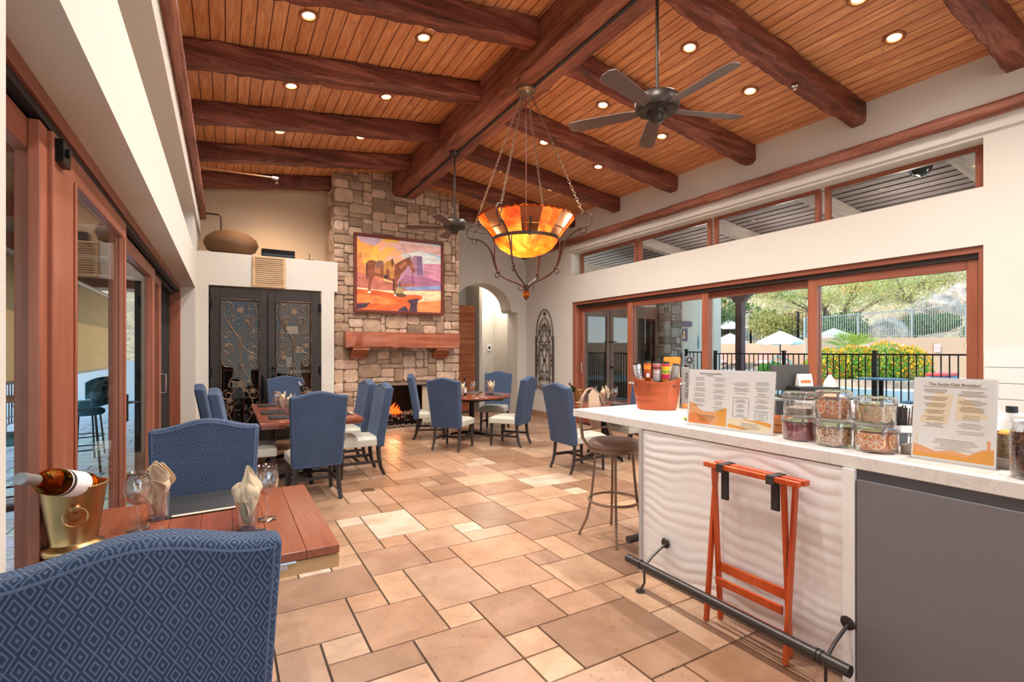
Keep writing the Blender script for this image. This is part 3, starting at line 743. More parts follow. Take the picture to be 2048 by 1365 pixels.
# ------------------------------------------------------------------ left sliding doors
t = thing('trim_2', 'mahogany head, black track and jamb of the left sliding doors', 'trim', kind='structure')
m = MB(); m.box(-.72, -.585, 1.31, 8.98, 2.435, 2.50, 1); m.box(-.74, -.585, 8.94, 9.0, 0, 2.435, 0); m.build('head_casing', [DOORW_Z, DOORW_Y], t, bevel=.004)
m = MB(); m.box(-.64, -.60, 1.31, 8.94, 2.40, 2.435); m.box(-.70, -.66, 1.31, 8.94, 2.36, 2.435); m.build('track', BLACKP, t)
m = MB(); m.box(-.80, -.72, 6.3, 9.0, 0, 2.5); m.build('pocket_shade_panel', flat('pocket_shade_black', '060606', .9), t)  # black panel stands in for the darkness inside the open door pocket
for i, (y0, y1, xx, st, hd) in enumerate(((1.0, 2.72, -.68, .20, None), (2.57, 4.22, -.63, .33, None), (4.30, 6.40, -.69, .30, 'black'), (6.30, 7.20, -.71, .30, 'steel'))):
    d = thing('door_%d' % (i+5), 'left mahogany sliding glass panel, number %d from the camera' % (i+1), 'door', kind='structure')
    m = MB(); m.box(xx, xx+.05, y0, y0+(st if i == 1 else .1), .0, 2.38, 0); m.box(xx, xx+.05, y1-(.11 if i == 1 else st), y1, 0, 2.38, 0); 
    a, b = y0+(st if i == 1 else .1), y1-(.11 if i == 1 else st)
    m.box(xx, xx+.05, a, b, 2.27, 2.38, 1); m.box(xx, xx+.05, a, b, 0, .15, 1)
    m.box(xx+.05, xx+.058, a-.03, a, .15, 2.27, 0); m.box(xx+.05, xx+.058, b, b+.03, .15, 2.27, 0)
    m.build('door_frame', [DOORW_Z, DOORW_Y], d, bevel=.004)
    m = MB(); m.box(xx+.02, xx+.028, a, b, .15, 2.27); m.build('door_glass', PANE, d)
    if hd == 'black':
        m = MB(); m.box(xx+.05, xx+.065, y0+.28, y0+.34, 1.0, 1.2); m.tube([(xx+.06, y0+.31, 1.14), (xx+.13, y0+.33, 1.14), (xx+.13, y0+.33, .92), (xx+.12, y0+.33, .90)], .012, 8); m.build('door_handle', BLACK, d, True)
    if i == 1:
        m = MB(); m.box(xx, xx+.035, y0-.10, y0-.01, 0, 2.38); m.build('astragal', DOORW_Z, d, bevel=.004)
        m = MB(); m.box(xx+.045, xx+.075, y0+.02, y0+.13, 2.27, 2.36); m.lathe([(.018, 0), (.018, .012)], 14, M=Matrix.Translation((xx+.075, y0+.07, 2.32)) @ Matrix.Rotation(PI/2, 4, 'Y')); m.build('roller_housing', BLACK, d)
    if hd == 'steel':
        m = MB(); m.tube([(xx+.05, y1-.055, 1.25), (xx+.1, y1-.055, 1.25), (xx+.1, y1-.055, 1.03), (xx+.05, y1-.055, 1.03)], .01, 8); m.build('door_handle', STEEL, d, True)
for i, (a, b) in enumerate(((.42, 3.0), (3.05, 5.7), (5.75, 8.47))):
    w = thing('window_%d' % (i+5), 'clerestory window high in the left wall, number %d from the camera' % (i+1), 'window', kind='structure')
    m = MB(); frame_y(m, -.70, -.65, a, b, 3.02, 3.53, .06, .055); m.build('window_frame', [DOORW_Z, DOORW_Y], w)
    m = MB(); m.box(-.68, -.674, a+.06, b-.06, 3.08, 3.47); m.build('window_glass', PANE, w)

# ------------------------------------------------------------------ iron cellar doors
def scroll_tube(m, pts, r, y, mi=0, n=6): m.tube([(a, y, b) for a, b in pts], r, n, mi=mi)
def leafshape(m, x, z, s, y, a0=0):
    pts = []
    for k in range(10):
        a = a0+k*PI/5; rr = s if k % 2 == 0 else s*.55
        pts.append((x+rr*math.cos(a), z+rr*math.sin(a)))
    m.prism(pts, y-.006, y+.004, 'y')
def grapes(m, x, z, y, s=.011):
    for (a, b) in ((0,0),(-1,0),(1,0),(-.5,-.9),(.5,-.9),(0,-1.8),(-1.5,.9),(1.5,.9),(-.5,.9),(.5,.9),(0,-2.7)): m.ball((x+a*s*1.5, y, z+b*s*1.5), s, 7, 5)
for di, (xa, xb, hx_) in enumerate(((-.215, .615, -1), (.625, 1.46, 1))):
    d = thing('door_%d' % (9+di), ('left' if di == 0 else 'right') + ' black wrought iron and glass wine cellar door', 'door', (0, 9.33, 0), kind='structure')
    m = MB(); x0, x1 = xa, xb; gx0, gx1, gz0, gz1 = (xa+.14, xb-.11, .25, 2.38) if di == 0 else (xa+.11, xb-.14, .25, 2.38)
    m.box(x0, gx0, 0, .05, .01, 2.56); m.box(gx1, x1, 0, .05, .01, 2.56); m.box(gx0, gx1, 0, .05, gz1, 2.56); m.box(gx0, gx1, 0, .05, .01, gz0)
    m.build('door_leaf', IRONDOOR, d, bevel=.004)
    m = MB(); m.box(gx0, gx1, .03, .036, gz0, gz1); m.build('door_glass', m_pane('cellar_glass', (.85, .83, .8), .5) if di == 0 else bpy.data.materials['cellar_glass'], d)
    m = MB()
    for px_ in (gx0+.012, gx1-.012):       # twisted rope mouldings
        for ph in (0, PI):
            m.tube([(px_+.007*math.cos(z*60+ph), -.012+.007*math.sin(z*60+ph), z) for z in [gz0+(gz1-gz0)*i/150 for i in range(151)]], .008, 5)
    for z_ in (gz1-.012,):
        m.tube([(gx0, -.01, z_), (gx1, -.01, z_)], .012, 6)
    m.build('rope_moulding', IRON, d, True)
    m = MB(); cx = (gx0+gx1)/2; w = (gx1-gx0)/2-.03; y = .005; R = .010
    for s in (-1, 1):
        X = lambda a: cx+s*a
        # top heart
        scroll_tube(m, bez([(X(0), 1.72), (X(w*.7), 1.95), (X(w*1.15), 2.15), (X(w*.75), 2.32)], 16)+spiral(X(w*.62), 2.24, .085, .03, 60 if s > 0 else 120, 250 if s > 0 else -70, 14), R, y)
        scroll_tube(m, bez([(X(0), 1.66), (X(w*.3), 1.85), (X(w*.7), 1.95), (X(w*.62), 2.06)], 12)+spiral(X(w*.42), 2.05, .07, .02, 10 if s > 0 else 170, 300 if s > 0 else -120, 16), R, y)
        # side C scrolls down the door
        for zc_, rr in ((1.80, .075), (1.56, .085), (1.33, .09), (.80, .09), (.55, .09)):
            scroll_tube(m, spiral(X(w*.70), zc_, rr, .02, 90, (90-500*s) if zc_ != 1.56 else (90+500*s), 26), R*.85, y)
        scroll_tube(m, bez([(X(0), 1.66), (X(w*.35), 1.45), (X(w*1.1), 1.5), (X(w*.9), 1.38)], 14), R, y)
        scroll_tube(m, bez([(X(0), 1.32), (X(w*.1), 1.15), (X(w*.8), 1.05), (X(w*.55), .92)], 14)+spiral(X(w*.36), .96, .08, .02, 0 if s > 0 else 180, 300 if s > 0 else -120, 14), R, y)
        scroll_tube(m, bez([(X(0), 1.7), (X(.03), 1.5), (X(-.02), 1.3), (X(0), .95)], 10), R*.8, y)
        scroll_tube(m, bez([(X(0), .95), (X(w*.8), .8), (X(w*1.0), .5), (X(w*.2), .3)], 14), R, y)
    m.build('scrollwork', SCROLLM, d, True)
    m = MB()
    for (a, b, s_) in ((0, 2.2, .07), (-w*.75, 1.62, .05), (w*.6, 1.42, .06), (0, .98, .08), (w*.7, .86, .06), (-w*.6, .72, .06)): leafshape(m, cx+a*(1 if di == 0 else -1), b, s_, -.004, a*9)
    for (a, b) in ((w*.45, 2.0), (w*.1, 1.28), (w*.2, .88), (-w*.5, .6)): grapes(m, cx+a*(1 if di == 0 else -1), b, -.008)
    m.build('vine_ornament', SCROLLM, d, True)
    px_ = .545 if di == 0 else .705
    m = MB(); m.tube([(px_, -.0, 1.10), (px_, -.05, 1.09), (px_, -.055, 1.05), (px_, -.055, .75), (px_, -.05, .71), (px_, 0, .7)], [.012, .016, .02, .02, .016, .012], 10); m.ball((px_, -.04, 1.10), .024, 10, 8)
    if di: m.ball((px_, -.03, 1.24), .026, 12, 8)
    m.build('pull_handle', BLACK, d, True)
    m = MB(); hxp = xa if di == 0 else xb
    for z_ in (2.28, 1.18): m.box(hxp-.03, hxp+.03, -.025, -.001, z_-.07, z_+.07); m.cyl((hxp+.02*(1 if di == 0 else -1), -.03, z_-.07), (hxp+.02*(1 if di == 0 else -1), -.03, z_+.07), .009, n=8)
    m.build('hinge', BLACK, d)
# cellar contents: racks with bottles (in view through the door glass)
rk = thing('wine_rack', 'tall dark timber wine rack inside the cellar', 'wine rack', (0, 10.75, 0))
rack_w = m_wood('rack_timber', hx('4a2414'), hx('6f3c22'), hx('8e5533'), 'z', .6)
m = MB()
for i in range(9): m.box(-.35+i*.16, -.335+i*.16, -.2, .2, 0, 2.6)
for z in (.02, .75, 1.15, 1.85, 2.58): m.box(-.35, .95, -.2, .2, z, z+.03)
m.build('rack_frame', rack_w, rk)
caps = [flat('foil_red', '6e1f1a', .3, .6), flat('foil_silver', '8a867c', .4, .4), flat('foil_black', '201c1a', .3, .5)]
bt0 = {}
rr = random.Random(4)
for i in range(8):
    for j, z in enumerate((.3, .55, .95, 1.3, 1.42, 1.54, 1.66, 1.78, 1.98, 2.10, 2.22, 2.34)):
        if rr.random() < .25: continue
        cm = rr.choice((0, 1, 1, 2))
        lab = 'cellar rack bottle with %s foil, %s' % (('red', 'silver', 'black')[cm], '%s along, %s up' % (('one','two','three','four','five','six','seven','eight')[i], ('one','two','three','four','five','six','seven','eight','nine','ten','eleven','twelve')[j]))
        loc = (-.26+i*.16, 10.52, z+.04)
        if cm not in bt0:
            t = thing('wine_bottle', lab, 'bottle', loc, 0, 'bottles in the wine cellar rack')
            m = MB(); m.lathe([(.036, .12), (.037, .3), (.035, .12)], 10, M=Matrix.Rotation(-PI/2, 4, 'X')); m.lathe([(.015, 0), (.015, .06), (.037, .12)], 12, M=Matrix.Rotation(-PI/2, 4, 'X')); m.build('glass_body', DARKG, t, True)
            m = MB(); m.lathe([(.017, -.004), (.017, .045)], 12, M=Matrix.Rotation(-PI/2, 4, 'X')); m.build('foil_cap', caps[cm], t, True)
            bt0[cm] = t
        else: dup(bt0[cm], loc, label=lab)
cab = thing('cellar_console', 'white topped console against the cellar wall behind the right iron door', 'console', (1.38, 10.7, 0))
m = MB(); m.box(-.3, .3, -.25, .25, .0, 1.1); m.build('carcass', rack_w, cab); m = MB(); m.box(-.33, .33, -.28, .28, 1.1, 1.14); m.build('worktop', QUARTZ, cab)
for k, (x, z, w, h) in enumerate(((1.18, 1.95, .13, .1), (1.32, 1.55, .1, .09), (1.12, 1.3, .07, .12))):
    f = thing('framed_picture', ('largest framed notice, topmost' if k == 0 else 'middle framed notice' if k == 1 else 'lowest, upright framed notice') + ' on the cellar wall behind the right iron door', 'picture', (x, 10.99, z), 0, 'framed notices in the cellar')
    m = MB(); m.box(-w, w, -.02, 0, -h, h); m.build('frame', BLACKP, f); m = MB(); m.box(-w+.02, w-.02, -.024, -.02, -h+.02, h-.02); m.build('print', PAPER, f)
ld = bpy.data.lights.new('cellar_lamp', 'POINT'); ld.energy = 8; ld.color = (1, .72, .45); ld.shadow_soft_size = .1
lo = bpy.data.objects.new('cellar_lamp', ld); COL.objects.link(lo); lo.location = (1.1, 10.0, 2.75)
# louvred vent above the doors
v = thing('wall_vent', 'light oak slatted vent grille hanging above the cellar doors', 'vent', (.64, 9.30, 2.85))
m = MB(); 
for b in ((-.25, -.21, -.035, -.001, -.255, .26), (.21, .25, -.035, -.001, -.255, .26), (-.21, .21, -.035, -.001, -.255, -.225), (-.21, .21, -.035, -.001, .23, .26)): m.box(*b)
m.build('frame', VENTW, v, bevel=.003)
m = MB()
for i in range(13): m.box(-.21, .21, -.03, -.012, -.215+i*.034, -.197+i*.034)
m.build('slats', VENTW, v)
# things on the ledge
b = thing('woven_basket', 'large flattened round woven basket lying on the ledge by the left wall', 'basket', (.09, 9.62, 3.121))
m = MB()
pr = [(.02, 0), (.22, .02), (.36, .09), (.41, .2), (.38, .29), (.27, .38), (.12, .43), (.02, .44)]
m.lathe(pr, 40, sx=1, sy=.75); m.build('basket_body', BASKET, b, True, angle=180)
bx = thing('amplifier', 'slim black electronics box on the ledge above the vent', 'electronics', (.79, 9.5, 3.121))
m = MB(); m.box(-.26, .26, -.13, .13, .01, .14); m.build('case', flat('gloss_black', '0d0d10', .15), bx, bevel=.006)
m = MB(); m.box(-.24, .24, -.134, -.131, .03, .06); m.lathe([(.008, 0), (.008, .004)], 10, M=Matrix.Translation((-.17, -.131, .09)) @ Matrix.Rotation(PI/2, 4, 'X')); m.build('front_panel', flat('panel_blue_grey', '26303a', .3), bx)  # plain dark blue-grey front panel with a small button
rt_ = thing('router', 'small black router with an upright aerial on the ledge', 'router', (1.3, 9.45, 3.121))
m = MB(); m.box(-.08, .08, -.05, .05, 0, .025); m.build('case', BLACKP, rt_, bevel=.004); m = MB(); m.cyl((.0, .03, .02), (.0, .03, .14), .006, n=8); m.build('aerial', BLACKP, rt_)
# sprinkler pipe left + heads
sp = thing('sprinkler_pipe', 'thin copper-coloured sprinkler pipe running out from the left wall', 'pipe', (0, 0, 0))
m = MB(); m.tube([(-.36, 8.1, 4.06), (.62, 8.1, 4.08)], .012, 8); m.build('pipe_run', flat('painted_pipe', 'b0764a', .4, .3), sp, True)
m = MB(); m.cyl((.60, 8.1, 4.08), (.68, 8.1, 4.08), .02, n=10); m.cyl((.66, 8.1, 4.02), (.66, 8.1, 4.09), .014, n=10); m.lathe([(.001, 4.0), (.022, 4.003), (.022, 4.006)], 12, (.66, 8.1, 0)); m.build('sprinkler_head', CHROME, sp, True)
s2 = thing('ceiling_sprinkler', 'chrome sprinkler head under the rafter second from the right', 'sprinkler', (5.13, 3.0, ceil_z(5.13)-.245))
m = MB(); m.lathe([(.001, 0), (.035, -.002), (.035, -.006), (.012, -.012), (.009, -.035), (.02, -.04), (.001, -.045)], 16); m.build('escutcheon', CHROME, s2, True)
pp = thing('elbow_pipe', 'short dark bent pipe behind the basket at the left wall', 'pipe'); m = MB(); m.tube([(-.33, 9.75, 3.83), (-.1, 9.75, 3.83), (-.06, 9.75, 3.79), (-.06, 9.75, 3.13)], .016, 8); m.build('pipe_run', BRONZE, pp, True)
# wrought iron wall panel on the right wall
wp = thing('wall_lattice', 'tall arched wrought iron scroll panel hanging on the right wall near the corner', 'wall decoration', (6.335, 9.49, 0))
m = MB()
def L2(pts, r=.009): m.tube([(0, -a, b) for a, b in pts], r, 6)
W2 = .37
L2([(-W2, .72), (-W2, 1.86), (-W2*.9, 1.86)]); L2([(W2, .72), (W2, 1.86), (W2*.9, 1.86)])
L2([(-W2*.9, .62), (-W2*.9, 1.9)] + [(-W2*.9*math.cos(math.radians(a)), 1.9+.58*math.sin(math.radians(a))) for a in range(10, 171, 10)] + [(W2*.9, 1.9), (W2*.9, .62)], .011)
for zc_ in (1.31,):
    L2([(-.2, zc_-.42), (.2, zc_-.42), (.2, zc_-.36), (.24, zc_-.32), (.24, zc_+.32), (.2, zc_+.36), (.2, zc_+.42), (-.2, zc_+.42), (-.2, zc_+.36), (-.24, zc_+.32), (-.24, zc_-.32), (-.2, zc_-.36), (-.2, zc_-.42)])
    L2([(-.14, zc_-.36), (.14, zc_-.36), (.18, zc_-.3), (.18, zc_+.3), (.14, zc_+.36), (-.14, zc_+.36), (-.18, zc_+.3), (-.18, zc_-.3), (-.14, zc_-.36)])
for s in (-1, 1):
    for (zc_, rr_, a0, a1) in ((2.10, .06, 90, 480), (1.98, .055, -60, 330), (1.74, .05, 90, 480), (1.56, .045, 200, 560), (1.42, .035, 90, 450), (1.20, .035, -90, 270), (1.06, .045, 160, 520), (.88, .05, -90, 300), (.72, .055, 90, 450)):
        xx = .13 if zc_ in (2.10, 1.56, 1.06) else .2
        if zc_ in (1.42, 1.2): xx = .29
        L2([(s*a, b) for a, b in spiral(xx, zc_, rr_, .015, a0, a1, 18)], .007)
        L2([(s*a, b) for a, b in spiral(.07, zc_ if zc_ < 1.6 else zc_-.1, rr_*.8, .012, a0, a1, 16)], .006)
    L2(bez([(0, 2.3), (s*.2, 2.2), (s*.35, 2.0), (s*.05, 1.72)], 14)); L2(bez([(0, 2.18), (s*.1, 2.0), (s*.3, 1.9), (s*.3, 1.75)], 12)); L2(bez([(0, 1.72+.3), (s*.28, 1.7), (s*.1, 1.8), (s*.2, 1.73)], 10), .007)
    L2(bez([(s*W2, 1.72), (s*.25, 1.6), (s*.36, 1.5), (s*.36, 1.31)], 12)); L2(bez([(s*W2, .9), (s*.25, 1.02), (s*.36, 1.12), (s*.36, 1.31)], 12))
    L2(bez([(0, .62), (s*.3, .8), (s*.25, 1.0), (s*.05, .89)], 12)); L2(bez([(0, .62), (s*.36, .66), (s*.36, .8), (s*.3, .88)], 12))
    L2(bez([(0, 1.31), (s*.1, 1.45), (s*.12, 1.55), (0, 1.64)], 10), .007); L2(bez([(0, 1.31), (s*.1, 1.17), (s*.12, 1.07), (0, .98)], 10), .007)
for (a, b, s_) in ((0, 2.38, .045), (0, 2.1, .03), (0, 1.31, .055), (.29, 1.31, .03), (-.29, 1.31, .03), (-.2, 1.73, .03), (.2, 1.73, .03), (0, .66, .035), (.2, .9, .025), (-.2, .9, .025)): m.lathe([(.001, -.008), (s_, -.004), (s_*.8, .006), (.001, .012)], 12, M=Matrix.Translation((0, -a, b)) @ Matrix.Rotation(-PI/2, 4, 'Y'))
m.tube([(0, 0, 1.7), (.03, 0, 1.7)], .006, 6); m.build('scroll_panel', flat('brown_wrought_iron', '4e3f36', .5, .5), wp, True)
# barn door and thermostat through the arch
bd = thing('barn_door', 'orange-brown horizontal plank barn door beyond the archway', 'door', (5.05, 11.15, 0))
m = MB()
for i in range(13): m.box(-.55, .32, -.02, .02, .05+i*.2, .245+i*.2)
m.build('planks', BARNW, bd, bevel=.002); m = MB(); m.box(-.5, .3, .02, .03, .05, 2.64); m.build('backing', BARNW, bd)
th = thing('thermostat', 'small white wall control with a round black dial beyond the archway', 'thermostat', (6.2, 11.97, 1.62))
m = MB(); m.box(-.06, .06, 0, .02, -.09, .09); m.build('plate', WHITE, th); m = MB(); m.lathe([(.001, 0), (.035, 0), (.035, .012), (.001, .014)], 20, M=Matrix.Rotation(PI/2, 4, 'X')); m.build('dial', BLACKP, th)
# small round floor drain
fd = MB(); fd.lathe([(.001, .004), (.07, .004), (.075, .0005)], 28, (1.352, 5.49, 0)); tag(fd.build('floor_drain', flat('bronze_cover', '7a5e48', .4, .7), None, True), 'small round bronze cover set in the floor in front of the long table', 'floor cover')
# ------------------------------------------------------------------ dining chair (front = +y, origin on the floor below the seat centre)
def chair_back_bm():
    m = MB(); pts = []
    zb, zt = .345, 1.075
    def hw(z): return .242+.035*(z-zb)/(zt-zb)
    right = [(hw(zb+(zt-zb)*i/6), zb+(zt-zb)*i/6) for i in range(7)]
    top = []
    W = hw(zt)
    for i in range(1, 24):
        u = 1-2*i/24; x = W*u
        hump = .047*(.5+.5*math.cos(PI*min(1, abs(u)/.93)))
        top.append((x, zt+hump))
    left = [(-a, b) for a, b in right[::-1]]
    poly = right+top+left
    t2 = .048
    m.prism(poly, -t2, t2, 'y')
    def shear(v):
        x, y, z = v
        return (x, y-.235-max(0, z-.42)*.17-.02*max(0, z-.9), z)
    m.v = [shear(v) for v in m.v]
    return m, poly, shear
def make_chair(label, loc, rz):
    t = thing('dining_chair', label, 'chair', loc, rz, 'blue upholstered dining chairs')
    m, poly, shear = chair_back_bm()
    bk = m.build('backrest', FABRIC, t, True, bevel=.03, seg=5)
    m = MB()
    for yy in (-.047, .047):
        cx_, cz_ = 0, .7
        pts = [shear((a*.93, yy*1.02, cz_+(b-cz_)*.955)) for a, b in poly]
        m.tube(pts, .0035, 5, closed=True)
    m.build('piping', PIPING, bk, True)
    # seat
    m = MB(); N = 10; vs = []; 
    zt_ = .475; hx_, y0, y1 = .255, -.20, .255
    for j in range(N+1):
        for i in range(N+1):
            u = -1+2*i/N; v = j/N
            x = u*(hx_-.02*(1-v)); y = y0+(y1-y0)*v
            ed = min(1, (1-abs(u))*5)*min(1, (1-v)*6); ed = max(0, ed)
            z = zt_-.03*(1-math.sqrt(max(0, 1-(1-ed)**2)))+.012*math.cos(u*PI/2)*math.sin(v*PI)
            vs.append((x, y, z))
    nt = len(vs)
    fs = [(j*(N+1)+i, j*(N+1)+i+1, (j+1)*(N+1)+i+1, (j+1)*(N+1)+i) for j in range(N) for i in range(N)]
    per = [i for i in range(N+1)] + [(j)*(N+1)+N for j in range(1, N+1)] + [N*(N+1)+i for i in range(N-1, -1, -1)] + [j*(N+1) for j in range(N-1, 0, -1)]
    low = []
    for k in per:
        x, y, z = vs[k]; low.append(len(vs)); vs.append((x*1.0, y, .365))
    for a in range(len(per)):
        b = (a+1) % len(per); fs.append((per[b], per[a], low[a], low[b]))
    fs.append(tuple(low)[::1])
    m.add(vs, fs); m.build('seat', LEATHER, t, True, weld=True, angle=60, bevel=.006)
    for s in (-1, 1):
        m = MB(); m.tube([(s*.215, .215, .37), (s*.222, .222, .18), (s*.222, .225, .0)], [.03, .025, .019], 4); m.build('leg', DARKLEG, t)
        m = MB(); m.tube([(s*.205, -.215, .37), (s*.21, -.225, .22), (s*.215, -.245, .1), (s*.22, -.29, .0)], [.029, .026, .023, .02], 4); m.build('leg', DARKLEG, t)
        m = MB(); m.bar((s*.218, -.235, .17), (s*.22, .222, .17), .018, .034); m.build('stretcher', DARKLEG, t)
    m = MB(); m.bar((-.218, 0, .17), (.218, 0, .17), .018, .03); m.build('stretcher', DARKLEG, t)
    return t
D_ = math.radians
chairs = [
 ((-.157, 1.69, 0), D_(0), 'blue velvet dining chair nearest the camera, seen from behind over the near table'),
 ((-.12, 3.08, 0), D_(176), 'blue velvet dining chair facing the camera across the near table'),
 ((.805, 5.60, 0), D_(1), 'blue velvet dining chair at the near end of the long table, seen from behind'),
 ((1.41, 6.31, 0), D_(90), 'blue velvet chair on the right side of the long table, the nearer one'),
 ((1.40, 7.12, 0), D_(92), 'blue velvet chair right of the long table, the farther one beside the fireplace'),
 ((.25, 6.28, 0), D_(-93), 'blue velvet chair on the left side of the long table, the nearer one'),
 ((.08, 7.18, 0), D_(-90), 'blue velvet chair on the left side of the long table, the farther one'),
 ((.86, 8.56, 0), D_(182), 'blue velvet chair in front of the iron doors, facing down the long table'),
 ((3.11, 7.23, 0), D_(-49), 'blue velvet chair at the round table seen squarely from behind'),
 ((3.14, 8.29, 0), D_(-113), 'blue velvet chair at the round table in front of the fire, seen side on'),
 ((4.02, 7.05, 0), D_(37), 'blue velvet chair on the right of the round table, back turned to the lattice wall'),
 ((4.52, 8.49, 0), D_(140), 'blue velvet chair on the far side of the round table near the archway'),
 ((3.97, 5.15, 0), D_(-90), 'blue velvet chair behind the bar stool, seen from behind at the window table'),
 ((5.12, 5.42, 0), D_(90), 'blue velvet chair mostly hidden behind the copper tub, only seat and a sliver of back'),
]
c0 = make_chair(chairs[0][2], chairs[0][0], chairs[0][1])
for loc, rz, lab in chairs[1:]: dup(c0, loc, rz, lab)

# ------------------------------------------------------------------ tables
def pedestal(t, h=.70, arms=.36, rz=0):
    m = MB(); m.lathe([(.045, .05), (.045, h), (.1, h), (.1, h+.012)], 20); m.lathe([(.075, .05), (.07, .075), (.045, .09)], 20); m.build('pedestal_column', BLACK, t, True)
    for k in range(4):
        a = rz+k*PI/2; c, s = math.cos(a), math.sin(a)
        m = MB(); m.tube([(.05*c, .05*s, .075), (.15*c, .15*s, .07), (arms*c, arms*s, .035), (arms*1.04*c, arms*1.04*s, .0)], [.03, .028, .02, .018], 6); m.build('foot', BLACK, t, True)
def plank_top(m, x0, x1, y0, y1, z0, z1, n=7):
    w = (y1-y0)/n
    for i in range(n): m.box(x0+(x1-x0)*i/n+.0003, x0+(x1-x0)*(i+1)/n-.0003, y0, y1, z0, z1)
def rect_table(label, cx, cy, sx, sy, z=.75, along='y', group='wooden restaurant tables', prz=0, parm=.36):
    t = thing('dining_table', label, 'table', (cx, cy, 0), 0, group)
    m = MB(); plank_top(m, -sx/2, sx/2, -sy/2, sy/2, z-.034, z, 8); m.build('tabletop', TABLEW, t, bevel=.0025)
    for s in (-1, 1):
        m = MB(); n = 12; R = sx/2
        pts = [(s*(sx/2-.002-.0), -sy/2+.04)] 
        m.box(s*(sx/2-.26), s*(sx/2-.015), -sy/2+.05, sy/2-.05, z-.075, z-.04); m.build('folded_leaf', TABLEW, t, bevel=.003)
    m = MB(); m.box(-sx/2+.3, sx/2-.3, -sy/2+.05, sy/2-.05, z-.07, z-.036); m.build('slide_frame', BLACKP, t)
    pedestal(t, .70, parm, prz)
    return t
t1 = rect_table('near square cherry table with the wine bucket, beside the left sliding doors', -.095, 2.575, .98, 1.03, prz=PI/4, parm=.30)
m = MB(); m.box(.22, .492, -.50, -.30, .655, .708); m.build('pale_runner', PALEW, t1, bevel=.002)
m = MB(); m.cyl((.26, -.515, .712), (.33, -.515, .712), .006, n=8); m.box(.27, .30, -.518, -.5, .69, .715); m.build('hinge', STEEL, t1)
rect_table('nearer half of the long dark cherry table between six blue chairs', .86, 6.44, 1.08, 1.12)
rect_table('farther half of the long dark cherry table, near the iron doors', .86, 7.58, 1.08, 1.12)
rect_table('small cherry table by the right windows, behind the bar stool', 4.72, 5.52, .86, .86)
rtb = thing('round_table', 'round cherry table near the fireplace with bottle and glasses', 'table', (3.80, 8.02, 0), .4, 'wooden restaurant tables')
m = MB(); m.lathe([(.70, .716), (.705, .72), (.705, .746), (.70, .75)], 56); m.build('tabletop', TABLEW, rtb, True)
m = MB()
m.box(-.45, .45, -.45, .45, .67, .715); m.build('slide_frame', BLACKP, rtb)
for k in range(4):
    a = k*PI/2+.3; m = MB(); M = Matrix.Rotation(a, 4, 'Z'); m.prism([(.45, -.12), (.55, -.08), (.6, 0), (.55, .08), (.45, .12)], .66, .7, 'z', M=M); m.build('leaf_bracket', BRONZE, rtb)
pedestal(rtb, .68, .38, .35)

# ------------------------------------------------------------------ tabletop things
def wine_glass(label, loc, group='stemmed wine glasses', s=1.0):
    t = thing('wine_glass', label, 'glass', loc, 0, group); t.scale = (s, s, s)
    m = MB(); m.lathe([(.0001, .085), (.012, .088), (.026, .1), (.036, .12), (.039, .14), (.037, .165), (.031, .195), (.0295, .196), (.0355, .165), (.0372, .14), (.0345, .122), (.025, .104), (.011, .092), (.0001, .089)], 32); m.build('bowl', GLASS, t, True, angle=180)
    m = MB(); m.lathe([(.0001, .086), (.006, .082), (.0038, .06), (.0038, .02), (.007, .008), (.02, .004), (.034, .002), (.034, .0), (.0001, .0)], 28); m.build('stem', GLASS, t, True, angle=60)
    return t
def tumbler(label, loc, group='water tumblers'):
    t = thing('tumbler', label, 'glass', loc, 0, group)
    m = MB(); m.lathe([(.0001, 0), (.028, 0), (.0305, .004), (.037, .1), (.0358, .1), (.0285, .014), (.0001, .012)], 30); m.build('glass_body', GLASS, t, True, angle=50)
    return t
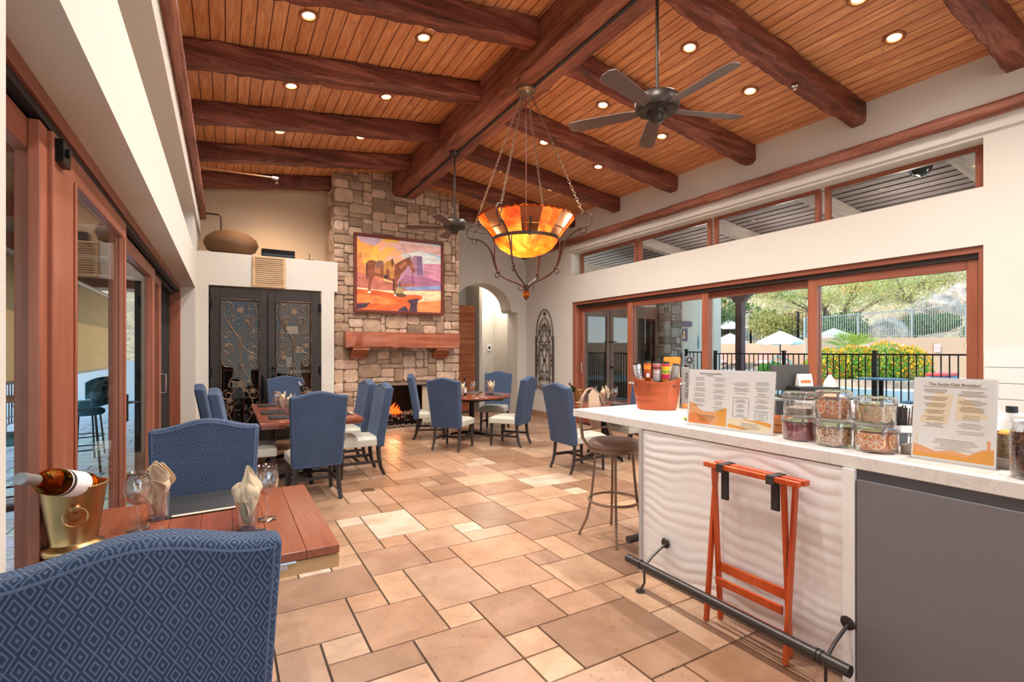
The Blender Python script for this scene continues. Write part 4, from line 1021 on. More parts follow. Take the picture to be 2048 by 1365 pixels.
def napkin(label, loc, rz=0, kind=0, group='folded sand napkins'):
    """folded cloth standing in a tumbler, origin at the table"""
    t = thing('napkin', label, 'napkin', loc, rz, group)
    m = MB(); n = 40; prof = [(.010, .020), (.020, .05), (.028, .095), (.036, .112), (.040, .128), (.036, .145), (.024, .158), (.004, .165)]
    ph = 1.3*kind+.4
    m.lathe(prof, n, fn=lambda r, z, a: r*(1+(.22 if z > .1 else .12)*math.sin(3*a+ph+z*25)+.10*math.sin(7*a-z*40)))
    m.build('cloth_bundle', NAPKIN, t, True, angle=180)
    m = MB()
    def sheet(poly, off, tilt, curl=.015):
        # diamond-shaped fold, slightly curved
        N = 8; vs = []; fs = []
        (w, z0, zm, z1) = poly
        for j in range(N+1):
            v = j/N; z = z0+(z1-z0)*v; zz = (z-z0)/(zm-z0) if z < zm else (z1-z)/(z1-zm); hw = max(.002, w*max(0, min(1, zz))**.8)
            for i in range(N+1):
                u = -1+2*i/N; vs.append((u*hw+.008*math.sin(v*3), off+curl*(u*u)*hw/.05+tilt*(z-z0)+.004*math.sin(u*5+v*6), z))
        for j in range(N):
            for i in range(N): fs.append((j*(N+1)+i, j*(N+1)+i+1, (j+1)*(N+1)+i+1, (j+1)*(N+1)+i))
        m.add(vs, fs)
    if kind == 0:
        sheet((.058, .062, .142, .150), -.046, .05, -.02); sheet((.056, .128, .150, .205), -.036, .05, -.012); sheet((.052, .128, .155, .214), -.022, .0, -.01); sheet((.05, .09, .14, .2), .03, -.1, -.02)
    elif kind == 1:
        sheet((.030, .05, .12, .14), -.034, -.06); sheet((.044, .10, .135, .205), -.034, .12, .02); sheet((.04, .11, .15, .19), -.040, .2, .04); sheet((.03, .1, .15, .215), .0, .05, -.02); sheet((.038, .06, .13, .19), .025, -.05, -.02)
    else:
        for a in range(5):
            A = a*2*PI/5; N = 6; vs = []; 
            base = len(m.v)
            for j in range(N+1):
                v = j/N; z = .10+.10*v; hw = .03*(1-v)**.7+.001; rr_ = .022+.03*v
                for i in range(3):
                    u = i-1; vs.append(((rr_)*math.cos(A)-u*hw*math.sin(A), rr_*math.sin(A)+u*hw*math.cos(A), z-.012*abs(u)))
            fs = [(j*3+i, j*3+i+1, (j+1)*3+i+1, (j+1)*3+i) for j in range(N) for i in range(2)]
            m.add(vs, fs)
    o = m.build('folded_petals', NAPKIN, t, True, angle=180)
    md = o.modifiers.new('t', 'SOLIDIFY'); md.thickness = .0022; md2 = o.modifiers.new('s', 'SUBSURF'); md2.levels = 1; md2.render_levels = 1
    return t
def bucket(label, loc, s=1.0, rz=0):
    t = thing('ice_bucket', label, 'wine bucket', loc, rz, 'brass wine buckets'); t.scale = (s,)*3
    m = MB(); m.lathe([(.0001, .004), (.055, .0), (.068, .002), (.071, .012), (.067, .024), (.056, .030), (.0535, .036), (.062, .10), (.073, .19), (.074, .198), (.0755, .203), (.073, .205), (.070, .2), (.058, .1), (.05, .04), (.0001, .038)], 56); m.build('body', BRASS, t, True, angle=60)
    m = MB()
    for k in range(70): a = 2*PI*k/70; m.ball((.0765*math.cos(a), .0765*math.sin(a), .2035), .0026, 6, 4)
    m.build('beaded_rim', BRASS, t, True)
    for sgn in (-1, 1):
        m = MB(); m.lathe([(.001, .012), (.008, .011), (.013, .006), (.015, -.004)], 16, M=Matrix.Translation((0, sgn*.0665, .145)) @ Matrix.Rotation(-sgn*PI/2, 4, 'X')); m.build('boss', BRASS, t, True)
        m = MB(); m.tube([(.026*math.sin(2*PI*i/28), sgn*(.078-.004*math.cos(2*PI*i/28)), .122+.026*math.cos(2*PI*i/28)) for i in range(28)], .0024, 8, closed=True); m.build('ring_handle', BRASS, t, True)
    return t
def bottle(label, loc, rot, mat, foil, lab=PAPER, s=1.0, group='wine bottles on the tables'):
    """origin at the bottle base; axis +z"""
    t = thing('wine_bottle', label, 'bottle', loc, 0, group); t.rotation_euler = rot; t.scale = (s,)*3
    m = MB(); m.lathe([(.0001, .006), (.03, .0), (.037, .004), (.0375, .02), (.0375, .16), (.035, .185), (.024, .212), (.0155, .235), (.0142, .25), (.0142, .285), (.0001, .285)], 28); m.build('glass_body', mat, t, True, angle=60)
    m = MB(); m.lathe([(.0152, .236), (.0150, .28), (.0158, .282), (.0158, .3), (.0001, .301)], 20); m.build('foil_capsule', foil, t, True)
    m = MB(); m.shell([(.0379, .045), (.0379, .145)], 28); 
    m.build('paper_label', lab, t, True)
    m = MB(); m.shell([(.0381, .125), (.0381, .14)], 28); m.build('label_band', flat('label_band', '3c2a22', .6), t, True)
    return t
def menu(label, loc, rz, w=.26, d=.24, group='black menu folders'):
    t = thing('menu_folder', label, 'menu', loc, rz, group)
    m = MB(); m.box(-w/2, w/2, -d/2, d/2, .0, .004); M = Matrix.Rotation(D_(2), 4, 'X'); m.box(-w/2, w/2, -d/2, d/2, .007, .011, M=M)
    m.build('leather_covers', flat('black_leather', '232426', .45), t, bevel=.001)
    m = MB(); m.box(-w/2+.02, w/2-.02, -d/2+.001, d/2-.01, .0042, .0062); m.build('pages', flat('cream_pages', 'cbb9a4', .7), t)
    return t
Z = .751
GS = (1.27,)*3
wg = wine_glass('left wine glass on the near table, between the brass bucket and a napkin', (-.325, 2.65, Z), s=1.27)
dup(wg, (.165, 2.525, Z), label='right wine glass on the near table, behind the right napkin')
tb = tumbler('left water tumbler on the near table holding a pointed napkin', (-.265, 2.78, Z)); tb.scale = GS
dup(tb, (.083, 2.43, Z), label='right water tumbler on the near table holding a rolled napkin')
nk0 = napkin('pointed napkin in the left tumbler of the near table', (-.265, 2.78, Z+.001), D_(-22), 0); nk0.scale = GS
nk1 = napkin('swirled napkin in the right tumbler of the near table', (.083, 2.43, Z+.001), D_(5), 1); nk1.scale = GS
mn = menu('black menu folder lying at the far side of the near table', (-.095, 2.93, Z), D_(4), .30, .33)
dup(mn, (-.01, 2.20, Z), D_(-4), label='black menu folder in front of the right tumbler, mostly behind the chair back')
bk = bucket('large brass ice bucket with ring handle on the near table', (-.505, 2.50, Z), 1.16, D_(14)); bk.scale = (1.36, 1.36, 1.26)
bot = bottle('amber wine bottle tilted to the left in the near brass bucket', (-.468, 2.50, Z+.248), Vector((-.13, -.45, .15)).to_track_quat('Z', 'X').to_euler(), AMBERG, flat('grey_foil', '8e8a86', .4, .4), s=1.25)
# long table
for (x, y, l) in ((.56, 7.05, 'wine glass on the long table, left of the two napkins'), (.98, 7.2, 'wine glass on the long table hidden behind the near chair back')):
    dup(wg, (x, y, Z), label=l)
for (x, y, l) in ((.63, 7.12, 'tumbler with a napkin on the long table, the farther one'), (.68, 6.62, 'tumbler with a napkin on the long table, the nearer one')): dup(tb, (x, y, Z), label=l)
nk2 = napkin('star shaped napkin in the farther tumbler on the long table', (.63, 7.12, Z+.001), D_(40), 2); nk2.scale = GS
dup(nk2, (.68, 6.62, Z+.001), D_(0), 'star shaped napkin in the nearer tumbler on the long table')
for (x, y, l) in ((.60, 6.32, 'black menu folder nearest the front edge of the long table'), (.55, 6.85, 'black menu folder second from the front of the long table'), (.56, 7.75, 'black menu folder at the far end of the long table'), (1.2, 6.35, 'black menu folder on the right side of the long table')): dup(mn, (x, y, Z), D_(90), l)
bk2 = dup(bk, (.98, 7.45, Z), D_(0), 'brass ice bucket on the long table behind the front chair', scale=(1.0,)*3)
bottle('dark wine bottle leaning in the bucket on the long table', (1.02, 7.45, Z+.08), (0, D_(-28), 0), DARKG, flat('silver_foil', 'c8c8c8', .3, .6))
# round table
bottle('dark red wine bottle standing on the round table', (3.62, 7.93, Z), (0, 0, 0), DARKG, flat('black_foil', '141216', .3, .4))
for (x, y, l) in ((3.50, 8.0, 'wine glass left of the bottle on the round table'), (3.66, 7.68, 'wine glass right of the bottle on the round table'), (4.15, 8.05, 'wine glass at the right side of the round table'), ): dup(wg, (x, y, Z), label=l)
for (x, y, l) in ((3.50, 7.78, 'tumbler in front of the bottle on the round table'), (4.10, 7.84, 'tumbler at the right side of the round table')): dup(tb, (x, y, Z), label=l)
dup(nk2, (3.50, 7.78, Z+.001), D_(20), 'star shaped napkin in front of the bottle on the round table'); dup(nk2, (4.10, 7.84, Z+.001), D_(70), 'star shaped napkin at the right of the round table')
for (x, y, r_z, l) in ((3.98, 8.35, -40, 'black menu folder on the far side of the round table'), (4.2, 7.8, 30, 'black menu folder on the right side of the round table')): dup(mn, (x, y, Z), D_(r_z), l)
# window table
bk3 = dup(bk, (4.48, 5.80, Z), D_(0), 'brass ice bucket on the small table by the right windows', scale=(1.0,)*3)
bottle('green wine bottle leaning left in the bucket by the right windows', (4.52, 5.80, Z+.07), (0, D_(-38), D_(-20)), GREENG, flat('olive_foil', '5a5848', .3, .5))
for (x, y, l) in ((4.74, 5.78, 'wine glass just right of the bucket on the window table'), (4.92, 5.52, 'wine glass nearest the bar on the window table')): dup(wg, (x, y, Z), label=l)
dup(tb, (4.80, 5.62, Z), label='tumbler with a napkin on the window table')
dup(nk0, (4.80, 5.62, Z+.001), D_(20), 'pointed napkin between the two glasses on the window table')
dup(mn, (4.85, 5.22, Z), D_(0), 'black menu folder on the window table')

# ------------------------------------------------------------------ painting
pa = thing('framed_painting', 'large framed western painting of a saddled horse and a seated cowboy, on the chimney', 'painting', (2.917, 9.345, 2.97))
W, H = .88, .735
m = MB()
for b in ((-W, W, -.04, .02, H-.055, H), (-W, W, -.04, .02, -H, -H+.055), (-W, -W+.055, -.04, .02, -H+.055, H-.055), (W-.055, W, -.04, .02, -H+.055, H-.055)): m.box(*b)
m.build('frame', m_wood('reddish_frame', hx('4b1a10'), hx('6b2c1c'), hx('824030'), 'x', .4), pa, bevel=.008)
m = MB(); m.box(-W+.05, W-.05, -.012, .02, -H+.05, H-.05)
PW, PH = W-.055, H-.055
def paint_sky():
    t = NT('painted_sky'); tc = t.add('TexCoord'); sp = t.add('SeparateXYZ', i_0=tc.outputs['Object'])
    n = t.noise(t.coords((2, 1, 3)), 2, 5, .6, 1.0)
    f = t.math('ADD', t.math('MULTIPLY', sp.outputs[0], .55), t.math('MULTIPLY', t.math('SUBTRACT', n, .5), 1.3)); f = t.math('ADD', f, .45)
    c = t.ramp(f, [(0, hx('ffa050')), (.22, hx('ffc850')), (.4, hx('ffb48c')), (.58, hx('f6d0cc')), (.8, hx('bcd8e8')), (1, hx('8fb8dc'))])
    t.bsdf(c, .6); return t.m
mats = [paint_sky()]; idx = {}
def pm(name, c):
    if name not in idx:
        t = NT('paint_'+name); n = t.noise(t.coords((1, 1, 2.5)), 5, 3, .5, .4); b = hx(c); t.bsdf(t.ramp(n, [(.32, tuple(q*.72 for q in b)), (.5, b), (.7, tuple(min(1, q*1.18+.02) for q in b))]), .6); mats.append(t.m); idx[name] = len(mats)-1
    return idx[name]
lay = [0]
def P(poly, name, c):
    """poly in 0..1 picture coordinates, y down"""
    lay[0] += 1; y = -.0125-.00012*lay[0]
    vs = [(-PW+2*PW*a, y, PH-2*PH*b) for a, b in poly]
    mi = pm(name, c)
    from mathutils.geometry import tessellate_polygon
    tri = tessellate_polygon([[Vector((v[0], v[2], 0)) for v in vs]])
    for q in tri:
        a, b, c_ = [vs[k] for k in q]
        if (b[0]-a[0])*(c_[2]-a[2])-(b[2]-a[2])*(c_[0]-a[0]) < 0: b, c_ = c_, b
        m.add([a, b, c_], [(0, 1, 2)], mi)
P([(0,0),(.3,0),(.2,.12),(.05,.08)], 'mauve', 'c9a8b8'); P([(.35,.05),(1,.02),(1,.16),(.7,.12),(.55,.2)], 'pink', 'f4c0b8'); P([(.5,.2),(.75,.12),(1,.2),(1,.3),(.6,.3)], 'pale', 'e8ece8')
P([(0,.3),(.05,.2),(.06,.35),(.1,.42),(.18,.5),(.3,.55),(.3,.72),(0,.72)], 'farmesa', 'e08850')
P([(.48,.36),(.55,.28),(.65,.26),(.7,.55),(.45,.6)], 'mesa_far', 'c48ca8')
P([(.64,.22),(.67,.19),(.72,.2),(.76,.19),(.78,.5),(.8,.52),(.62,.52)], 'butte', '8c6a90'); P([(.64,.22),(.67,.19),(.70,.2),(.7,.5),(.62,.52)], 'butte_lit', 'b48494')
P([(.78,.3),(1,.28),(1,.62),(.78,.55)], 'mesa_pink', 'd890a8'); P([(.55,.5),(.75,.47),(1,.55),(1,.72),(.4,.7)], 'plateau', 'b07090'); P([(0,.48),(.1,.52),(.35,.6),(.5,.62),(.6,.6),(1,.68),(1,.74),(0,.72)], 'slope', 'c4705c')
P([(.5,.66),(1,.6),(1,.66),(.6,.7)], 'blueband', '8c9cc8')
P([(0,.7),(.3,.72),(1,.68),(1,1),(0,1)], 'river', 'f0d8a8'); P([(.7,.86),(1,.82),(1,1),(.65,1)], 'shore', 'f09050')
P([(0,.72),(.25,.73),(.45,.76),(.75,.76),(.77,.8),(.73,.84),(.68,.84),(.70,.92),(.66,1),(0,1)], 'cliff', 'e8642a'); P([(0,.78),(.2,.8),(.4,.83),(.5,.9),(.3,.92),(0,.9)], 'cliff_lit', 'f08440')
P([(.58,.84),(.72,.8),(.70,.9),(.70,1),(.6,1),(.62,.9)], 'cliff_dark', '4a3040'); P([(0,.92),(.15,.9),(.1,.97),(0,1)], 'cliff_dark', '4a3040'); P([(.48,.97),(.56,.92),(.6,1),(.47,1)], 'cliff_dark', '4a3040')
HB = '8e4a2c'; HD = '52261a'; HL = 'b8704a'
P([(.105,.40),(.12,.33),(.17,.31),(.22,.33),(.30,.34),(.38,.33),(.44,.34),(.50,.29),(.56,.25),(.585,.235),(.60,.24),(.63,.27),(.66,.36),(.675,.41),(.66,.435),(.635,.42),(.61,.36),(.585,.35),(.55,.42),(.50,.48),(.485,.55),(.44,.57),(.42,.585),(.33,.56),(.25,.53),(.20,.53),(.175,.58),(.16,.64),(.15,.70),(.155,.75),(.125,.75),(.128,.66),(.13,.58),(.115,.52)], 'horse', HB)
P([(.43,.55),(.47,.55),(.455,.65),(.45,.76),(.425,.78),(.42,.66),(.41,.58)], 'horse', HB); P([(.405,.55),(.43,.57),(.425,.68),(.42,.72),(.405,.72),(.41,.62)], 'horse_dark', HD)
P([(.595,.25),(.61,.19),(.615,.25)], 'horse_dark', HD); P([(.62,.25),(.63,.2),(.635,.26)], 'horse_dark', HD); P([(.62,.29),(.65,.36),(.662,.41),(.64,.4),(.625,.34)], 'horse_lit', HL)
P([(.48,.36),(.56,.28),(.58,.32),(.5,.42)], 'horse_lit', HL); P([(.1,.36),(.12,.36),(.115,.5),(.12,.6),(.105,.56)], 'horse_dark', HD); P([(.2,.36),(.28,.38),(.26,.5),(.2,.48)], 'horse_lit', 'b86030')
P([(.125,.74),(.155,.74),(.16,.77),(.12,.77)], 'hoof', 'ece0d0'); P([(.425,.76),(.455,.76),(.46,.8),(.42,.79)], 'hoof', 'ece0d0')
P([(.20,.36),(.24,.31),(.29,.31),(.31,.36),(.28,.41),(.21,.4)], 'roll', '8a5a50'); P([(.30,.35),(.36,.3),(.40,.27),(.43,.33),(.43,.4),(.42,.55),(.38,.55),(.36,.42),(.33,.42),(.33,.52),(.30,.52)], 'saddle', 'c88840'); P([(.385,.3),(.41,.26),(.42,.34),(.4,.4)], 'saddle_dark', '6e4220'); P([(.31,.5),(.35,.51),(.34,.56),(.31,.55)], 'stirrup', '3a2018')
P([(.642,.42),(.646,.42),(.65,.65),(.644,.65)], 'rein', '70302a')
P([(.475,.60),(.485,.575),(.50,.572),(.505,.6),(.53,.605),(.475,.612)], 'hat', '9a6238'); P([(.48,.61),(.505,.61),(.5,.64),(.485,.64)], 'face', '704030'); P([(.47,.635),(.5,.63),(.51,.66),(.47,.66)], 'scarf', '406090')
P([(.445,.70),(.46,.655),(.50,.65),(.53,.70),(.545,.76),(.46,.77),(.44,.75)], 'shirt', 'b49a68'); P([(.44,.75),(.5,.745),(.575,.765),(.57,.785),(.53,.80),(.45,.795)], 'chaps', '6a4828')
m.build('canvas', mats, pa)

# ------------------------------------------------------------------ chandelier
cx, cy, cz = 2.957, 4.80, 4.50
chd = thing('chandelier', 'amber glass bowl chandelier hung on four chains from the ridge beam', 'chandelier', (cx, cy, 0))
m = MB(); m.lathe([(.001, cz), (.11, cz), (.11, cz-.03), (.07, cz-.045), (.06, cz-.07), (.001, cz-.08)], 28); m.build('canopy', CHAINM, chd, True)
# bowl
m = MB(); prof = [(.001, 2.60), (.12, 2.605), (.22, 2.64), (.30, 2.69), (.345, 2.75), (.36, 2.78)]
m.shell(prof, 56); m.build('glass_bowl', AMBER, chd, True, angle=180)
ring_prof = [(.365, 2.79), (.45, 2.9), (.545, 3.02)]
PANELT = m_pane('textured_glass', (.86, .45, .3), 1.6)
m = MB(); n = 56; vs = []; fs = []
for j, (r, z) in enumerate(ring_prof):
    for k in range(n):
        a = 2*PI*k/n; vs.append((r*math.cos(a), r*math.sin(a), z+(.006*math.sin(k*PI) if j == 2 else 0)))
pf = {0: [], 1: []}
for j in range(2):
    for k in range(n):
        f = (j*n+k, j*n+(k+1) % n, (j+1)*n+(k+1) % n, (j+1)*n+k); pf[0 if (k//4) % 2 == 0 else 1].append(f)
m.add(vs, pf[0]); o = m.build('amber_rim_panels', AMBER, chd, True, angle=180)
m = MB(); m.add(vs, pf[1]); m.build('textured_rim_panels', AMBER if False else m_glass('rippled_amber_glass', (.9, .45, .22), .25, 1.3), chd, True, angle=180)
m = MB(); m.tube([((.547+.004*math.sin(40*2*PI*k/160))*math.cos(2*PI*k/160), (.547+.004*math.sin(40*2*PI*k/160))*math.sin(2*PI*k/160), 3.022+.006*math.sin(40*2*PI*k/160)) for k in range(160)], .006, 6, closed=True); m.build('scalloped_edge', m_glass('amber_edge', (.8, .3, .1), .2), chd, True)
m = MB(); m.shell([(.368, 2.765), (.372, 2.80)], 56); m.shell([(.378, 2.80), (.374, 2.765)], 56)
m.build('metal_band', BRONZE, chd, True); m = MB(); m.tube([(.42*math.cos(2*PI*k/60), .42*math.sin(2*PI*k/60), 2.885) for k in range(60)], .007, 6, closed=True); m.build('hoop', BRONZE, chd, True)
a0 = math.atan2(-.62*math.cos(.5237)-.28*-math.sin(.5237), -.62*math.sin(.5237)-.28*math.cos(.5237))
for k in range(4):
    a = a0+k*PI/2+.0; c, s = math.cos(a), math.sin(a)
    def R3(pts): return [(r*c, r*s, z) for r, z in pts]
    m = MB()
    m.tube(R3(bez([(.02, 2.22), (.05, 2.32), (.22, 2.30), (.34, 2.42)], 10)+bez([(.34, 2.42), (.46, 2.55), (.38, 2.78), (.66, 2.86)], 14)), .009, 7)
    m.tube(R3(bez([(.36, 2.46), (.42, 2.62), (.42, 2.75), (.62, 2.84)], 12)+spiral(.69, 2.95, .09, .03, -60, 230, 18)), .008, 7)
    m.tube(R3(spiral(.66, 2.83, .05, .015, 60, -230, 14)), .006, 6); m.tube(R3(spiral(.36, 2.40, .04, .012, 100, -200, 12)), .006, 6)
    m.tube(R3([(.365, 2.45), (.40, 2.6), (.40, 2.75), (.372, 2.79)]), .007, 6); m.ball((.35*c, .35*s, 2.44), .02, 8, 6); m.ball((.64*c, .64*s, 2.85), .018, 8, 6)
    m.build('scroll_arm', BRONZE, chd, True)
    m = MB(); p0 = Vector((.66*c, .66*s, 3.02)); p1 = Vector((.06*c, .06*s, cz-.07)); L = (p1-p0).length; N = int(L/.036); d = (p1-p0)/L
    sd = d.cross(Vector((0,0,1))).normalized(); up = sd.cross(d)
    for i in range(N):
        q = p0+d*(L*(i+.5)/N); e = sd if i % 2 else up
        m.tube([tuple(q+d*(.024*math.cos(2*PI*t/8))+e*(.012*math.sin(2*PI*t/8))) for t in range(8)], .0035, 4, closed=True)
    m.build('chain', CHAINM, chd, True)
    m = MB(); m.box(-.008, .008, -.012, .012, -.12, .09, M=Matrix.Translation((.42*math.cos(a+.5), .42*math.sin(a+.5), 2.86)) @ Matrix.Rotation(a+.5, 4, 'Z') @ Matrix.Rotation(D_(35), 4, 'Y')); m.build('strap', BRONZE, chd)
m = MB(); m.cyl((0, 0, 2.62), (0, 0, cz-.05), .006, n=8); m.build('power_cord', flat('red_cord', '6e3026', .5), chd)
m = MB(); m.lathe([(.001, 2.10), (.022, 2.12), (.04, 2.155), (.035, 2.19), (.012, 2.215), (.001, 2.22)], 20); m.build('finial', m_glass('amber_finial', (.95, .5, .2), 0.05), chd, True)
m = MB()
for k in range(4):
    a = a0+k*PI/2+.7; m.tube([(r*math.cos(a), r*math.sin(a), z) for r, z in spiral(.06, 2.25, .045, .03, 200, 400, 10)], .005, 6)
m.cyl((0, 0, 2.2), (0, 0, 2.28), .02, n=12); m.build('finial_collar', BRONZE, chd, True)
for (dx, dy) in ((.1, 0), (-.1, .05), (0, -.1)):
    ld = bpy.data.lights.new('chandelier_bulb', 'POINT'); ld.energy = 5; ld.color = (1, .64, .3); ld.shadow_soft_size = .04
    lo = bpy.data.objects.new('chandelier_bulb', ld); COL.objects.link(lo); lo.location = (cx+dx, cy+dy, 2.78)

# ------------------------------------------------------------------ ceiling fans
def fan(label, x, y, ztop, zm, R, rot0):
    t = thing('ceiling_fan', label, 'fan', (x, y, 0), 0, 'dark bronze ceiling fans')
    FM = flat('fan_bronze', '382f29', .4, .5)
    m = MB(); m.lathe([(.001, ztop), (.07, ztop), (.07, ztop-.03), (.05, ztop-.07), (.02, ztop-.08), (.001, ztop-.08)], 24); m.build('canopy', FM, t, True)
    m = MB(); m.cyl((0, 0, zm+.06), (0, 0, ztop-.05), .0135, n=14); m.build('downrod', FM, t, True)
    m = MB(); m.lathe([(.02, zm+.09), (.04, zm+.08), (.155, zm+.06), (.172, zm+.045), (.172, zm-.03), (.16, zm-.05), (.075, zm-.055), (.07, zm-.085), (.055, zm-.09), (.052, zm-.13), (.04, zm-.14), (.001, zm-.142)], 40); m.build('motor_housing', FM, t, True, angle=50)
    m = MB()
    for k in range(40):
        a = 2*PI*k/40; m.box(.085, .15, -.003, .003, -.004, .004, M=Matrix.Translation((0, 0, zm-.055)) @ Matrix.Rotation(a, 4, 'Z'))
    m.build('vent_fins', flat('fan_fin', '6b625a', .4, .5), t)
    for k in range(5):
        a = rot0+k*2*PI/5; M = Matrix.Rotation(a, 4, 'Z') @ Matrix.Translation((0, 0, zm-.045)) @ Matrix.Rotation(D_(11), 4, 'X')
        m = MB(); m.prism([(.14, -.03), (.24, -.055), (.6, -.07), (R-.03, -.066), (R, -.03), (R, .03), (R-.03, .066), (.6, .07), (.24, .055), (.14, .03)], -.003, .004, 'z', M=M)
        m.build('blade', flat('fan_blade', '5a4640', .5), t, bevel=.001)
    return t
fan('near dark ceiling fan on a long rod, right of the chandelier', 3.0, 2.866, 4.5, 3.50, .74, D_(-20))
fan('far dark ceiling fan on a rod in front of the chimney', 2.96, 6.84, 4.5, 3.41, .72, D_(10))
# ------------------------------------------------------------------ bar
BX = 2.475; BZ = 1.045
bar = thing('bar_counter', 'white bar island with wavy front panels and quartz top', 'bar', (0, 0, 0))
m = MB(); m.box(BX+.005, 3.30, -1.6, 3.29, BZ-.06, BZ); m.build('quartz_top', QUARTZ, bar, bevel=.004)
m = MB(); m.box(BX+.03, 3.05, -1.55, 1.17, 0, BZ-.06); m.box(BX+.03, 3.05, 1.17, 2.50, 0, BZ-.06); m.build('carcass', WHITE, bar)
# wavy front panel
m = MB(); ny, nz = 150, 110; y0, y1, z0, z1 = 1.225, 2.505, .02, BZ-.065
rw = random.Random(2); ph = [rw.uniform(0, 6) for _ in range(8)]
def wave(y, z):
    w = z+.022*math.sin(y*6.1+ph[0]+z*1.5)+.012*math.sin(y*13+ph[1]-z*4)+.006*math.sin(y*23+ph[2]+z*9)
    ph_ = (w/.062)+.5*math.sin(y*3.3+z*5+ph[3]); f = ph_-math.floor(ph_)
    amp = .55+.45*math.sin(y*4+z*11+ph[4])*math.sin(y*2.2-z*6+ph[5])
    return .0042*amp*(math.sin(PI*f)**1.0)*(1.3-.9*f)
vs = []; fs = []
for j in range(nz+1):
    for i in range(ny+1):
        y = y0+(y1-y0)*i/ny; z = z0+(z1-z0)*j/nz; e = min(1, min(i, ny-i)/2)
        vs.append((BX+.012-wave(y, z)*e, y, z))
for j in range(nz):
    for i in range(ny): a = j*(ny+1)+i; fs.append((a, a+ny+1, a+ny+2, a+1))
m.add(vs, fs); m.build('wave_panel', WAVE, bar, True, angle=180)
m = MB(); m.box(BX-.008, BX+.028, 1.172, 1.222, .0, BZ-.062); m.build('panel_trim', WHITE, bar, bevel=.002)
m = MB(); m.box(BX-.004, BX+.028, -1.55, 1.165, .02, BZ-.105); m.build('grey_door', GREYLAM, bar, bevel=.002)
m = MB(); m.box(BX+.01, BX+.03, -1.55, 1.165, BZ-.105, BZ-.06); m.build('finger_channel', flat('channel_shadow_metal', '5c5a5e', .4, .5), bar)  # darker metal strip set back above the grey door
m = MB(); m.box(BX-.004, 3.05, 2.507, 2.53, .0, BZ-.061); m.build('end_panel', flat('grey_edge', 'b9b6b4', .5), bar)
# foot rail
fr = thing('foot_rail', 'dark metal foot rail along the foot of the white bar', 'foot rail')
RX, RZ = 2.285, .165
m = MB(); m.cyl((RX, 1.10, RZ), (RX, 2.44, RZ), .026, n=24); 
for y in (1.22, 1.24, 2.32): m.cyl((RX, y-.006, RZ), (RX, y+.006, RZ), .030, n=24)
m.build('rail_tube', flat('gunmetal', '4a4644', .35, .7), fr, True)
for y in (1.20, 2.29):
    m = MB(); m.tube([(RX, y, RZ), (RX+.07, y, RZ+.05), (BX-.0, y, .27)], .008, 8); m.lathe([(.001, 0), (.035, .001), (.03, .009), (.001, .012)], 20, M=Matrix.Translation((BX-.001, y, .275)) @ Matrix.Rotation(-PI/2, 4, 'Y'))
    m.tube([(RX, y, RZ-.02), (RX-.0, y, .06), (RX-.015, y+.02, .008)], .007, 8); m.lathe([(.001, .001), (.03, .001), (.028, .008), (.001, .012)], 20, (RX-.015, y+.02, 0)); m.build('bracket', flat('gunmetal', '4a4644', .35, .7), fr, True)
fr2 = thing('foot_rail', 'short dark foot rail around the end of the bar, under the stool', 'foot rail')
m = MB(); m.cyl((2.44, 2.60, .2), (3.0, 2.60, .2), .026, n=24); m.build('rail_tube', flat('gunmetal', '4a4644', .35, .7), fr2, True)
m = MB(); m.tube([(2.6, 2.6, .2), (2.6, 2.52, .2)], .008, 8); m.cyl((2.6, 2.6, .2), (2.6, 2.6, .0), .008, n=8); m.build('bracket', flat('gunmetal', '4a4644', .35, .7), fr2)
# folding tray stand (leaning against the panel)
ts = thing('tray_stand', 'folded orange-stained wooden tray stand with black straps leaning on the bar', 'tray stand')
ya, yb = 1.36, 1.90
def leg(y, xt, xb, zt, zb, w=.03, name='leg'):
    m = MB(); m.bar((xb, y, zb), (xt, y, zt), .018, w, up=(1, 0, 0)); m.build(name, ORANGEW, ts, bevel=.002)
for y, inn in ((1.845, .0), (1.445, .0)):
    leg(y, 2.375, 2.43, .865, .005); leg(y+(.028 if y > 1.6 else -.028), 2.43, 2.345, .865, .005)
m = MB(); m.box(2.352, 2.380, ya, yb, .868, .895); m.build('top_rail', ORANGEW, ts, bevel=.003)
m = MB(); m.box(2.405, 2.452, ya+.0, yb-.03, .868, .895); m.build('top_rail', ORANGEW, ts, bevel=.003)
m = MB(); m.box(2.415, 2.433, 1.454, 1.836, .28, .33); m.build('cross_rail', ORANGEW, ts, bevel=.002)
m = MB(); m.box(2.352, 2.368, 1.42, 1.87, .10, .15); m.build('cross_rail', ORANGEW, ts, bevel=.002)
m = MB(); m.box(2.372, 2.388, 1.454, 1.836, .22, .26); m.build('cross_rail', ORANGEW, ts, bevel=.002)
for y in (1.79, 1.50):
    m = MB(); m.box(2.346, 2.456, y-.02, y+.02, .894, .899); m.box(2.345, 2.349, y-.02, y+.02, .855, .899); m.box(2.349, 2.385, y-.02, y+.02, .860, .864)
    m.box(2.386, 2.390, y-.022, y+.018, .70 if y > 1.6 else .72, .866); m.box(2.396, 2.400, y-.022, y+.018, .70 if y > 1.6 else .72, .866); m.box(2.386, 2.400, y-.022, y+.018, .70 if y > 1.6 else .72, .703 if y > 1.6 else .723)
    m.build('strap', flat('black_webbing', '3a3836', .8), ts)
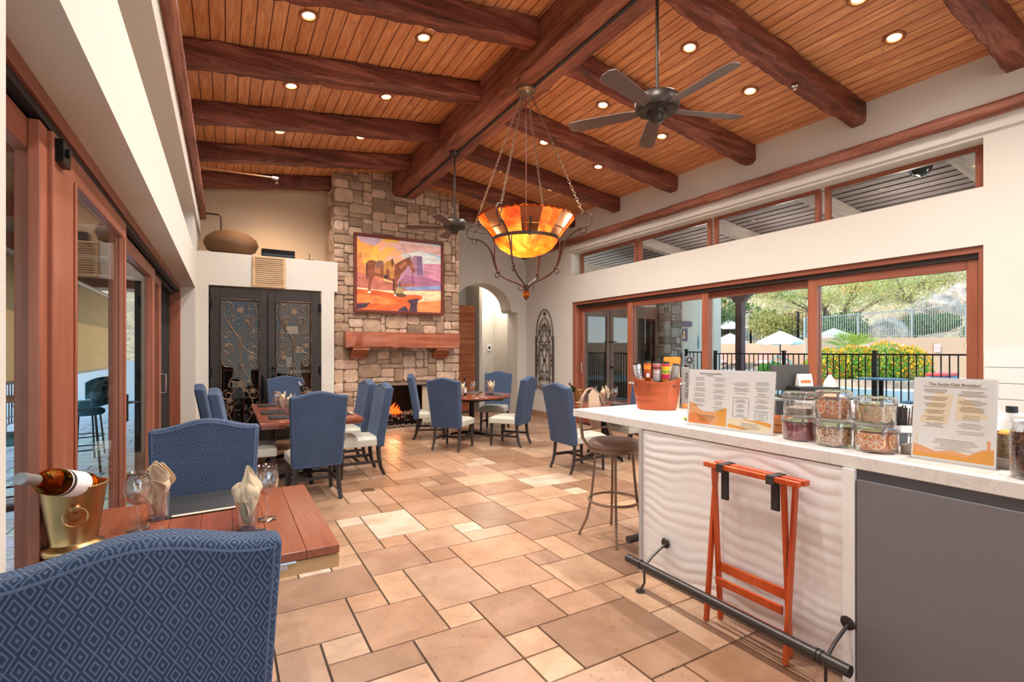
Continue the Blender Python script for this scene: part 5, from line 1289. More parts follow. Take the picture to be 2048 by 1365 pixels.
# ------------------------------------------------------------------ things on the bar
mb_ = thing('marble_riser', 'white marble slab under the copper tub on the bar corner', 'riser', (2.85, 2.66, BZ), D_(0)); m = MB(); m.box(-.225, .22, -.11, .11, 0, .035); m.build('slab', QUARTZ, mb_, bevel=.002)
tub = thing('beverage_tub', 'oval copper-coloured ribbed tub full of cans on the bar corner', 'tub', (2.84, 2.72, BZ+.0355), D_(-44))
m = MB()
prf = [(.0001, .002), (.137, .0), (.142, .004)]
for i in range(1, 25):
    z = .205*i/24; r = .142+.038*z/.205; rib = .0022*(1 if i in (5, 7, 12, 14, 19, 21) else 0); prf.append((r+rib, z))
prf += [(.181, .209), (.179, .213), (.174, .209), (.139, .01), (.0001, .008)]
m.lathe(prf, 56, sy=.66, fn=None)
m.v = [(x*(1.0), y, z+(.03*(x/.18)**2 if z > .12 else 0)*(z-.12)/.09) for x, y, z in m.v]
m.build('tub_body', COPPER, tub, True, angle=40)
for s in (-1, 1):
    m = MB(); m.tube([(s*.178, -.02, .20), (s*.205, -.02, .2), (s*.205, .02, .2), (s*.178, .02, .20)], .006, 8); m.ball((s*.17, -.03, .2), .012, 8, 6); m.build('handle', CHROME, tub, True)
def can(label, loc, rot, body, bands, txt=None, tall=.15, r=.0285):
    t = thing('drink_can', label, 'can', loc, 0, 'drink cans in the copper tub'); t.rotation_euler = rot
    m = MB(); m.lathe([(.0001, .004), (.02, .0), (r*.86, .003), (r, .012), (r, tall-.014)], 28); m.build('can_body', body, t, True, angle=50)
    m = MB(); m.lathe([(r, tall-.014), (r*.86, tall-.003), (r*.86, tall), (r*.78, tall), (r*.76, tall-.005), (.0001, tall-.005)], 28); m.box(-.005, .009, -.006, .006, tall-.004, tall-.001); m.build('lid', flat('dark_can_lid', '4a4444', .3, .8), t, True, angle=40)
    for (z0, z1, mt_) in bands:
        m = MB(); m.shell([(r+.0004, z0), (r+.0004, z1)], 28); m.build('label_band', mt_, t, True)
    if txt:
        for (body_, size, zz, off) in txt:
            M = Matrix.Translation((0, 0, zz)) @ Matrix.Rotation(D_(off), 4, 'Z') @ frame_M((0, -(r+.001), 0), (0, 0, 1), (-1, 0, 0))
            text(body_, size, M, flat('navy_print', '1c2440', .5), t, 'lettering', .0002)
    return t
tz = BZ+.238
cm = Matrix.Translation((2.84, 2.72, 0)) @ Matrix.Rotation(D_(-44), 4, 'Z')
def cp(x, y, z): v = cm @ Vector((x, y, 0)); return (v.x, v.y, z)
cw = flat('can_white', 'e8e8ea', .3, .3); co = flat('can_orange', 'd8642a', .3, .4); cr = flat('can_red_print', 'c8383a', .4); cy_ = flat('can_yellow', 'f0c830', .35, .2); cpk = flat('can_pink', 'd8305c', .35, .2); cg = flat('can_grey', 'a8a4a0', .35, .4)
c = can('white can with blue lettering leaning at the left rim of the copper tub', cp(-.125, .0, tz), (D_(0), D_(-9), D_(-44)), cw, [(.02, .03, flat('gold_print', 'c8a048', .4))], [('Corona', .034, .085, -8), ('Extra', .026, .075, 38)])
c = can('orange can second from the left in the copper tub', cp(-.062, -.005, tz+.012), (D_(3), D_(-2), D_(-44)), co, [(.09, .12, flat('can_amber', 'f09030', .4)), (.03, .075, flat('can_rust', 'b84a20', .4))])
m = MB(); m.box(-.011, .011, -.030, -.0292, .03, .06); m.build('barcode_patch', WHITE, c)
c = can('white can with red bands in the middle of the copper tub', cp(.0, -.01, tz+.008), (D_(4), 0, D_(-44)), cw, [(.118, .13, cr), (.085, .09, cr), (.095, .115, flat('can_maroon', '7e2a30', .4)), (.06, .063, cr)])
c = can('yellow and pink fruit can right of centre in the copper tub', cp(.062, -.015, tz+.008), (D_(4), D_(2), D_(-44)), cy_, [(.118, .134, cpk), (.02, .058, cpk), (.07, .085, flat('can_leaf', '6aa83a', .4))])
can('plain grey can leaning at the right rim of the copper tub', cp(.118, .0, tz-.005), (D_(0), D_(10), D_(-44)), cg, [])
can('grey topped can at the back of the copper tub', cp(.03, .055, tz-.002), (0, 0, 0), cg, [])
m = MB(); rr = random.Random(8)
for i in range(160):
    a = rr.uniform(0, 2*PI); q = rr.uniform(0, 1)**.5; s_ = rr.uniform(.008, .014); x, y = q*.16*math.cos(a), q*.10*math.sin(a); m.box(x-s_, x+s_, y-s_, y+s_, .19, .19+2*s_, M=Matrix.Rotation(rr.uniform(-.1, .1), 4, 'X'))
ic = m.build('ice_cubes', m_pane('ice', (.85, .88, .9), 2.5), None, loc=(2.84, 2.72, BZ+.02), rot=(0, 0, D_(-44))); tag(ic, 'ice filling the copper tub around the cans', 'ice', kind='stuff')
# snack bag, logo bottle board, black scale bowl behind the tub
sb = thing('snack_bag', 'cream and orange snack bag standing behind the copper tub', 'snack bag', (3.13, 2.83, BZ+.0005), D_(-42)); sb.scale = (1.0, 1.0, 1.36)
m = MB(); m.lathe([(.001, 0), (.055, .002), (.062, .1), (.058, .26), (.066, .30)], 24, sy=.35); m.build('bag_body', flat('kraft_cream', 'e0c8ac', .5), sb, True); m = MB(); m.shell([(.0605, .262), (.068, .302), (.06, .315)], 24, sy=.36); m.build('orange_top', flat('bag_orange', 'e8942c', .5), sb, True)
text('street', .035, frame_M((0, -.0235, .22), (1, 0, 0), (0, 0, 1)), flat('dark_print', '2c241e', .6), sb, 'lettering')
bb = thing('tall_box', 'narrow grey box with vertical black lettering behind the copper tub', 'box', (3.09, 2.66, BZ+.0005), D_(-42)); bb.scale = (1, 1, 1.4)
m = MB(); m.box(-.028, .028, -.03, .03, 0, .25); m.build('carton', flat('carton_grey', '9a938e', .5), bb, bevel=.002); m = MB(); m.box(-.028, .028, -.031, .031, 0, .05); m.build('carton_base', flat('carton_orange', 'd89048', .5), bb)
text('VELLVETEA', .030, frame_M((.006, -.0318, .15), (0, 0, 1), (-1, 0, 0)), flat('dark_print', '2c241e', .6), bb, 'lettering')
lg = thing('round_sign', 'round black disc with a white ring emblem behind the copper tub', 'sign', (3.20, 2.72, BZ+.40), D_(-42))
m = MB(); m.lathe([(.001, 0), (.043, 0), (.043, .006), (.001, .006)], 32, M=Matrix.Rotation(PI/2, 4, 'X')); m.build('disc', BLACKP, lg)
m = MB(); m.tube([(.038*math.cos(2*PI*k/40), -.0065, .038*math.sin(2*PI*k/40)) for k in range(40)], .0014, 5, closed=True); m.tube([(.026*math.cos(2*PI*k/40), -.0065, .026*math.sin(2*PI*k/40)) for k in range(40)], .0008, 5, closed=True); m.prism([(-.014, -.012), (-.004, .004), (0, -.002), (.004, .004), (.014, -.012), (0, .018)], -.0072, -.0062, 'y'); m.build('emblem', WHITE, lg)
m = MB(); m.cyl((0, .0, -.395), (0, 0, -.04), .006, n=8); m.lathe([(.001, -.399), (.04, -.399), (.04, -.392), (.001, -.391)], 20); m.build('stand', BLACKP, lg)
gp = MB(); gp.lathe([(.001, .0), (.04, .001), (.062, .012), (.06, .014), (.038, .004), (.001, .003)], 28); go = gp.build('green_dish', flat('green_glaze', '7e9a3c', .3), None, True, loc=(2.78, 2.34, BZ+.0003)); tag(go, 'small green dish on the bar behind the menu stand', 'dish')

# menu stands
def stand(label, origin, ux, w, h, name='menu_stand'):
    t = thing(name, label, 'menu stand'); ux = Vector(ux).normalized(); nrm = Vector((ux.y, -ux.x, 0))  # nrm points away from the camera side
    t.location = origin; t.rotation_euler = (0, 0, math.atan2(ux.y, ux.x))
    M = Matrix.Rotation(D_(-6), 4, 'X')
    m = MB(); m.box(0, w, .001, .004, .0, h, M=M); m.build('card', WHITE, t)
    m = MB(); m.box(-.004, w+.004, -.003, .0, -.0, h+.004, M=M); m.box(-.004, w+.004, .0055, .0085, .0, h+.004, M=M); m.box(-.012, w+.012, -.02, .07, .0, .004); m.build('acrylic_holder', ACRYLIC, t)
    return t, M
def txt_lines(m, M, x0, x1, z0, z1, n, seed, center=True, th=.0011, y=-.0002, gap_every=4):
    r = random.Random(seed)
    for i in range(n):
        z = z1-(z1-z0)*i/max(1, n-1)
        if gap_every and i % gap_every == gap_every-1: continue
        L = (x1-x0)*r.uniform(.55, 1.0); c = (x0+x1)/2 if center else x0+L/2
        x = c-L/2
        while x < c+L/2:
            wl = r.uniform(.0035, .011); m.box(x, min(x+wl, c+L/2), y, .0012, z-th/2, z+th/2, M=M); x += wl+.0016
p0 = Vector((2.47, 2.165)); 
INK = flat('grey_ink', '3c3a38', .7)
def poly_front(mm, M, poly, y, mi=0): 
    from mathutils.geometry import tessellate_polygon
    vs = [(a, y, b) for a, b in poly]; tri = tessellate_polygon([[Vector((a, b, 0)) for a, b in poly]])
    for q in tri:
        a, b, c_ = [vs[k] for k in q]
        if (b[0]-a[0])*(c_[2]-a[2])-(b[2]-a[2])*(c_[0]-a[0]) < 0: b, c_ = c_, b
        mm.add([a, b, c_], [(0, 1, 2)], mi, M)
s1, M = stand('double white menu stand with orange landscape art, beside the copper tub', MS1[0], MS1[1], MS1[2], MS1[3])
w, h = MS1[2], MS1[3]
m = MB()
txt_lines(m, M, w*.06, w*.23, h*.36, h*.86, 22, 1); txt_lines(m, M, w*.31, w*.46, h*.28, h*.86, 24, 2); txt_lines(m, M, w*.55, w*.74, h*.62, h*.80, 9, 3); txt_lines(m, M, w*.58, w*.71, h*.26, h*.52, 14, 4); txt_lines(m, M, w*.79, w*.95, h*.34, h*.82, 22, 5); txt_lines(m, M, w*.12, w*.36, h*.10, h*.20, 5, 6, th=.0014, y=-.0006, gap_every=0); txt_lines(m, M, w*.62, w*.88, h*.06, h*.14, 4, 7, th=.0014, y=-.0006, gap_every=0); txt_lines(m, M, w*.82, w*.92, h*.24, h*.29, 3, 8, gap_every=0)
for (xa, xb, za, zb) in ((w*.56, w*.735, h*.24, h*.55), (w*.805, w*.935, h*.22, h*.31)):
    for b in ((xa, xb, za, za+.0008), (xa, xb, zb, zb+.0008), (xa, xa+.0008, za, zb), (xb, xb+.0008, za, zb)): m.box(b[0], b[1], -.0002, .0012, b[2], b[3], M=M)
m.build('small_print', INK, s1)
text('THE ROCKS CLUB BAR AND GRILLE', .0095, M @ frame_M((w*.27, -.0004, h*.93), (1, 0, 0), (0, 0, 1)), INK, s1); text('LUNCH MENU', .007, M @ frame_M((w*.27, -.0004, h*.895), (1, 0, 0), (0, 0, 1)), INK, s1)
m = MB(); oc = [flat('print_orange', 'ee8a4a', .6), flat('print_peach', 'f3b07c', .6), flat('print_amber', 'f0a848', .6), flat('print_cream', 'f5e4c8', .6)]
poly_front(m, M, [(w*.02, h*.05), (w*.49, h*.05), (w*.49, h*.36), (w*.44, h*.34), (w*.35, h*.28), (w*.22, h*.27), (w*.15, h*.31), (w*.09, h*.40), (w*.02, h*.42)], .0009, 1)
poly_front(m, M, [(w*.35, h*.05), (w*.49, h*.05), (w*.49, h*.36), (w*.44, h*.34), (w*.36, h*.27), (w*.40, h*.18)], .0006, 2)
poly_front(m, M, [(w*.02, h*.05), (w*.3, h*.05), (w*.26, h*.12), (w*.18, h*.2), (w*.1, h*.24), (w*.02, h*.2)], .0004, 0)
poly_front(m, M, [(w*.51, h*.03), (w*.98, h*.03), (w*.98, h*.18), (w*.8, h*.16), (w*.65, h*.22), (w*.51, h*.2)], .0009, 3)
poly_front(m, M, [(w*.51, h*.06), (w*.7, h*.03), (w*.74, h*.05), (w*.62, h*.09), (w*.51, h*.11)], .0006, 2); poly_front(m, M, [(w*.68, h*.2), (w*.8, h*.17), (w*.98, h*.12), (w*.98, h*.18), (w*.86, h*.21), (w*.75, h*.2), (w*.68, h*.225)], .0005, 2)
m.build('desert_art', oc, s1)
s2, M = stand('single breakfast menu stand at the right end of the bar', MS2[0], MS2[1], MS2[2], MS2[3])
w, h = MS2[2], MS2[3]
text('The Rocks Club Breakfast', .0165, M @ frame_M((w*.5, -.0004, h*.925), (1, 0, 0), (0, 0, 1)), flat('brown_ink', '8a7448', .7), s2, sx=1.0)
m = MB(); m.box(w*.12, w*.88, -.0002, .0012, h*.893, h*.895, M=M)
for z_ in (.86, .77, .69, .61, .53, .45): txt_lines(m, M, w*.12, w*.44, h*(z_-.035), h*z_, 3, int(z_*100), gap_every=0, th=.0014); 
for z_ in (.85, .75, .67): txt_lines(m, M, w*.54, w*.9, h*(z_-.05), h*z_, 4, int(z_*77), gap_every=0, th=.0014)
txt_lines(m, M, w*.55, w*.88, h*.36, h*.57, 10, 31, th=.001); txt_lines(m, M, w*.25, w*.82, h*.16, h*.27, 6, 33, gap_every=0, th=.0014)
m.build('small_print', flat('brown_ink', '8a7448', .7), s2)
m = MB()
poly_front(m, M, [(w*.02, h*.04), (w*.98, h*.04), (w*.98, h*.22), (w*.85, h*.2), (w*.7, h*.12), (w*.5, h*.15), (w*.3, h*.12), (w*.12, h*.17), (w*.02, h*.19)], .0009, 1); poly_front(m, M, [(w*.02, h*.04), (w*.98, h*.04), (w*.98, h*.2), (w*.82, h*.17), (w*.66, h*.08), (w*.45, h*.10), (w*.2, h*.08), (w*.02, h*.1)], .0006, 2)
poly_front(m, M, [(w*.05, h*.2), (w*.08, h*.2), (w*.085, h*.3), (w*.05, h*.32)], .0007, 3); poly_front(m, M, [(w*.9, h*.2), (w*.94, h*.2), (w*.94, h*.3), (w*.9, h*.31)], .0007, 1)
poly_front(m, M, [(w*.08, h*.46), (w*.45, h*.46), (w*.5, h*.8), (w*.3, h*.84), (w*.12, h*.55)], .0009, 3); poly_front(m, M, [(w*.52, h*.5), (w*.92, h*.56), (w*.7, h*.74), (w*.55, h*.8)], .0009, 3)
m.build('desert_art', oc, s2)

# jars of dried fruit
def jar(label, loc, r=.076, hgt=.135, rz=0):
    t = thing('storage_jar', label, 'jar', loc, rz, 'clear storage jars on the bar')
    m = MB(); m.lathe([(.0001, .0), (r*.96, .0), (r, .006), (r, hgt*.8), (r-.003, hgt*.8), (r-.003, .006), (.0001, .005)], 40); m.build('jar_body', JARG, t, True, angle=50)
    m = MB(); m.lathe([(r+.001, hgt*.74), (r+.006, hgt*.76), (r+.006, hgt*.9), (r+.002, hgt*.94), (r*.9, hgt*.985), (.0001, hgt*.99), (.0001, hgt*.95), (r*.9, hgt*.94), (r-.002, hgt*.88), (r-.001, hgt*.76)], 40); m.build('jar_lid', JARG, t, True, angle=40)
    m = MB(); m.shell([(r+.0065, hgt*.69), (r+.0065, hgt*.72)], 40); m.box(-.005, .005, -r-.010, -r-.006, hgt*.66, hgt*.90); m.build('wire_clasp', flat('clasp_steel', '8c8886', .3, .9), t, True)
    return t
def slices(label, loc, r, z0, z1, seed, cols, sr=(.022, .03), lying=.4, n=34, group='dried citrus slices', name='citrus_slices'):
    """slices of dried fruit packed against the jar wall: countable only loosely, modelled one by one"""
    rs = random.Random(seed); m = MB(); mats = [flat('rind_'+cols[0], cols[0], .6), flat('pith_'+cols[1], cols[1], .7), flat('flesh_'+cols[2], cols[2], .45)]
    sm_ = (sr[0]+sr[1])/2; m.lathe([(.0001, z0), (r*.72, z0), (r*.72, z1-.012), (.0001, z1-.008)], 24, mi=0)
    step = 1.9*sm_/(r-.008); rows = max(1, int((z1-z0)/(1.75*sm_))); slots = [(-2.67+(c-2)*step+(.5*step if w % 2 else 0), z0+sm_+w*(z1-z0-2*sm_)/max(1, rows-1) if rows > 1 else (z0+z1)/2) for w in range(rows) for c in range(5)]
    for i in range(len(slots)+int(n*lying)+4):
        s_ = rs.uniform(*sr)
        if i >= len(slots):
            a = rs.uniform(0, 2*PI); q = rs.uniform(0, r-s_-.004); M = Matrix.Translation((q*math.cos(a), q*math.sin(a), rs.uniform(z1-.016, z1-.002))) @ Euler((rs.uniform(-.2, .2), rs.uniform(-.2, .2), 0)).to_matrix().to_4x4()
        else:
            a, zz = slots[i]; a += rs.uniform(-.08, .08); zz += rs.uniform(-.003, .003); d = r-.007-rs.uniform(0, .004)-(i % 2)*.004
            d = min(d, math.sqrt(max(1e-6, (r-.004)**2-s_*s_)))
            M = Matrix.Translation((d*math.cos(a), d*math.sin(a), zz)) @ Matrix.Rotation(a+rs.uniform(-.15, .15), 4, 'Z') @ Matrix.Rotation(PI/2+rs.uniform(-.15, .15), 4, 'Y')
        m.lathe([(s_, -.0022), (s_+.0008, 0), (s_, .0022), (s_*.93, .0024)], 20, M=M, mi=0)
        m.lathe([(s_*.955, -.0027), (s_*.955, .0027)], 20, M=M, mi=1)
        for k in range(8):
            b0 = 2*PI*k/8+.1; b1 = 2*PI*(k+1)/8-.1
            for sg in (-1, 1):
                p = [(s_*.12*math.cos((b0+b1)/2), s_*.12*math.sin((b0+b1)/2)), (s_*.80*math.cos(b0), s_*.80*math.sin(b0)), (s_*.86*math.cos((b0+b1)/2), s_*.86*math.sin((b0+b1)/2)), (s_*.80*math.cos(b1), s_*.80*math.sin(b1))]
                vs = [(x, y, sg*.0032) for x, y in p]
                m.add(vs, [(0, 1, 2, 3) if sg > 0 else (3, 2, 1, 0)], 2, M)
    o = m.build(name, mats, None, loc=loc); tag(o, label, 'dried fruit', group, kind='stuff'); return o
def grains(label, loc, r, z0, z1, seed, c1, c2, slope=0.0, gs=.004, n=1500, name='dried_petals', cat='dry food'):
    rs = random.Random(seed); m = MB()
    core = [(.0001, z0), (r-.008, z0), (r-.008, z1-.004-abs(slope)*.5), (.0001, z1-.004)]
    m.lathe(core, 28)
    for i in range(n):
        a = rs.uniform(0, 2*PI)
        if rs.random() < .3: q = rs.uniform(0, r-.006); z = z1-.003+rs.uniform(-.002, .003)
        else: q = r-.006-rs.uniform(0, .003); z = rs.uniform(z0, z1)
        x, y = q*math.cos(a), q*math.sin(a)
        z += slope*(x/r)*(z-z0)/(z1-z0)
        s_ = gs*rs.uniform(.5, 1.3); M = Matrix.Translation((x, y, z)) @ Euler((rs.uniform(0, 3), rs.uniform(0, 3), 0)).to_matrix().to_4x4()
        m.add([(-s_, -s_*.6, 0), (s_, -s_*.6, .0), (s_*.6, s_, 0), (-s_*.6, s_*.8, s_*.5)], [(0, 1, 2, 3)], i % 2, M)
    o = m.build(name, [flat(name+'_a', c1, .7), flat(name+'_b', c2, .7)], None, loc=loc); tag(o, label, cat, kind='stuff'); return o
JH = .135
J = JARS
lab = ['low jar of dark red petals, front left of the six', 'low jar of small dried lime slices, front middle of the six', 'low jar of dried orange slices, front right of the six',
       'jar half full of grey seeds, stacked back left', 'jar of large grapefruit slices, stacked in the middle', 'jar of pale dried lemon slices, stacked on the right']
for k in range(3):
    x, y, r = J[k]; jar(lab[k], (x, y, BZ+.0005), r, JH, JROT)
    jar(lab[3+k], (x+.006, y+.004, BZ+JH), r*.92, .125 if k != 1 else .145, JROT)
x, y, r = J[0]; grains('dark red dried petals filling the front left jar', (x, y, BZ), r, .008, .098, 1, 'b8505c', '7e2c3a', gs=.0055, n=1300)
grains('grey chia seeds heaped in the upper left jar', (x+.006, y+.004, BZ+JH), r*.92, .008, .055, 2, 'bcb0a4', '8f8478', slope=-.03, gs=.0016, n=2500, name='chia_seeds')
x, y, r = J[1]; slices('dried lime slices packed in the front middle jar', (x, y, BZ), r, .008, .1, 3, ('ead0a0', 'f6ead4', 'c07848'), (.022, .030), n=40, lying=.15)
slices('large orange grapefruit slices in the upper middle jar', (x+.006, y+.004, BZ+JH), r*.92, .008, .118, 4, ('f0a060', 'fbe8d4', 'ee7a2c'), (.034, .045), n=18, lying=.2)
x, y, r = J[2]; slices('orange slices layered in the front right jar', (x, y, BZ), r, .008, .1, 5, ('f09038', 'fae6c8', 'ea8428'), (.033, .043), n=26, lying=.3)
slices('pale lemon slices packed in the upper right jar', (x+.006, y+.004, BZ+JH), r*.92, .008, .094, 6, ('d8cc90', 'f6eed8', 'e0a468'), (.019, .028), n=40, lying=.15)
# wooden bowls
m0 = None
for k, (lb) in enumerate(('lower of the two stacked wooden bowls beside the jars', 'upper of the two stacked wooden bowls beside the jars')):
    t = thing('wooden_bowl', lb, 'bowl', (BOWL[0], BOWL[1], BZ+.0005+k*.0455), 0, 'stacked wooden bowls'); t.scale = (1.2, 1.2, 1.28)
    m = MB(); m.lathe([(.0001, .0), (.05, .0), (.056, .004), (.058, .02), (.056, .035), (.052, .035), (.05, .008), (.0001, .006)], 32); m.build('bowl_body', m_wood('bowl_maple', hx('9a5a30'), hx('c07a48'), hx('d09060'), 'x', .4) if k == 0 else bpy.data.materials['bowl_maple'], t, True)
# straw caddy, bottles, tray, basket
sc_ = thing('straw_caddy', 'clear caddy of black straws behind the orange jars', 'straw caddy', (STRAW[0], STRAW[1], BZ+.0005), D_(-35))
m = MB()
for b in ((-.05, .05, -.05, -.046, 0, .1), (-.05, .05, .046, .05, 0, .1), (-.05, -.046, -.046, .046, 0, .1), (.046, .05, -.046, .046, 0, .1), (-.05, .05, -.05, .05, 0, .004)): m.box(*b)
m.build('clear_box', ACRYLIC, sc_); m = MB(); m.box(-.052, .052, -.0525, -.0505, .07, .105); m.build('white_band', WHITE, sc_)
st_ = MB(); rs = random.Random(6)
for i in range(60):
    x, y = rs.uniform(-.04, .04), rs.uniform(-.04, .04); st_.cyl((x, y, .006), (x+rs.uniform(-.012, .012), y+rs.uniform(-.012, .012), .195+rs.uniform(-.01, .01)), .003, n=6)
so = st_.build('drinking_straws', flat('black_straw', '3a3634', .5), None, True, loc=(STRAW[0], STRAW[1], BZ), rot=(0, 0, D_(-35))); tag(so, 'bunch of black drinking straws in the clear caddy', 'straws', kind='stuff')
def squeeze(label, loc, s=1.0, pump=False):
    t = thing('squeeze_bottle', label, 'bottle', loc, 0, 'white dispenser bottles'); t.scale = (s,)*3
    m = MB(); m.lathe([(.0001, 0), (.03, 0), (.032, .004), (.032, .13), (.028, .15), (.014, .165), (.014, .175)], 24); m.build('bottle_body', WHITE, t, True, angle=50)
    m = MB()
    if pump: m.lathe([(.016, .172), (.016, .19), (.006, .195), (.005, .225), (.001, .226)], 16); m.box(-.035, .008, -.006, .006, .222, .232)
    else: m.lathe([(.016, .172), (.015, .185), (.004, .22), (.001, .222)], 16)
    m.build('nozzle', WHITE, t, True, angle=40); return t
squeeze('white squeeze bottle left of the breakfast menu stand', SQ1+(BZ+.0068,), 1.0)
squeeze('white pump bottle right of the breakfast menu stand', SQ2+(BZ+.0005,), 1.05, True)
tr = thing('wooden_tray', 'long weathered wooden tray behind the breakfast menu stand', 'tray', TRAY[0]+(BZ+.0003,), D_(TRAY[1]))
m = MB(); L_, W_ = TRAY[2], .085
for b in ((-L_, L_, -W_, W_, .0, .006), (-L_, L_, -W_, -W_+.012, .006, .042), (-L_, L_, W_-.012, W_, .006, .042), (-L_, -L_+.012, -W_+.012, W_-.012, .006, .042), (L_-.012, L_, -W_+.012, W_-.012, .006, .042)): m.box(*b)
m.build('tray_body', GREYW, tr, bevel=.0015)
wb = thing('wicker_basket', 'square woven wicker basket at the right edge of the bar', 'basket', WB+(BZ+.008,), D_(-38))
m = MB(); prf = []
N = 22
for ring, (hw_, z) in enumerate([(.052, 0), (.058, .02), (.06, .06), (.062, .1), (.063, .13), (.057, .13), (.056, .1), (.05, .006)]):
    pass
def rsq(h_, z, n=8, q=.014):
    out = []
    for (sx_, sy_, a0_) in ((1,1,0),(-1,1,90),(-1,-1,180),(1,-1,270)):
        for i in range(n+1):
            a = math.radians(a0_+90*i/n); out.append((sx_*(h_-q)+q*math.cos(a), sy_*(h_-q)+q*math.sin(a), z))
    return out
rings = [rsq(.05+.008*min(1, z/.13), z) for z in (0, .03, .06, .1, .13)]+[rsq(.052, .13), rsq(.046, .01)]
nn = len(rings[0]); vs = sum(rings, []); fs = [(i*nn+k, i*nn+(k+1) % nn, (i+1)*nn+(k+1) % nn, (i+1)*nn+k) for i in range(len(rings)-1) for k in range(nn)]
fs += [tuple(range(nn))[::-1], tuple((len(rings)-1)*nn+k for k in range(nn))]
m.add(vs, fs); m.build('basket_body', WICKER, wb, True, angle=60)
m = MB(); m.ball((0, 0, .12), .03, 12, 8, sc3=(1, 1, .6)); o = m.build('orange_fruit', flat('fruit_orange', 'f09a28', .5), None, True, loc=WB+(BZ+.012,)); tag(o, 'orange fruit showing above the rim of the wicker basket', 'fruit')
jb = thing('bean_jar', 'tall clear jar of dark brown beans cut by the right edge', 'jar', BJ+(BZ+.0005,))
m = MB(); m.lathe([(.0001, 0), (.06, 0), (.063, .006), (.063, .17), (.055, .19), (.055, .205), (.06, .205), (.06, .225), (.0001, .226), (.0001, .222), (.053, .2), (.060, .17), (.060, .007), (.0001, .006)], 36); m.build('jar_body', JARG, jb, True, angle=50)
grains('dark brown beans filling the tall jar', BJ+(BZ,), .062, .008, .165, 9, '6e4438', '4a2a24', gs=.007, n=900, name='brown_beans')
cb = thing('glass_bottle', 'clear bottle with a black screw cap behind the bean jar', 'bottle', CBT+(BZ+.0005,)); cb.scale = (1.1, 1.1, 1.5)
m = MB(); m.lathe([(.0001, 0), (.03, 0), (.032, .004), (.032, .10), (.02, .125), (.016, .14), (.0001, .141)], 24); m.build('bottle_body', flat('milky_glass', 'd8d8d6', .15), cb, True, angle=50); m = MB(); m.lathe([(.018, .137), (.018, .155), (.0001, .156)], 20); m.build('cap', BLACKP, cb, True)
# ------------------------------------------------------------------ bar stool
bs = thing('bar_stool', 'champagne metal swivel bar stool with brown satin seat at the end of the bar', 'stool', (2.77, 3.12, 0), D_(8))
m = MB(); m.lathe([(.0001, .70), (.16, .70), (.20, .705), (.205, .72), (.20, .735), (.0001, .736)], 40); m.build('seat_ring', STOOLM, bs, True)
m = MB(); m.lathe([(.198, .735), (.208, .75), (.207, .775), (.185, .795), (.1, .805), (.0001, .807)], 40, fn=lambda r, z, a: r*(1+.006*math.sin(20*a) if r > .15 else 1)); m.build('seat_cushion', LEATHER_TAN, bs, True, angle=180)
for k in range(4):
    a = D_(45+90*k); c_, s_ = math.cos(a), math.sin(a)
    m = MB(); m.tube([(.15*c_, .15*s_, .70), (.165*c_, .165*s_, .5), (.185*c_, .185*s_, .3), (.22*c_, .22*s_, .14), (.285*c_, .285*s_, .0)], .0135, 4); m.build('leg', STOOLM, bs)
m = MB(); m.tube([(.205*math.cos(2*PI*k/40), .205*math.sin(2*PI*k/40), .30) for k in range(40)], .011, 6, closed=True); m.build('foot_ring', STOOLM, bs, True)
m = MB()
arcp = [(-.17, .10, .72), (-.175, .185, .80), (-.165, .215, .92), (-.15, .235, 1.03), (-.11, .25, 1.13), (-.05, .258, 1.185), (0, .26, 1.195), (.05, .258, 1.185), (.11, .25, 1.13), (.15, .235, 1.03), (.165, .215, .92), (.175, .185, .80), (.17, .10, .72)]
m.tube(arcp, .013, 8); m.tube([(-.167, .20, .86), (.167, .20, .86)], .008, 6); m.build('back_hoop', STOOLM, bs, True)
m = MB(); m.prism([(-.05, .86), (.05, .86), (.075, 1.0), (.06, 1.15), (.0, 1.19), (-.06, 1.15), (-.075, 1.0)], .222, .232, 'y'); m.v = [(x, y+(z-.86)*.10-.03, z) for x, y, z in m.v]; m.build('splat', STOOLP, bs)
# ------------------------------------------------------------------ second counter run along the windows
b2 = thing('back_counter', 'lower white counter run by the windows behind the bar', 'counter')
m = MB(); m.box(4.75, 5.35, -1.6, 3.1, .985, 1.04); m.build('quartz_top', QUARTZ, b2, bevel=.003)
m = MB(); m.box(4.80, 5.3, -1.55, 3.05, 0, .985); m.build('carcass', WHITE, b2)
m = MB(); m.box(4.79, 4.80, -1.5, 3.0, .05, .93); m.build('grey_fronts', GREYLAM, b2)
# ------------------------------------------------------------------ outdoors, right side
def ground(name, x0, x1, y0, y1, z, mat, label, th=.15):
    m = MB(); m.box(x0, x1, y0, y1, z-th, z); return struct(m.build(name, mat), label)
ground('terrace_deck', 6.62, 12.0, -8, 12, -.01, DECK, 'concrete deck of the portico')
ground('pool_terrace', 12.0, 46, -12, 40, .45, DECK, 'pale pool terrace beyond the black railing', .6)
m = MB(); m.box(17, 25.5, 9.5, 17, .4, .462); tag(m.build('pool_water', WATER), 'strip of turquoise swimming pool on the terrace', 'pool', kind='stuff')
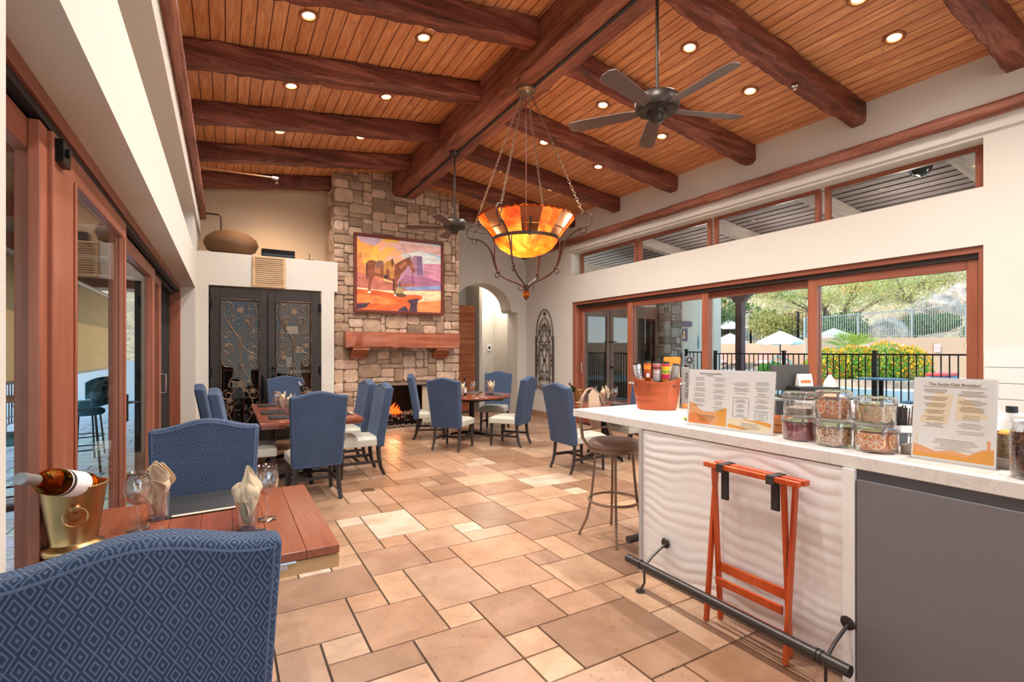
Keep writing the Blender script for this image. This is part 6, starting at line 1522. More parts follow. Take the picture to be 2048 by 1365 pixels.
# wing of the building beyond
wing = MB()
wing.box(6.70, 7.36, 9.4, 9.6, 0, 3.6); wing.box(7.36, 9.9, 9.4, 9.6, 2.62, 3.6); wing.box(10.5, 12.4, 9.4, 9.6, 0, 1.80); wing.box(10.5, 12.4, 9.4, 9.6, 2.14, 3.6); wing.box(10.5, 10.62, 9.4, 9.6, 1.80, 2.14); wing.box(10.98, 12.4, 9.4, 9.6, 1.80, 2.14); wing.box(9.85, 10.5, 9.5, 9.6, 0, 3.6)
struct(wing.build('wall_wing', STUCCO), 'cream stucco wall of the neighbouring wing')
fd_ = thing('door_11', 'brown timber french doors of the neighbouring wing, with dark glass', 'door', kind='structure')
m = MB(); 
for (a, b) in ((7.40, 8.18), (8.20, 9.0), (9.02, 9.84)):
    m.box(a, a+.1, 9.36, 9.42, .02, 2.5); m.box(b-.1, b, 9.36, 9.42, .02, 2.5); m.box(a+.1, b-.1, 9.36, 9.42, 2.36, 2.5); m.box(a+.1, b-.1, 9.36, 9.42, .02, .32)
m.box(7.36, 9.86, 9.34, 9.44, 2.5, 2.66)
m.build('door_frame', BROWNDOOR, fd_, bevel=.004)
m = MB(); m.box(7.5, 9.74, 9.385, 9.392, .3, 2.36); m.build('door_glass', m_pane('dark_mirror_glass', (.25, .26, .25), 3.5), fd_)
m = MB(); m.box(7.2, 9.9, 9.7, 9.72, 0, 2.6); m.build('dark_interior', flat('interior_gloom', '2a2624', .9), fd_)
m = MB(); m.cyl((8.1, 9.30, 1.75), (8.34, 9.30, 1.75), .012, n=8); m.cyl((8.22, 9.36, 1.12), (8.22, 9.31, 1.12), .03, n=12); m.build('door_handle', BLACK, fd_)
sc2 = MB()
ashlar(sc2, .68, 3.6, lambda a, b, d: (9.82+a, 9.16-d, b), 15, cols=[hx(c) for c in ('8f8880','a39c92','7c766f','b0a89c')]); ashlar(sc2, .42, 3.6, lambda a, b, d: (9.82-d, 9.58-a, b), 16, cols=[hx(c) for c in ('8f8880','a39c92','7c766f')])
sc2.box(9.82, 10.5, 9.16, 9.5, 0, 3.6, 1); tag(sc2.build('stone_column', [STONE, MORTAR], tint=True), 'grey fieldstone column on the neighbouring wing', 'column')
w_ = thing('window_8', 'small four pane window with mauve frame in the neighbouring wing', 'window', kind='structure')
m = MB(); 
for b in ((10.62, 10.98, 2.08, 2.14), (10.62, 10.98, 1.80, 1.86), (10.62, 10.68, 1.86, 2.08), (10.92, 10.98, 1.86, 2.08), (10.79, 10.81, 1.86, 2.08), (10.68, 10.92, 1.96, 1.98)): m.box(b[0], b[1], 9.38, 9.42, b[2], b[3])
m.box(10.5, 11.1, 9.33, 9.4, 2.2, 2.34); m.build('window_frame', flat('mauve_paint', '6a5468', .6), w_)
m = MB(); m.box(10.66, 10.94, 9.5, 9.51, 1.84, 2.1); m.build('window_glass', flat('lit_window_pane', 'e8c8a0', .3, 0, 'ffd8a8', .7), w_)
# portico
m = MB(); m.prism([(6.6, 4.15), (11.4, 3.55), (11.4, 3.65), (6.6, 4.25)], -8, 12, 'y')
struct(m.build('ceiling_portico', m_wood('portico_plank', hx('6f5f5c'), hx('8c7c78'), hx('a08f8a'), 'y', .7, .6, .2)), 'grey brown plank ceiling of the portico')
m = MB()
for i in range(26): x = 6.75+i*.18; z = 4.15-.125*(x-6.6); m.box(x, x+.02, -8, 12, z-.012, z)
pc = m.build('trim_3', flat('plank_joint', '4a3e3c', .8)); struct(pc, 'dark joints of the portico ceiling boards')
for i, y in enumerate((-1.4, .55, 2.5, 4.3, 6.1, 7.9)):
    m = MB(); m.bar((6.72, y, 4.03), (11.2, y, 3.47), .17, .2); o = m.build('portico_rafter', m_wood('pale_weathered_beam', hx('8f7c74'), hx('ab988e'), hx('c0aea2'), 'x', .7) if i == 0 else bpy.data.materials['pale_weathered_beam'], bevel=.01)
    tag(o, 'pale weathered rafter under the portico roof, seen through the clerestory, %s' % ('beyond the camera side end' if i == 0 else ('nearest', 'second nearest', 'middle', 'second farthest', 'farthest')[i-1]), 'ceiling beam', 'portico rafters')
cam_ = thing('dome_lamp', 'round dark dome lamp under the portico ceiling behind the clerestory', 'lamp', (7.95, 2.98, 3.98)); m = MB(); m.lathe([(.001, -.16), (.08, -.13), (.12, -.07), (.13, -.02), (.13, 0), (.001, 0)], 24); m.build('dome', flat('smoked_dome', '3c3a38', .15, .4), cam_, True)
m = MB(); m.box(11.0, 11.2, -8, 9.4, 3.22, 3.48); o = m.build('portico_beam', PURPLEW, bevel=.01); tag(o, 'long mauve-brown beam along the outer edge of the portico', 'beam')
def post(label, x, y):
    t = thing('portico_post', label, 'post', (x, y, 0), 0, 'mauve portico posts')
    m = MB(); m.box(-.085, .085, -.085, .085, 0, 2.8); m.build('shaft', PURPLEW, t, bevel=.01)
    m = MB(); m.prism([(-.5, 3.22), (-.5, 3.1), (-.38, 3.02), (-.3, 2.9), (-.2, 2.86), (-.13, 2.74), (.13, 2.74), (.2, 2.86), (.3, 2.9), (.38, 3.02), (.5, 3.1), (.5, 3.22)], -.09, .09, 'x'); m.build('corbel', PURPLEW, t, bevel=.008)
    m = MB(); m.box(-.16, .16, -.16, .16, 0, .55); m.build('stone_foot', STUCCO, t, bevel=.01)
    return t
p_ = post('mauve timber post with a carved corbel, framed by the middle window', 11.1, 7.86); dup(p_, (11.1, -1.2, 0), label='mauve timber post beyond the right end of the windows, hidden by the wall')
m = MB(); m.box(8.95, 9.12, 8.2, 8.36, 0, 3.75); 
o = m.build('stucco_pier', STUCCO, loc=(1.35, -.05, 0)); tag(o, 'slim cream stucco pier outside beside the sliding door stile', 'pier')
wc = thing('wind_chime', 'slim turquoise glass ornament hanging outside near the wing', 'ornament', (10.95, 9.0, 1.75))
m = MB(); m.lathe([(.001, -.2), (.03, -.12), (.034, .05), (.015, .2), (.001, .25)], 16, sy=.4); m.cyl((0, 0, .25), (0, 0, 1.7), .0025, n=6); m.build('ornament_body', flat('turquoise_glass', '3a93a4', .2), wc, True)
# black railing
def railing(label, p0, p1, z0, h, step=.115, post_step=1.9, mat=BLACKP, name='railing', r=.0085, pr=.03):
    t = thing(name, label, 'railing'); p0 = Vector(p0); p1 = Vector(p1); d = p1-p0; L = d.length; d.normalize()
    m = MB(); m.bar(p0+Vector((0, 0, h)), p1+Vector((0, 0, h)), .04, .03); m.bar(p0+Vector((0, 0, .12)), p1+Vector((0, 0, .12)), .03, .025); m.build('rail', mat, t)
    m = MB(); n = int(L/step)
    for i in range(1, n): q = p0+d*(L*i/n); m.box(q.x-r, q.x+r, q.y-r, q.y+r, q.z+.10, q.z+h)
    b = m.build('balusters', mat, t); 
    if n > 0: b['kind'] = 'stuff'
    k = max(1, int(round(L/post_step)))
    for i in range(k+1):
        q = p0+d*(L*i/k); m = MB(); m.box(q.x-pr, q.x+pr, q.y-pr, q.y+pr, q.z, q.z+h+.05); m.box(q.x-pr*1.3, q.x+pr*1.3, q.y-pr*1.3, q.y+pr*1.3, q.z+h+.05, q.z+h+.075); m.build('post', mat, t)
    return t
railing('black metal pool railing running behind all the right windows', (10.6, 8.2, 0), (10.6, -.6, 0), 0, 1.46)
railing('short black metal railing in front of the neighbouring wing', (10.6, 9.1, 0), (10.6, 8.5, 0), 0, 1.5)
# bistro furniture outside
def bistro(label, x, y, z=1.05, r=.37, col=None):
    t = thing('bistro_table', label, 'table', (x, y, 0), 0, 'outdoor bar tables')
    m = MB(); m.lathe([(.001, z-.02), (r, z-.02), (r, z), (.001, z)], 32); m.build('table_top', col or flat('blue_enamel', '4f86a8', .4), t, True)
    m = MB(); m.cyl((0, 0, .02), (0, 0, z-.02), .03, n=12); m.lathe([(.001, 0), (.25, 0), (.22, .02), (.001, .03)], 24); m.build('pedestal', BLACK, t, True); return t
bistro('round blue bar table outside behind the stacked jars', 9.85, 4.25); bistro('pale blue bar table outside behind the double menu stand', 9.5, 5.6, 1.05, .42, flat('pale_enamel', 'a8c0b8', .4))
def outstool(label, x, y, rz, cush=TEALB, name='patio_stool', zt=1.22, group='outdoor bar stools'):
    t = thing(name, label, 'chair', (x, y, 0), rz, group)
    m = MB(); m.lathe([(.001, .72), (.2, .72), (.22, .74), (.22, .78), (.19, .8), (.001, .8)], 24); m.build('seat', cush, t, True)
    m = MB(); n = 12; vs = []
    for j in range(7):
        for i in range(n+1):
            a = D_(200+140*i/n); rr_ = .23+.02*j/6; z = .84+(zt-.84)*j/6*(1-.25*abs(2*i/n-1)**3); vs.append((rr_*math.cos(a), rr_*math.sin(a)-.0, z))
    m.add(vs, [(j*(n+1)+i, j*(n+1)+i+1, (j+1)*(n+1)+i+1, (j+1)*(n+1)+i) for j in range(6) for i in range(n)]); o = m.build('backrest', cush, t, True, angle=180); md = o.modifiers.new('t', 'SOLIDIFY'); md.thickness = .035; md.offset = 0
    for k in range(4):
        a = D_(45+90*k); m = MB(); m.tube([(.17*math.cos(a), .17*math.sin(a), .72), (.24*math.cos(a), .24*math.sin(a), 0)], .012, 6); m.build('leg', BLACK, t, True)
    m = MB(); m.tube([(.215*math.cos(2*PI*k/24), .215*math.sin(2*PI*k/24), .3) for k in range(24)], .009, 6, closed=True); m.build('foot_ring', BLACK, t, True)
    return t
os_ = outstool('blue round backed stool outside, left of the breakfast menu stand', 8.5, 3.2, D_(0), zt=1.0)
dup(os_, (8.9, 5.2, 0), D_(120), 'blue round backed stool outside behind the double menu stand')
# things on the back counter
sm = thing('menu_stack', 'tall stack of black menu folders on the back counter', 'menus', (5.08, 2.80, 1.0405), D_(-30)); m = MB(); rs = random.Random(3)
for i in range(9): m.box(-.2, .2, -.13, .13, i*.0145, i*.0145+.012, M=Matrix.Rotation(rs.uniform(-.06, .06), 4, 'Z'))
m.build('folders', flat('black_leather', '232426', .45), sm, bevel=.001)
cd = thing('table_card', 'small white tent card standing on the stack of menus', 'card', (5.05, 2.86, 1.171), D_(-30)); m = MB(); m.prism([(-.04, 0), (.04, 0), (.008, .12), (-.008, .12)], -.07, .07, 'x'); m.build('card_body', PAPER, cd); m = MB(); m.box(-.05, .05, -.033, -.030, .03, .06); m.build('printed_band', flat('print_orange', 'ee8a4a', .6), cd)
cd2 = thing('patterned_box', 'small white and red patterned pyramid box on the stack of menus', 'box', (5.14, 2.66, 1.171), D_(-30)); m = MB(); m.lathe([(.001, 0), (.07, 0), (.06, .05), (.012, .12), (.001, .12)], 4); m.build('carton', flat('carton_print', 'e4dcd8', .6), cd2); m = MB(); m.ball((0, 0, .125), .012, 8, 6); m.build('red_knob', FLOWER_R, cd2)
ps = thing('card_terminal', 'dark grey flat screen seen from behind, on the far end of the back counter', 'screen', (5.0, 2.98, 1.0405), D_(-28)); m = MB(); m.box(-.20, .20, -.015, .015, .08, .34); m.build('screen', flat('dark_grey_case', '4c4844', .5), ps, bevel=.004); m = MB(); m.box(-.08, .08, -.08, .08, 0, .015); m.box(-.02, .02, -.01, .01, .015, .08); m.build('stand', BLACKP, ps)
kb = thing('speaker_box', 'small dark grey box on the bar between the menu stand and the jars', 'box', (3.16, 1.93, BZ+.0005), D_(-40)); m = MB(); m.box(-.06, .06, -.05, .05, 0, .16); m.build('case', flat('dark_grey_case', '4c4844', .5), kb, bevel=.006); m = MB(); m.box(-.05, .05, -.052, -.0505, .01, .15); m.build('grille', BLACKP, kb)
sl = thing('shiplap_panel', 'white horizontal board panel on the wall behind the right end of the bar', 'wall panel', (6.34, .2, 0)); m = MB()
for i in range(10): m.box(0, .025, -1.6, 1.67, .02+i*.15, .165+i*.15)
m.build('boards', SHIPLAP, sl, bevel=.002)

# ------------------------------------------------------------------ landscape
def terrain(name, x0, x1, y0, y1, nx, ny, fz, mat, label):
    m = MB(); vs = []
    for j in range(ny+1):
        for i in range(nx+1):
            x = x0+(x1-x0)*i/nx; y = y0+(y1-y0)*j/ny; vs.append((x, y, fz(x, y)))
    m.add(vs, [(j*(nx+1)+i, j*(nx+1)+i+1, (j+1)*(nx+1)+i+1, (j+1)*(nx+1)+i) for j in range(ny) for i in range(nx)])
    return struct(m.build(name, mat, None, True, angle=180), label)
from mathutils import noise as mn
def hz(x, y):
    D = x*.62+y*.78   # depth towards the hill
    q = (x*.80+y*.35); s = max(0, q-27.5); z = .2+min(s, 4)*.36+max(0, s-4)*.27
    z += (mn.noise((x*.12, y*.12, 3))*2.2+mn.noise((x*.4, y*.4, 7))*.7+mn.noise((x*1.2, y*1.2, 9))*.25)*min(1, s/7)
    return z
terrain('hill', 22, 125, -10, 120, 150, 150, hz, HILL, 'dry rocky hillside with tan grass beyond the pool')
def foliage(m, c, rad, n, s, seed, shell=.55, mi=0, flat_=1.0):
    r = random.Random(seed)
    for i in range(n):
        while True:
            p = Vector((r.uniform(-1, 1), r.uniform(-1, 1), r.uniform(-1, 1)))
            if shell < p.length <= 1: break
        q = Vector((c[0]+p.x*rad[0], c[1]+p.y*rad[1], c[2]+p.z*rad[2])); k = s*r.uniform(.5, 1.3)
        E_ = Euler((r.uniform(0, 6.3), r.uniform(0, 6.3), r.uniform(0, 6.3))).to_matrix()
        a, b = E_ @ Vector((k, 0, 0)), E_ @ Vector((0, k*.55*flat_, 0))
        m.add([q-a, q+b, q+a, q-b], [(0, 1, 2, 3)], mi)
def shrub(label, x, y, z, rx, ry, rz, mat, n, s, seed, name='shrub', group='shrubs on the slope', stem=True):
    t = thing(name, label, 'shrub', (x, y, z), 0, group)
    m = MB(); r = random.Random(seed)
    for k in range(7): foliage(m, (r.uniform(-.5, .5)*rx, r.uniform(-.5, .5)*ry, rz*r.uniform(.8, 1.3)), (rx*.62, ry*.62, rz*.75), n//7, s, seed+k, .3)
    m.build('foliage', mat, t)
    m = MB()
    for k in range(5): a = k*1.3; m.tube([(0, 0, -.1), (.3*rx*math.cos(a), .3*ry*math.sin(a), rz*.9)], [.04, .015], 5)
    m.build('stem', BARK, t); return t
def tree(label, x, y, z, H, rx, rz, mat, seed, n=5000, s=.10, name='palo_verde_tree', group=None):
    t = thing(name, label, 'tree', (x, y, z), 0, group); r = random.Random(seed); m = MB(); tips = []
    for k in range(6):
        a = k*1.05+r.uniform(-.3, .3); p = [(0, 0, -.3), (.25*math.cos(a), .25*math.sin(a), H*.3)]
        mid = (rx*.35*math.cos(a), rx*.35*math.sin(a), H*(.5+r.uniform(-.06, .08))); end = (rx*.78*math.cos(a), rx*.78*math.sin(a), H*(.78+r.uniform(-.1, .12)))
        pts = bez([p[0], p[1], mid, end], 10); m.tube(pts, [.16*(1-i/11)+.025 for i in range(11)], 7); tips.append(end)
        for q in range(3):
            st = pts[5+q]; e2 = (st[0]+rx*.35*math.cos(a+r.uniform(-1.2, 1.2)), st[1]+rx*.35*math.sin(a+r.uniform(-1.2, 1.2)), st[2]+H*r.uniform(.1, .3)); m.tube([st, ((st[0]+e2[0])/2, (st[1]+e2[1])/2, (st[2]+e2[2])/2+.15), e2], [.05, .035, .012], 5); tips.append(e2)
    m.build('trunk', BARK, t, True)
    m = MB()
    for i, e in enumerate(tips): foliage(m, e, (rx*.34, rx*.34, rz*.42), n//len(tips), s, seed*31+i, .1, flat_=.5)
    m.build('crown', mat, t); return t
def gz(x, y): return hz(x, y)
tree('large spreading palo verde tree on the slope above the flower bed', 34.6, 17.4, gz(34.6, 17.4)-.2, 4.6, 4.7, 2.9, LEAF_PV, 5, 9500, .10)
tree('smaller yellowish palo verde tree at the upper right of the slope', 46, 18.2, gz(46, 18.2)-.2, 2.6, 3.6, 1.6, LEAF_OR, 7, 6000, .12)
sh = [('dark green bush left, below the tree', 31.6, 15.9, 1.6, 1.5, 1.4, LEAF_DK), ('clipped green hedge mound behind the silver fence, left end', 28.6, 13.3, 1.3, 1.0, .8, LEAF_GR), ('broad pale hedge mound behind the silver fence, middle', 28.2, 12.2, 1.7, 1.3, 1.0, LEAF_HG), ('clipped olive hedge behind the silver fence, right of middle', 29.6, 10.4, 1.2, 1.0, .8, LEAF_HG), ('tall pale hedge behind the silver fence at the right edge', 30.2, 8.9, 1.1, 1.1, 1.3, LEAF_HG), ('round dark shrub between the boulders', 38, 14.6, 1.3, 1.2, .9, LEAF_DK), ('small dark shrub in front of the largest boulder', 37, 12.6, .8, .8, .6, LEAF_DK), ('dark bush behind the two left umbrellas', 33, 25.5, 2.4, 1.6, 1.3, LEAF_DK), ('olive bush behind the black upper fence', 31.5, 19.6, 2.0, 1.4, 1.2, LEAF_OR)]
for i, (l, x, y, rx, ry, rz_, mt_) in enumerate(sh): shrub(l, x, y, max(.45, gz(x, y)), rx, ry, rz_, mt_, 5200, .085, 100+i)
br = MB(); r = random.Random(44); br2 = MB()
for i in range(420):
    x = r.uniform(36, 95); y = r.uniform(10, 75)
    if not (.38 < y/x < 1.05): continue
    z = gz(x, y); s_ = r.uniform(.5, 1.5); (foliage(br, (x, y, z+.35*s_), (s_, s_, .6*s_), 70, .26, i, .2) if r.random() < .72 else foliage(br2, (x, y, z+.4*s_), (s_, s_, .7*s_), 80, .24, i, .2))
tag(br.build('dry_brush', LEAF_BR), 'tan dry brush scattered over the hillside', 'brush', kind='stuff'); tag(br2.build('green_brush', LEAF_DK), 'dull green brush scattered over the hillside', 'brush', kind='stuff')
def boulder(label, x, y, z, rx, ry, rz_, seed):
    m = MB(); m.ball((0, 0, 0), 1, 28, 18); off = Vector((seed*3.1, seed*1.7, 0))
    m.v = [tuple(Vector(v)*(1+.18*mn.noise(Vector(v)*1.3+off)+.07*mn.noise(Vector(v)*3.5+off))) for v in m.v]; m.v = [(a*rx, b*ry, c*rz_) for a, b, c in m.v]
    o = m.build('boulder', ROCK, None, True, loc=(x, y, z), angle=180); tag(o, label, 'boulder', 'granite boulders on the slope'); return o
for i, (l, x, y, rx, ry, rz_) in enumerate((('largest rounded boulder upper right on the slope', 41, 14.6, 1.7, 1.5, 1.2), ('grey boulder leaning behind the largest one', 43.5, 14.2, 1.8, 1.4, 1.5), ('upright brown boulder left of the round dark shrub', 36, 15.1, 1.2, 1.1, 1.2), ('low grey boulder in front of the upright one', 34.2, 14.4, 1.3, .9, .6), ('flat pale boulder at the left end above the hedge', 32.0, 14.6, 1.6, .9, .5), ('barrel shaped small boulder right of the largest', 38.5, 11.6, .45, .45, .5))): boulder(l, x, y, gz(x, y)+rz_*.35, rx, ry, rz_, i+1)
r = random.Random(5)
for i in range(14):
    x = r.uniform(58, 92); y = x*r.uniform(.42, .95); s_ = r.uniform(1.0, 2.4); boulder('pale rock outcrop high on the hillside, %s' % ('left of the tree crown' if y/x > .62 else 'right of the tree crown'), x, y, gz(x, y), s_*1.6, s_*1.3, s_*.7, 20+i)['group'] = 'rock outcrops high on the hillside'
# terrace walls
m = MB(); m.prism([(27.0, 21.5), (29.6, 14.8), (29.9, 14.9), (27.3, 21.6)], .44, 2.0); struct(m.build('wall_terrace', STUCCO_TAN), 'low tan garden wall behind the sun loungers')
m = MB(); m.prism([(20.6, 11.6), (27.8, 7.0), (28.0, 7.2), (20.8, 11.8)], .44, 2.08); struct(m.build('wall_pool', STUCCO_TAN), 'warm tan wall below the silver fence')
m = MB(); m.prism([(13.2, .6), (19.5, 2.8), (19.4, 3.1), (13.1, .9)], .44, 1.9); struct(m.build('wall_stair', STUCCO_TAN), 'sloping tan wall at the right edge of the windows')
sf = thing('silver_fence', 'silver grey metal fence climbing along the top of the tan wall', 'fence')
p0, p1 = Vector((20.7, 11.7, 2.08)), Vector((27.9, 7.1, 2.08)); d = p1-p0; L = d.length; d.normalize(); SG = flat('silver_grey_fence', '9a9c98', .5, .3)
h0, h1 = .78, 1.5; P_ = lambda u, z: (p0.x+d.x*L*u, p0.y+d.y*L*u, p0.z+z)
m = MB(); m.bar(P_(0, h0), P_(1, h1), .04, .035, up=(0, 0, 1)); m.bar(P_(0, .06), P_(1, .06), .03, .03); m.build('rail', SG, sf)
m = MB()
for i in range(95): u = i/94; a = P_(u, .05); m.box(a[0]-.009, a[0]+.009, a[1]-.009, a[1]+.009, a[2], a[2]+h0+(h1-h0)*u)
b = m.build('balusters', SG, sf); b['kind'] = 'stuff'
for i in range(5): u = i/4; a = P_(u, 0); m = MB(); m.box(a[0]-.03, a[0]+.03, a[1]-.03, a[1]+.03, a[2], a[2]+h0+(h1-h0)*u+.05); m.build('post', SG, sf)
railing('tall black fence climbing the slope behind the white umbrellas', (31.5, 21.5, 1.9), (32.2, 17.0, 2.2), 0, 1.9, .2, 1.5, BLACKP, 'slope_fence', .012, .05)
railing('black fence along the slope behind the left umbrellas', (30.0, 27.5, 1.6), (31.5, 21.5, 1.6), 0, 1.5, .2, 2.2, BLACKP, 'slope_fence', .012, .05)
for i, (l, u, w, h_) in enumerate((('small pale notice, leftmost on the tan wall', .27, .25, .1), ('cream notice, second on the tan wall', .35, .16, .16), ('largest white notice on the tan wall', .43, .33, .42), ('white sign with a red crossed circle on the tan wall', .60, .22, .3), ('small white notice, rightmost on the tan wall', .74, .17, .14))):
    a = P_(u, 0); t = thing('wall_sign', l, 'sign', (a[0]-.12, a[1]-.16, 1.80-h_/2), math.atan2(d.y, d.x), 'notices on the tan pool wall')
    m = MB(); m.box(-w/2, w/2, -.01, 0, -h_/2, h_/2); m.build('board', PAPER, t)
    if i == 3:
        m = MB(); m.tube([(.075*math.cos(2*PI*k/24), -.015, .075*math.sin(2*PI*k/24)) for k in range(24)], .008, 5, closed=True); m.tube([(-.05, -.015, .05), (.05, -.015, -.05)], .007, 5); m.build('red_symbol', flat('sign_red', 'd03848', .5), t)
    else:
        m = MB(); txt_lines(m, Matrix.Translation((0, -.0115, 0)) @ Matrix.Diagonal((8, 1, 8, 1)), -w/2*.8/8, w/2*.8/8, -h_/2*.8/8, h_/2*.8/8, 5 if i != 2 else 9, i, gap_every=0); m.build('small_print', INK, t)
# umbrellas and loungers
def umbrella(label, x, y, z, H, R):
    t = thing('patio_umbrella', label, 'umbrella', (x, y, z), .3, 'white market umbrellas by the pool')
    m = MB(); n = 8; vs = [(0, 0, H)]
    for j in (1, 2, 3, 4):
        for k in range(n*2):
            a = 2*PI*k/(n*2); rr_ = R*j/4*(1 if k % 2 == 0 else .96); vs.append((rr_*math.cos(a), rr_*math.sin(a), H-.55*(j/4)**1.1-(.03 if k % 2 else 0)*j/4))
    N = n*2; fs = [(0, 1+(k+1) % N, 1+k)[::-1] for k in range(N)]
    for j in range(3): fs += [(1+j*N+k, 1+j*N+(k+1) % N, 1+(j+1)*N+(k+1) % N, 1+(j+1)*N+k) for k in range(N)]
    fs += [(1+3*N+k, 1+3*N+(k+1) % N, 1+4*N+(k+1) % N, 1+4*N+k) for k in range(N)]
    vs += [(vs[1+3*N+k][0], vs[1+3*N+k][1], vs[1+3*N+k][2]-.12) for k in range(N)]
    m.add(vs, fs); m.build('canopy', UMBW, t)
    m = MB(); m.cyl((0, 0, 0), (0, 0, H+.1), .03, n=10); m.ball((0, 0, H+.1), .05, 8, 6); m.build('pole', flat('dark_pole', '3a2e28', .5), t, True); m = MB(); m.lathe([(.001, 0), (.3, 0), (.3, .05), (.05, .09), (.001, .09)], 20); m.build('base', BLACK, t, True); return t
um = umbrella('white umbrella in the centre, left of the window stile', 24.2, 14.9, .45, 2.1, 1.12)
dup(um, (23.4, 11.95, .45), .5, 'white umbrella just right of the window stile, behind the palm'); dup(um, (28.9, 21.2, .45), .1, 'white umbrella behind the mauve post, lower of the two left ones', scale=(1, 1, 1.08)); dup(um, (33.4, 24.6, 1.6), .4, 'white umbrella farthest away, higher of the two left ones', scale=(1.15, 1.15, 1.1))
def lounger(label, x, y, rz):
    t = thing('sun_lounger', label, 'sun lounger', (x, y, .45), rz, 'salmon sun loungers by the pool')
    m = MB(); m.box(-.32, .32, -.9, .45, .34, .42); M = Matrix.Translation((0, .45, .38)) @ Matrix.Rotation(D_(55), 4, 'X'); m.box(-.32, .32, 0, .85, -.04, .05, M=M); m.build('cushion', SALMON, t, bevel=.02)
    m = MB(); m.box(-.33, .33, -.95, .5, .28, .335); 
    for sx_ in (-.3, .27):
        for yy in (-.9, .4): m.box(sx_, sx_+.03, yy, yy+.03, 0, .28)
    m.build('frame', BLACKP, t)
    m = MB(); m.cyl((-.25, -.1, .47), (.25, -.1, .47), .07, n=12); m.build('rolled_towel', WHITE, t, True); return t
lo_ = lounger('salmon sun lounger at the left end of the row by the pool', 25.8, 19.6, D_(-62))
for i, (x, y) in enumerate(((26.2, 18.6), (26.6, 17.4), (27.0, 16.5), (27.4, 15.2), (27.8, 14.3))): dup(lo_, (x, y, .45), D_(-62), 'salmon sun lounger by the pool, %s from the left end' % ('second', 'third', 'fourth', 'fifth', 'sixth')[i])
# flower bed and palm
fbd = thing('flower_bed', 'mass of orange and yellow flowers beyond the railing', 'flowers', (17.4, 7.75, .45)); fbd.scale = (.74, .74, .92)
m = MB()
for k, (x, y, z, a) in enumerate(((-1.0, 1.3, .5, .9), (-.3, .5, .6, .9), (.4, -.3, .7, 1.0), (1.0, -.9, .55, .8), (0, 0, .4, 1.1))): foliage(m, (x, y, z), (a, a, .75), 2600, .05, 300+k, .4)
m.build('leaves', LEAF_GR, fbd)
m = MB()
for k, (x, y, z, a) in enumerate(((-1.0, 1.3, .55, .92), (-.3, .5, .65, .92), (.4, -.3, .75, 1.02), (1.0, -.9, .6, .82))): foliage(m, (x, y, z), (a, a, .77), 1300, .036, 400+k, .86, flat_=1.8)
b = m.build('orange_blossoms', FLOWER, fbd); b['kind'] = 'stuff'
m = MB(); foliage(m, (-1.1, 1.2, .3), (.8, .8, .5), 160, .05, 500, .85, flat_=1.6); b = m.build('red_blossoms', FLOWER_R, fbd); b['kind'] = 'stuff'
m = MB(); m.lathe([(.001, 0), (1.75, 0), (1.75, .22), (.001, .24)], 32); m.build('stone_kerb', ROCK, fbd)
pl = thing('fan_palm', 'green fan palm above the flower bed', 'palm', (19.0, 9.1, .45)); m = MB(); r = random.Random(9)
for k in range(26):
    a = k*2.4; el = r.uniform(.15, 1.2); dr = Vector((math.cos(a)*math.cos(el), math.sin(a)*math.cos(el), math.sin(el))); c_ = Vector((0, 0, 1.0)); sd = dr.cross(Vector((0, 0, 1))).normalized(); up = sd.cross(dr)
    hub = c_+dr*.45
    for q in range(9):
        b_ = (q-4)*.2; v = (dr*math.cos(b_)+sd*math.sin(b_)); e = hub+v*.62-Vector((0, 0, .08)); w_ = up.cross(v)*.02; m.add([hub-w_*.3, hub+v*.35+w_, e, hub+v*.35-w_], [(0, 1, 2, 3)])
b = m.build('fronds', LEAF_PALM, pl); b['kind'] = 'stuff'
m = MB(); m.cyl((0, 0, 0), (0, 0, 1.05), .16, .12, 12); 
for k in range(26): a = k*2.4; m.tube([(0, 0, .95), (.3*math.cos(a), .3*math.sin(a), 1.2)], .012, 4)
m.build('trunk', BARK, pl, True)
pt = thing('planter_pot', 'low planter of bright green leaves by the railing posts', 'planter', (14.6, 9.2, .45)); m = MB(); m.lathe([(.001, 0), (.3, 0), (.36, .3), (.3, .3), (.001, .26)], 20); m.build('pot', flat('grey_pot', '7a7068', .7), pt, True); m = MB(); foliage(m, (0, 0, .45), (.5, .5, .3), 700, .06, 77, .2); m.build('leaves', LEAF_GR, pt)
for nm, cc, x, y, l in (('pool_float', '2f8fc0', 16.5, 5.7, 'blue pool float stacked beside the flower bed'), ('pool_float', 'd83a3a', 16.5, 5.7, 'red pool float stacked beside the flower bed')):
    m = MB(); m.box(-.5, .5, -.2, .2, 0 if cc[0] == '2' else .11, .1 if cc[0] == '2' else .2); o = m.build(nm, flat('float_'+cc, cc, .5), None, loc=(x, y, .75), bevel=.04, seg=3); tag(o, l, 'pool float', 'pool floats')
m = MB(); m.box(-.6, .6, -.3, .3, 0, .3); o = m.build('storage_bench', GREYW, None, loc=(16.5, 5.7, .449)); tag(o, 'grey wooden bench under the pool floats', 'bench')
hr = thing('stair_handrail', 'thin dark handrail against the tan wall at the right', 'handrail'); m = MB(); m.tube([(14.2, 3.2, .45), (14.2, 3.2, 1.42), (17.5, 4.3, 1.0), (17.5, 4.3, .45)], .02, 6); m.build('rail', BLACKP, hr)
gr_ = thing('pool_handrail', 'pale blue curved pool handrail beyond the railing', 'handrail'); m = MB(); m.tube([(16.2, 10.3, .45), (16.2, 10.3, 1.2), (16.4, 10.2, 1.35), (16.8, 10.0, 1.2), (17.0, 9.9, .7)], .025, 8); m.build('rail', flat('teal_rail', '6fb0b4', .4), gr_, True)

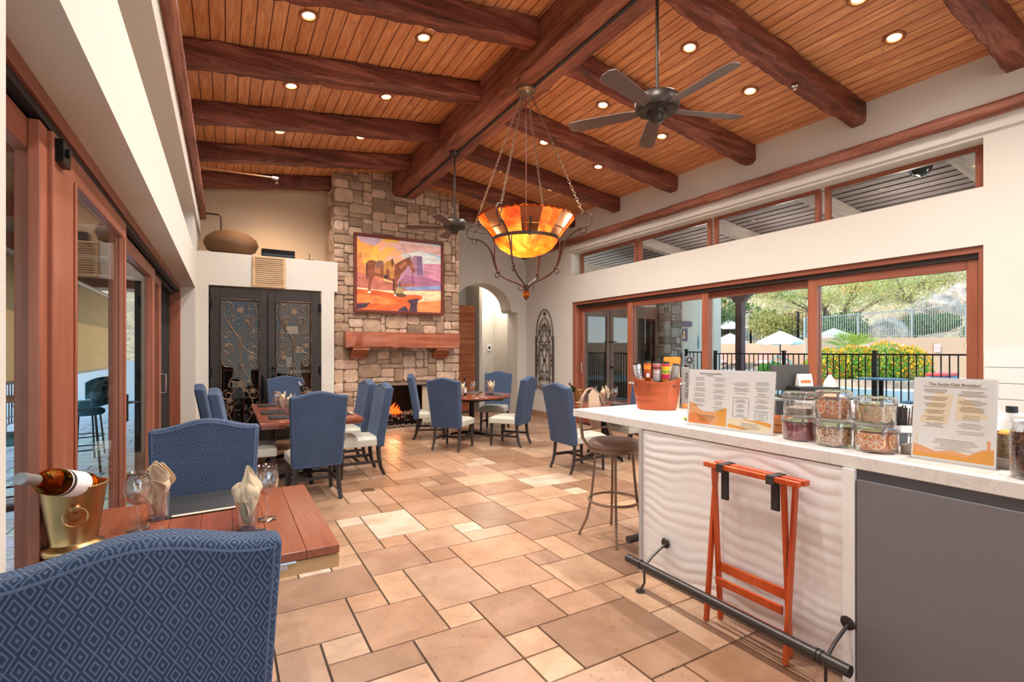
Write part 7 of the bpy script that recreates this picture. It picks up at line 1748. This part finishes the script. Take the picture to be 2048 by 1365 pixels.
# ------------------------------------------------------------------ outdoors, left side
m = MB(); rs = random.Random(21); y = -4
row = 0
while y < 22:
    w = .30; x = -.74-rs.uniform(0, .3)
    m.t = tuple(q*rs.uniform(.85, 1.1) for q in hx('8d9aa0'))
    xx = -.74
    while xx > -6.2:
        l = rs.uniform(.45, .9); m.t = tuple(q*rs.uniform(.82, 1.12) for q in hx('8898a0')); m.box(max(-6.2, xx-l)+.006, xx-.006, y+.006, y+w-.006, -.05, -.01); xx -= l
    y += w
m.t = (1, 1, 1); m.box(-6.2, -.66, -4, 22, -.12, -.02, 1)
struct(m.build('patio_paving', [PAVER, GROUT], tint=True), 'blue grey slate paving of the left patio')
ground('ground_left', -60, -6.2, -30, 120, -.35, ASPHALT, 'pale road and ground beyond the patio')
ground('ground_left', -6.2, 6, 22, 120, -.35, ASPHALT, 'pale ground beyond the end of the patio')
m = MB(); m.box(-3.0, -.72, -5, 15, 2.95, 3.1); struct(m.build('ceiling_patio', m_wood('patio_soffit', hx('6b4a34'), hx('8f6a4c'), hx('a98460'), 'y', .6)), 'timber soffit over the left patio')
for i, y in enumerate((2.2, 4.2, 6.2, 8.2, 10.2, 12.2)):
    m = MB(); m.box(-3.0, -.72, y, y+.14, 2.75, 2.95); o = m.build('patio_rafter', DOORW_Y); tag(o, 'reddish rafter over the left patio, %s from the camera end' % ('first', 'second', 'third', 'fourth', 'fifth', 'sixth')[i], 'ceiling beam', 'left patio rafters')
m = MB(); m.box(-3.0, -2.86, -5, 15, 2.62, 2.95); o = m.build('patio_beam', DOORW_Y); tag(o, 'long reddish fascia beam along the outer edge of the left patio', 'beam')
ss = thing('sun_screen', 'long tan roll-down sun screen hanging along the left patio', 'sun screen'); m = MB(); m.box(-2.205, -2.2, 1.2, 14.5, 1.16, 2.68); m.build('mesh_fabric', SHADEM, ss); m = MB(); m.box(-2.22, -2.185, 1.2, 14.5, 1.13, 1.165); m.cyl((-2.2, 1.2, 2.71), (-2.2, 14.5, 2.71), .04, n=10); m.build('bottom_bar', flat('tan_bar', '9c8466', .5), ss)
def ironfence(label, y0, y1):
    t = thing('ornate_fence', label, 'railing', (-3.6, 0, -.01)); m = MB()
    for z in (1.05, .9, .25, .12): m.box(-.012, .012, y0, y1, z, z+.02)
    m.build('rail', BLACK, t); m = MB(); n = int((y1-y0)/.14)
    for i in range(n): y = y0+(y1-y0)*i/n; m.box(-.008, .008, y-.008, y+.008, .12, 1.05)
    b = m.build('balusters', BLACK, t); b['kind'] = 'stuff'
    m = MB()
    for i in range(int((y1-y0)/.56)):
        y = y0+.28+i*.56
        m.tube([(.0, y+a, .5+b_) for a, b_ in spiral(0, 0, .12, .03, 0, 500, 18)], .007, 5)
    m.build('scrollwork', BLACK, t, True)
    for i in range(8): y = y0+(y1-y0)*i/7; m = MB(); m.box(-.03, .03, y-.03, y+.03, 0, 1.15); m.build('post', BLACK, t)
ironfence('ornate black iron fence along the outer edge of the left patio', 3.0, 14.5)
tt = outstool('teal cushioned iron bar chair on the left patio, seen through the second glass panel', -1.55, 8.1, D_(100), TEAL, 'patio_bar_chair', 1.15, 'teal bar chairs on the left patio')
dup(tt, (-1.75, 9.3, 0), D_(80), 'teal cushioned iron bar chair on the left patio, farther one through the second glass panel'); dup(tt, (-1.62, 5.9, 0), D_(95), 'teal cushioned iron bar chair on the left patio, seen through the first glass panel')
bt = bistro('long bar table on the left patio, at the left edge of the photo', -1.9, 6.7, 1.06, .42, flat('weathered_table_top', '8c7a66', .6))
for i, (x, y, l) in enumerate(((-7.5, 11.5, 'yellow-green flowering hedge beyond the left patio fence, nearer'), (-7.8, 15.5, 'yellow-green flowering hedge beyond the left patio fence, farther'))): shrub(l, x, y, -.35, 1.4, 2.2, .5, LEAF_GR, 5000, .06, 700+i, 'hedge', 'hedges beyond the left patio')
for i, (x, y, s_, l) in enumerate(((-14, 30, 1.0, 'round green tree across the road on the left'), (-20, 46, 1.3, 'larger green tree farther across the road on the left'), (-9.5, 21, .55, 'small green tree just beyond the left patio'))): tree(l, x, y, -.35, 3.4*s_, 2.4*s_, 2.4*s_, LEAF_DK, 60+i, 5000, .14, 'street_tree', 'trees across the road')
def mz(x, y):
    return -1+max(0, 1-abs((y-210)/80))*(34+14*mn.noise((x*.015, y*.015, 1))+6*mn.noise((x*.05, y*.05, 2)))
terrain('mountain', -140, 20, 130, 290, 60, 60, mz, HILL, 'distant tan mountain seen through the sun screen')
# ------------------------------------------------------------------ extra lamps: ledge spot, added hall and portico fill
ld = bpy.data.lights.new('hall_lamp', 'POINT'); ld.energy = 22; ld.color = (1, .93, .85); ld.shadow_soft_size = .15  # added light so the hall past the arch is not black
lo = bpy.data.objects.new('hall_lamp', ld); COL.objects.link(lo); lo.location = (5.9, 11.3, 3.1)
ld = bpy.data.lights.new('ledge_lamp', 'SPOT'); ld.energy = 40; ld.color = (1, .66, .36); ld.spot_size = math.radians(95); ld.spot_blend = .8; ld.shadow_soft_size = .08
lo = bpy.data.objects.new('ledge_lamp', ld); COL.objects.link(lo); lo.location = (.67, 9.2, 4.5); lo.rotation_euler = (D_(12), 0, 0)
for y in (-.4, 1.5, 3.4, 5.2, 7.0):  # added point lights that brighten the portico ceiling, no fixtures modelled
    ld = bpy.data.lights.new('porch_lamp', 'POINT'); ld.energy = 12; ld.color = (1, .93, .85); ld.shadow_soft_size = .12
    lo = bpy.data.objects.new('porch_lamp', ld); COL.objects.link(lo); lo.location = (8.6, y, 3.2)
# sun and sky
ld = bpy.data.lights.new('sun', 'SUN'); ld.energy = SUN; ld.angle = D_(.6); ld.color = (1, .90, .76)
lo = bpy.data.objects.new('sun', ld); COL.objects.link(lo); dv = Vector((-.78, .12, .60)); lo.rotation_euler = dv.to_track_quat('Z', 'Y').to_euler()
w = bpy.data.worlds.new('sky'); sc.world = w; w.use_nodes = True; nt = w.node_tree; nt.nodes.clear()
o_ = nt.nodes.new('ShaderNodeOutputWorld'); bg = nt.nodes.new('ShaderNodeBackground'); tc = nt.nodes.new('ShaderNodeTexCoord'); sp = nt.nodes.new('ShaderNodeSeparateXYZ'); rp = nt.nodes.new('ShaderNodeValToRGB')
nt.links.new(tc.outputs['Generated'], sp.inputs[0]); nt.links.new(sp.outputs[2], rp.inputs[0])
el = rp.color_ramp.elements; el[0].position = 0; el[0].color = c4(hx('e6e8e6')); el[1].position = .6; el[1].color = c4(hx('7fb0dc')); e = el.new(.15); e.color = c4(hx('c6dbec'))
nt.links.new(rp.outputs[0], bg.inputs[0]); bg.inputs[1].default_value = SKY; nt.links.new(bg.outputs[0], o_.inputs[0])
# camera
cd_ = bpy.data.cameras.new('camera'); cam = bpy.data.objects.new('camera', cd_); COL.objects.link(cam); sc.camera = cam
cam.location = (0, 0, 1.52); cam.rotation_euler = (PI/2, 0, -.5237); cd_.sensor_width = 36; cd_.lens = 993/2048*36; cd_.shift_y = 20.5/2048; cd_.clip_start = .05; cd_.clip_end = 600
sc.view_settings.view_transform = 'Standard'; sc.view_settings.look = 'None'; sc.view_settings.gamma = 1; sc.view_settings.exposure = EXPO; sc.view_settings.use_curve_mapping = False
sc.cycles.use_denoising = True
sc.cycles.max_bounces = 10; sc.cycles.diffuse_bounces = 4; sc.cycles.use_adaptive_sampling = True; sc.cycles.adaptive_threshold = .02; sc.cycles.glossy_bounces = 4; sc.cycles.transmission_bounces = 8; sc.cycles.transparent_max_bounces = 24
sc.cycles.caustics_reflective = False; sc.cycles.caustics_refractive = False; sc.cycles.sample_clamp_indirect = 6
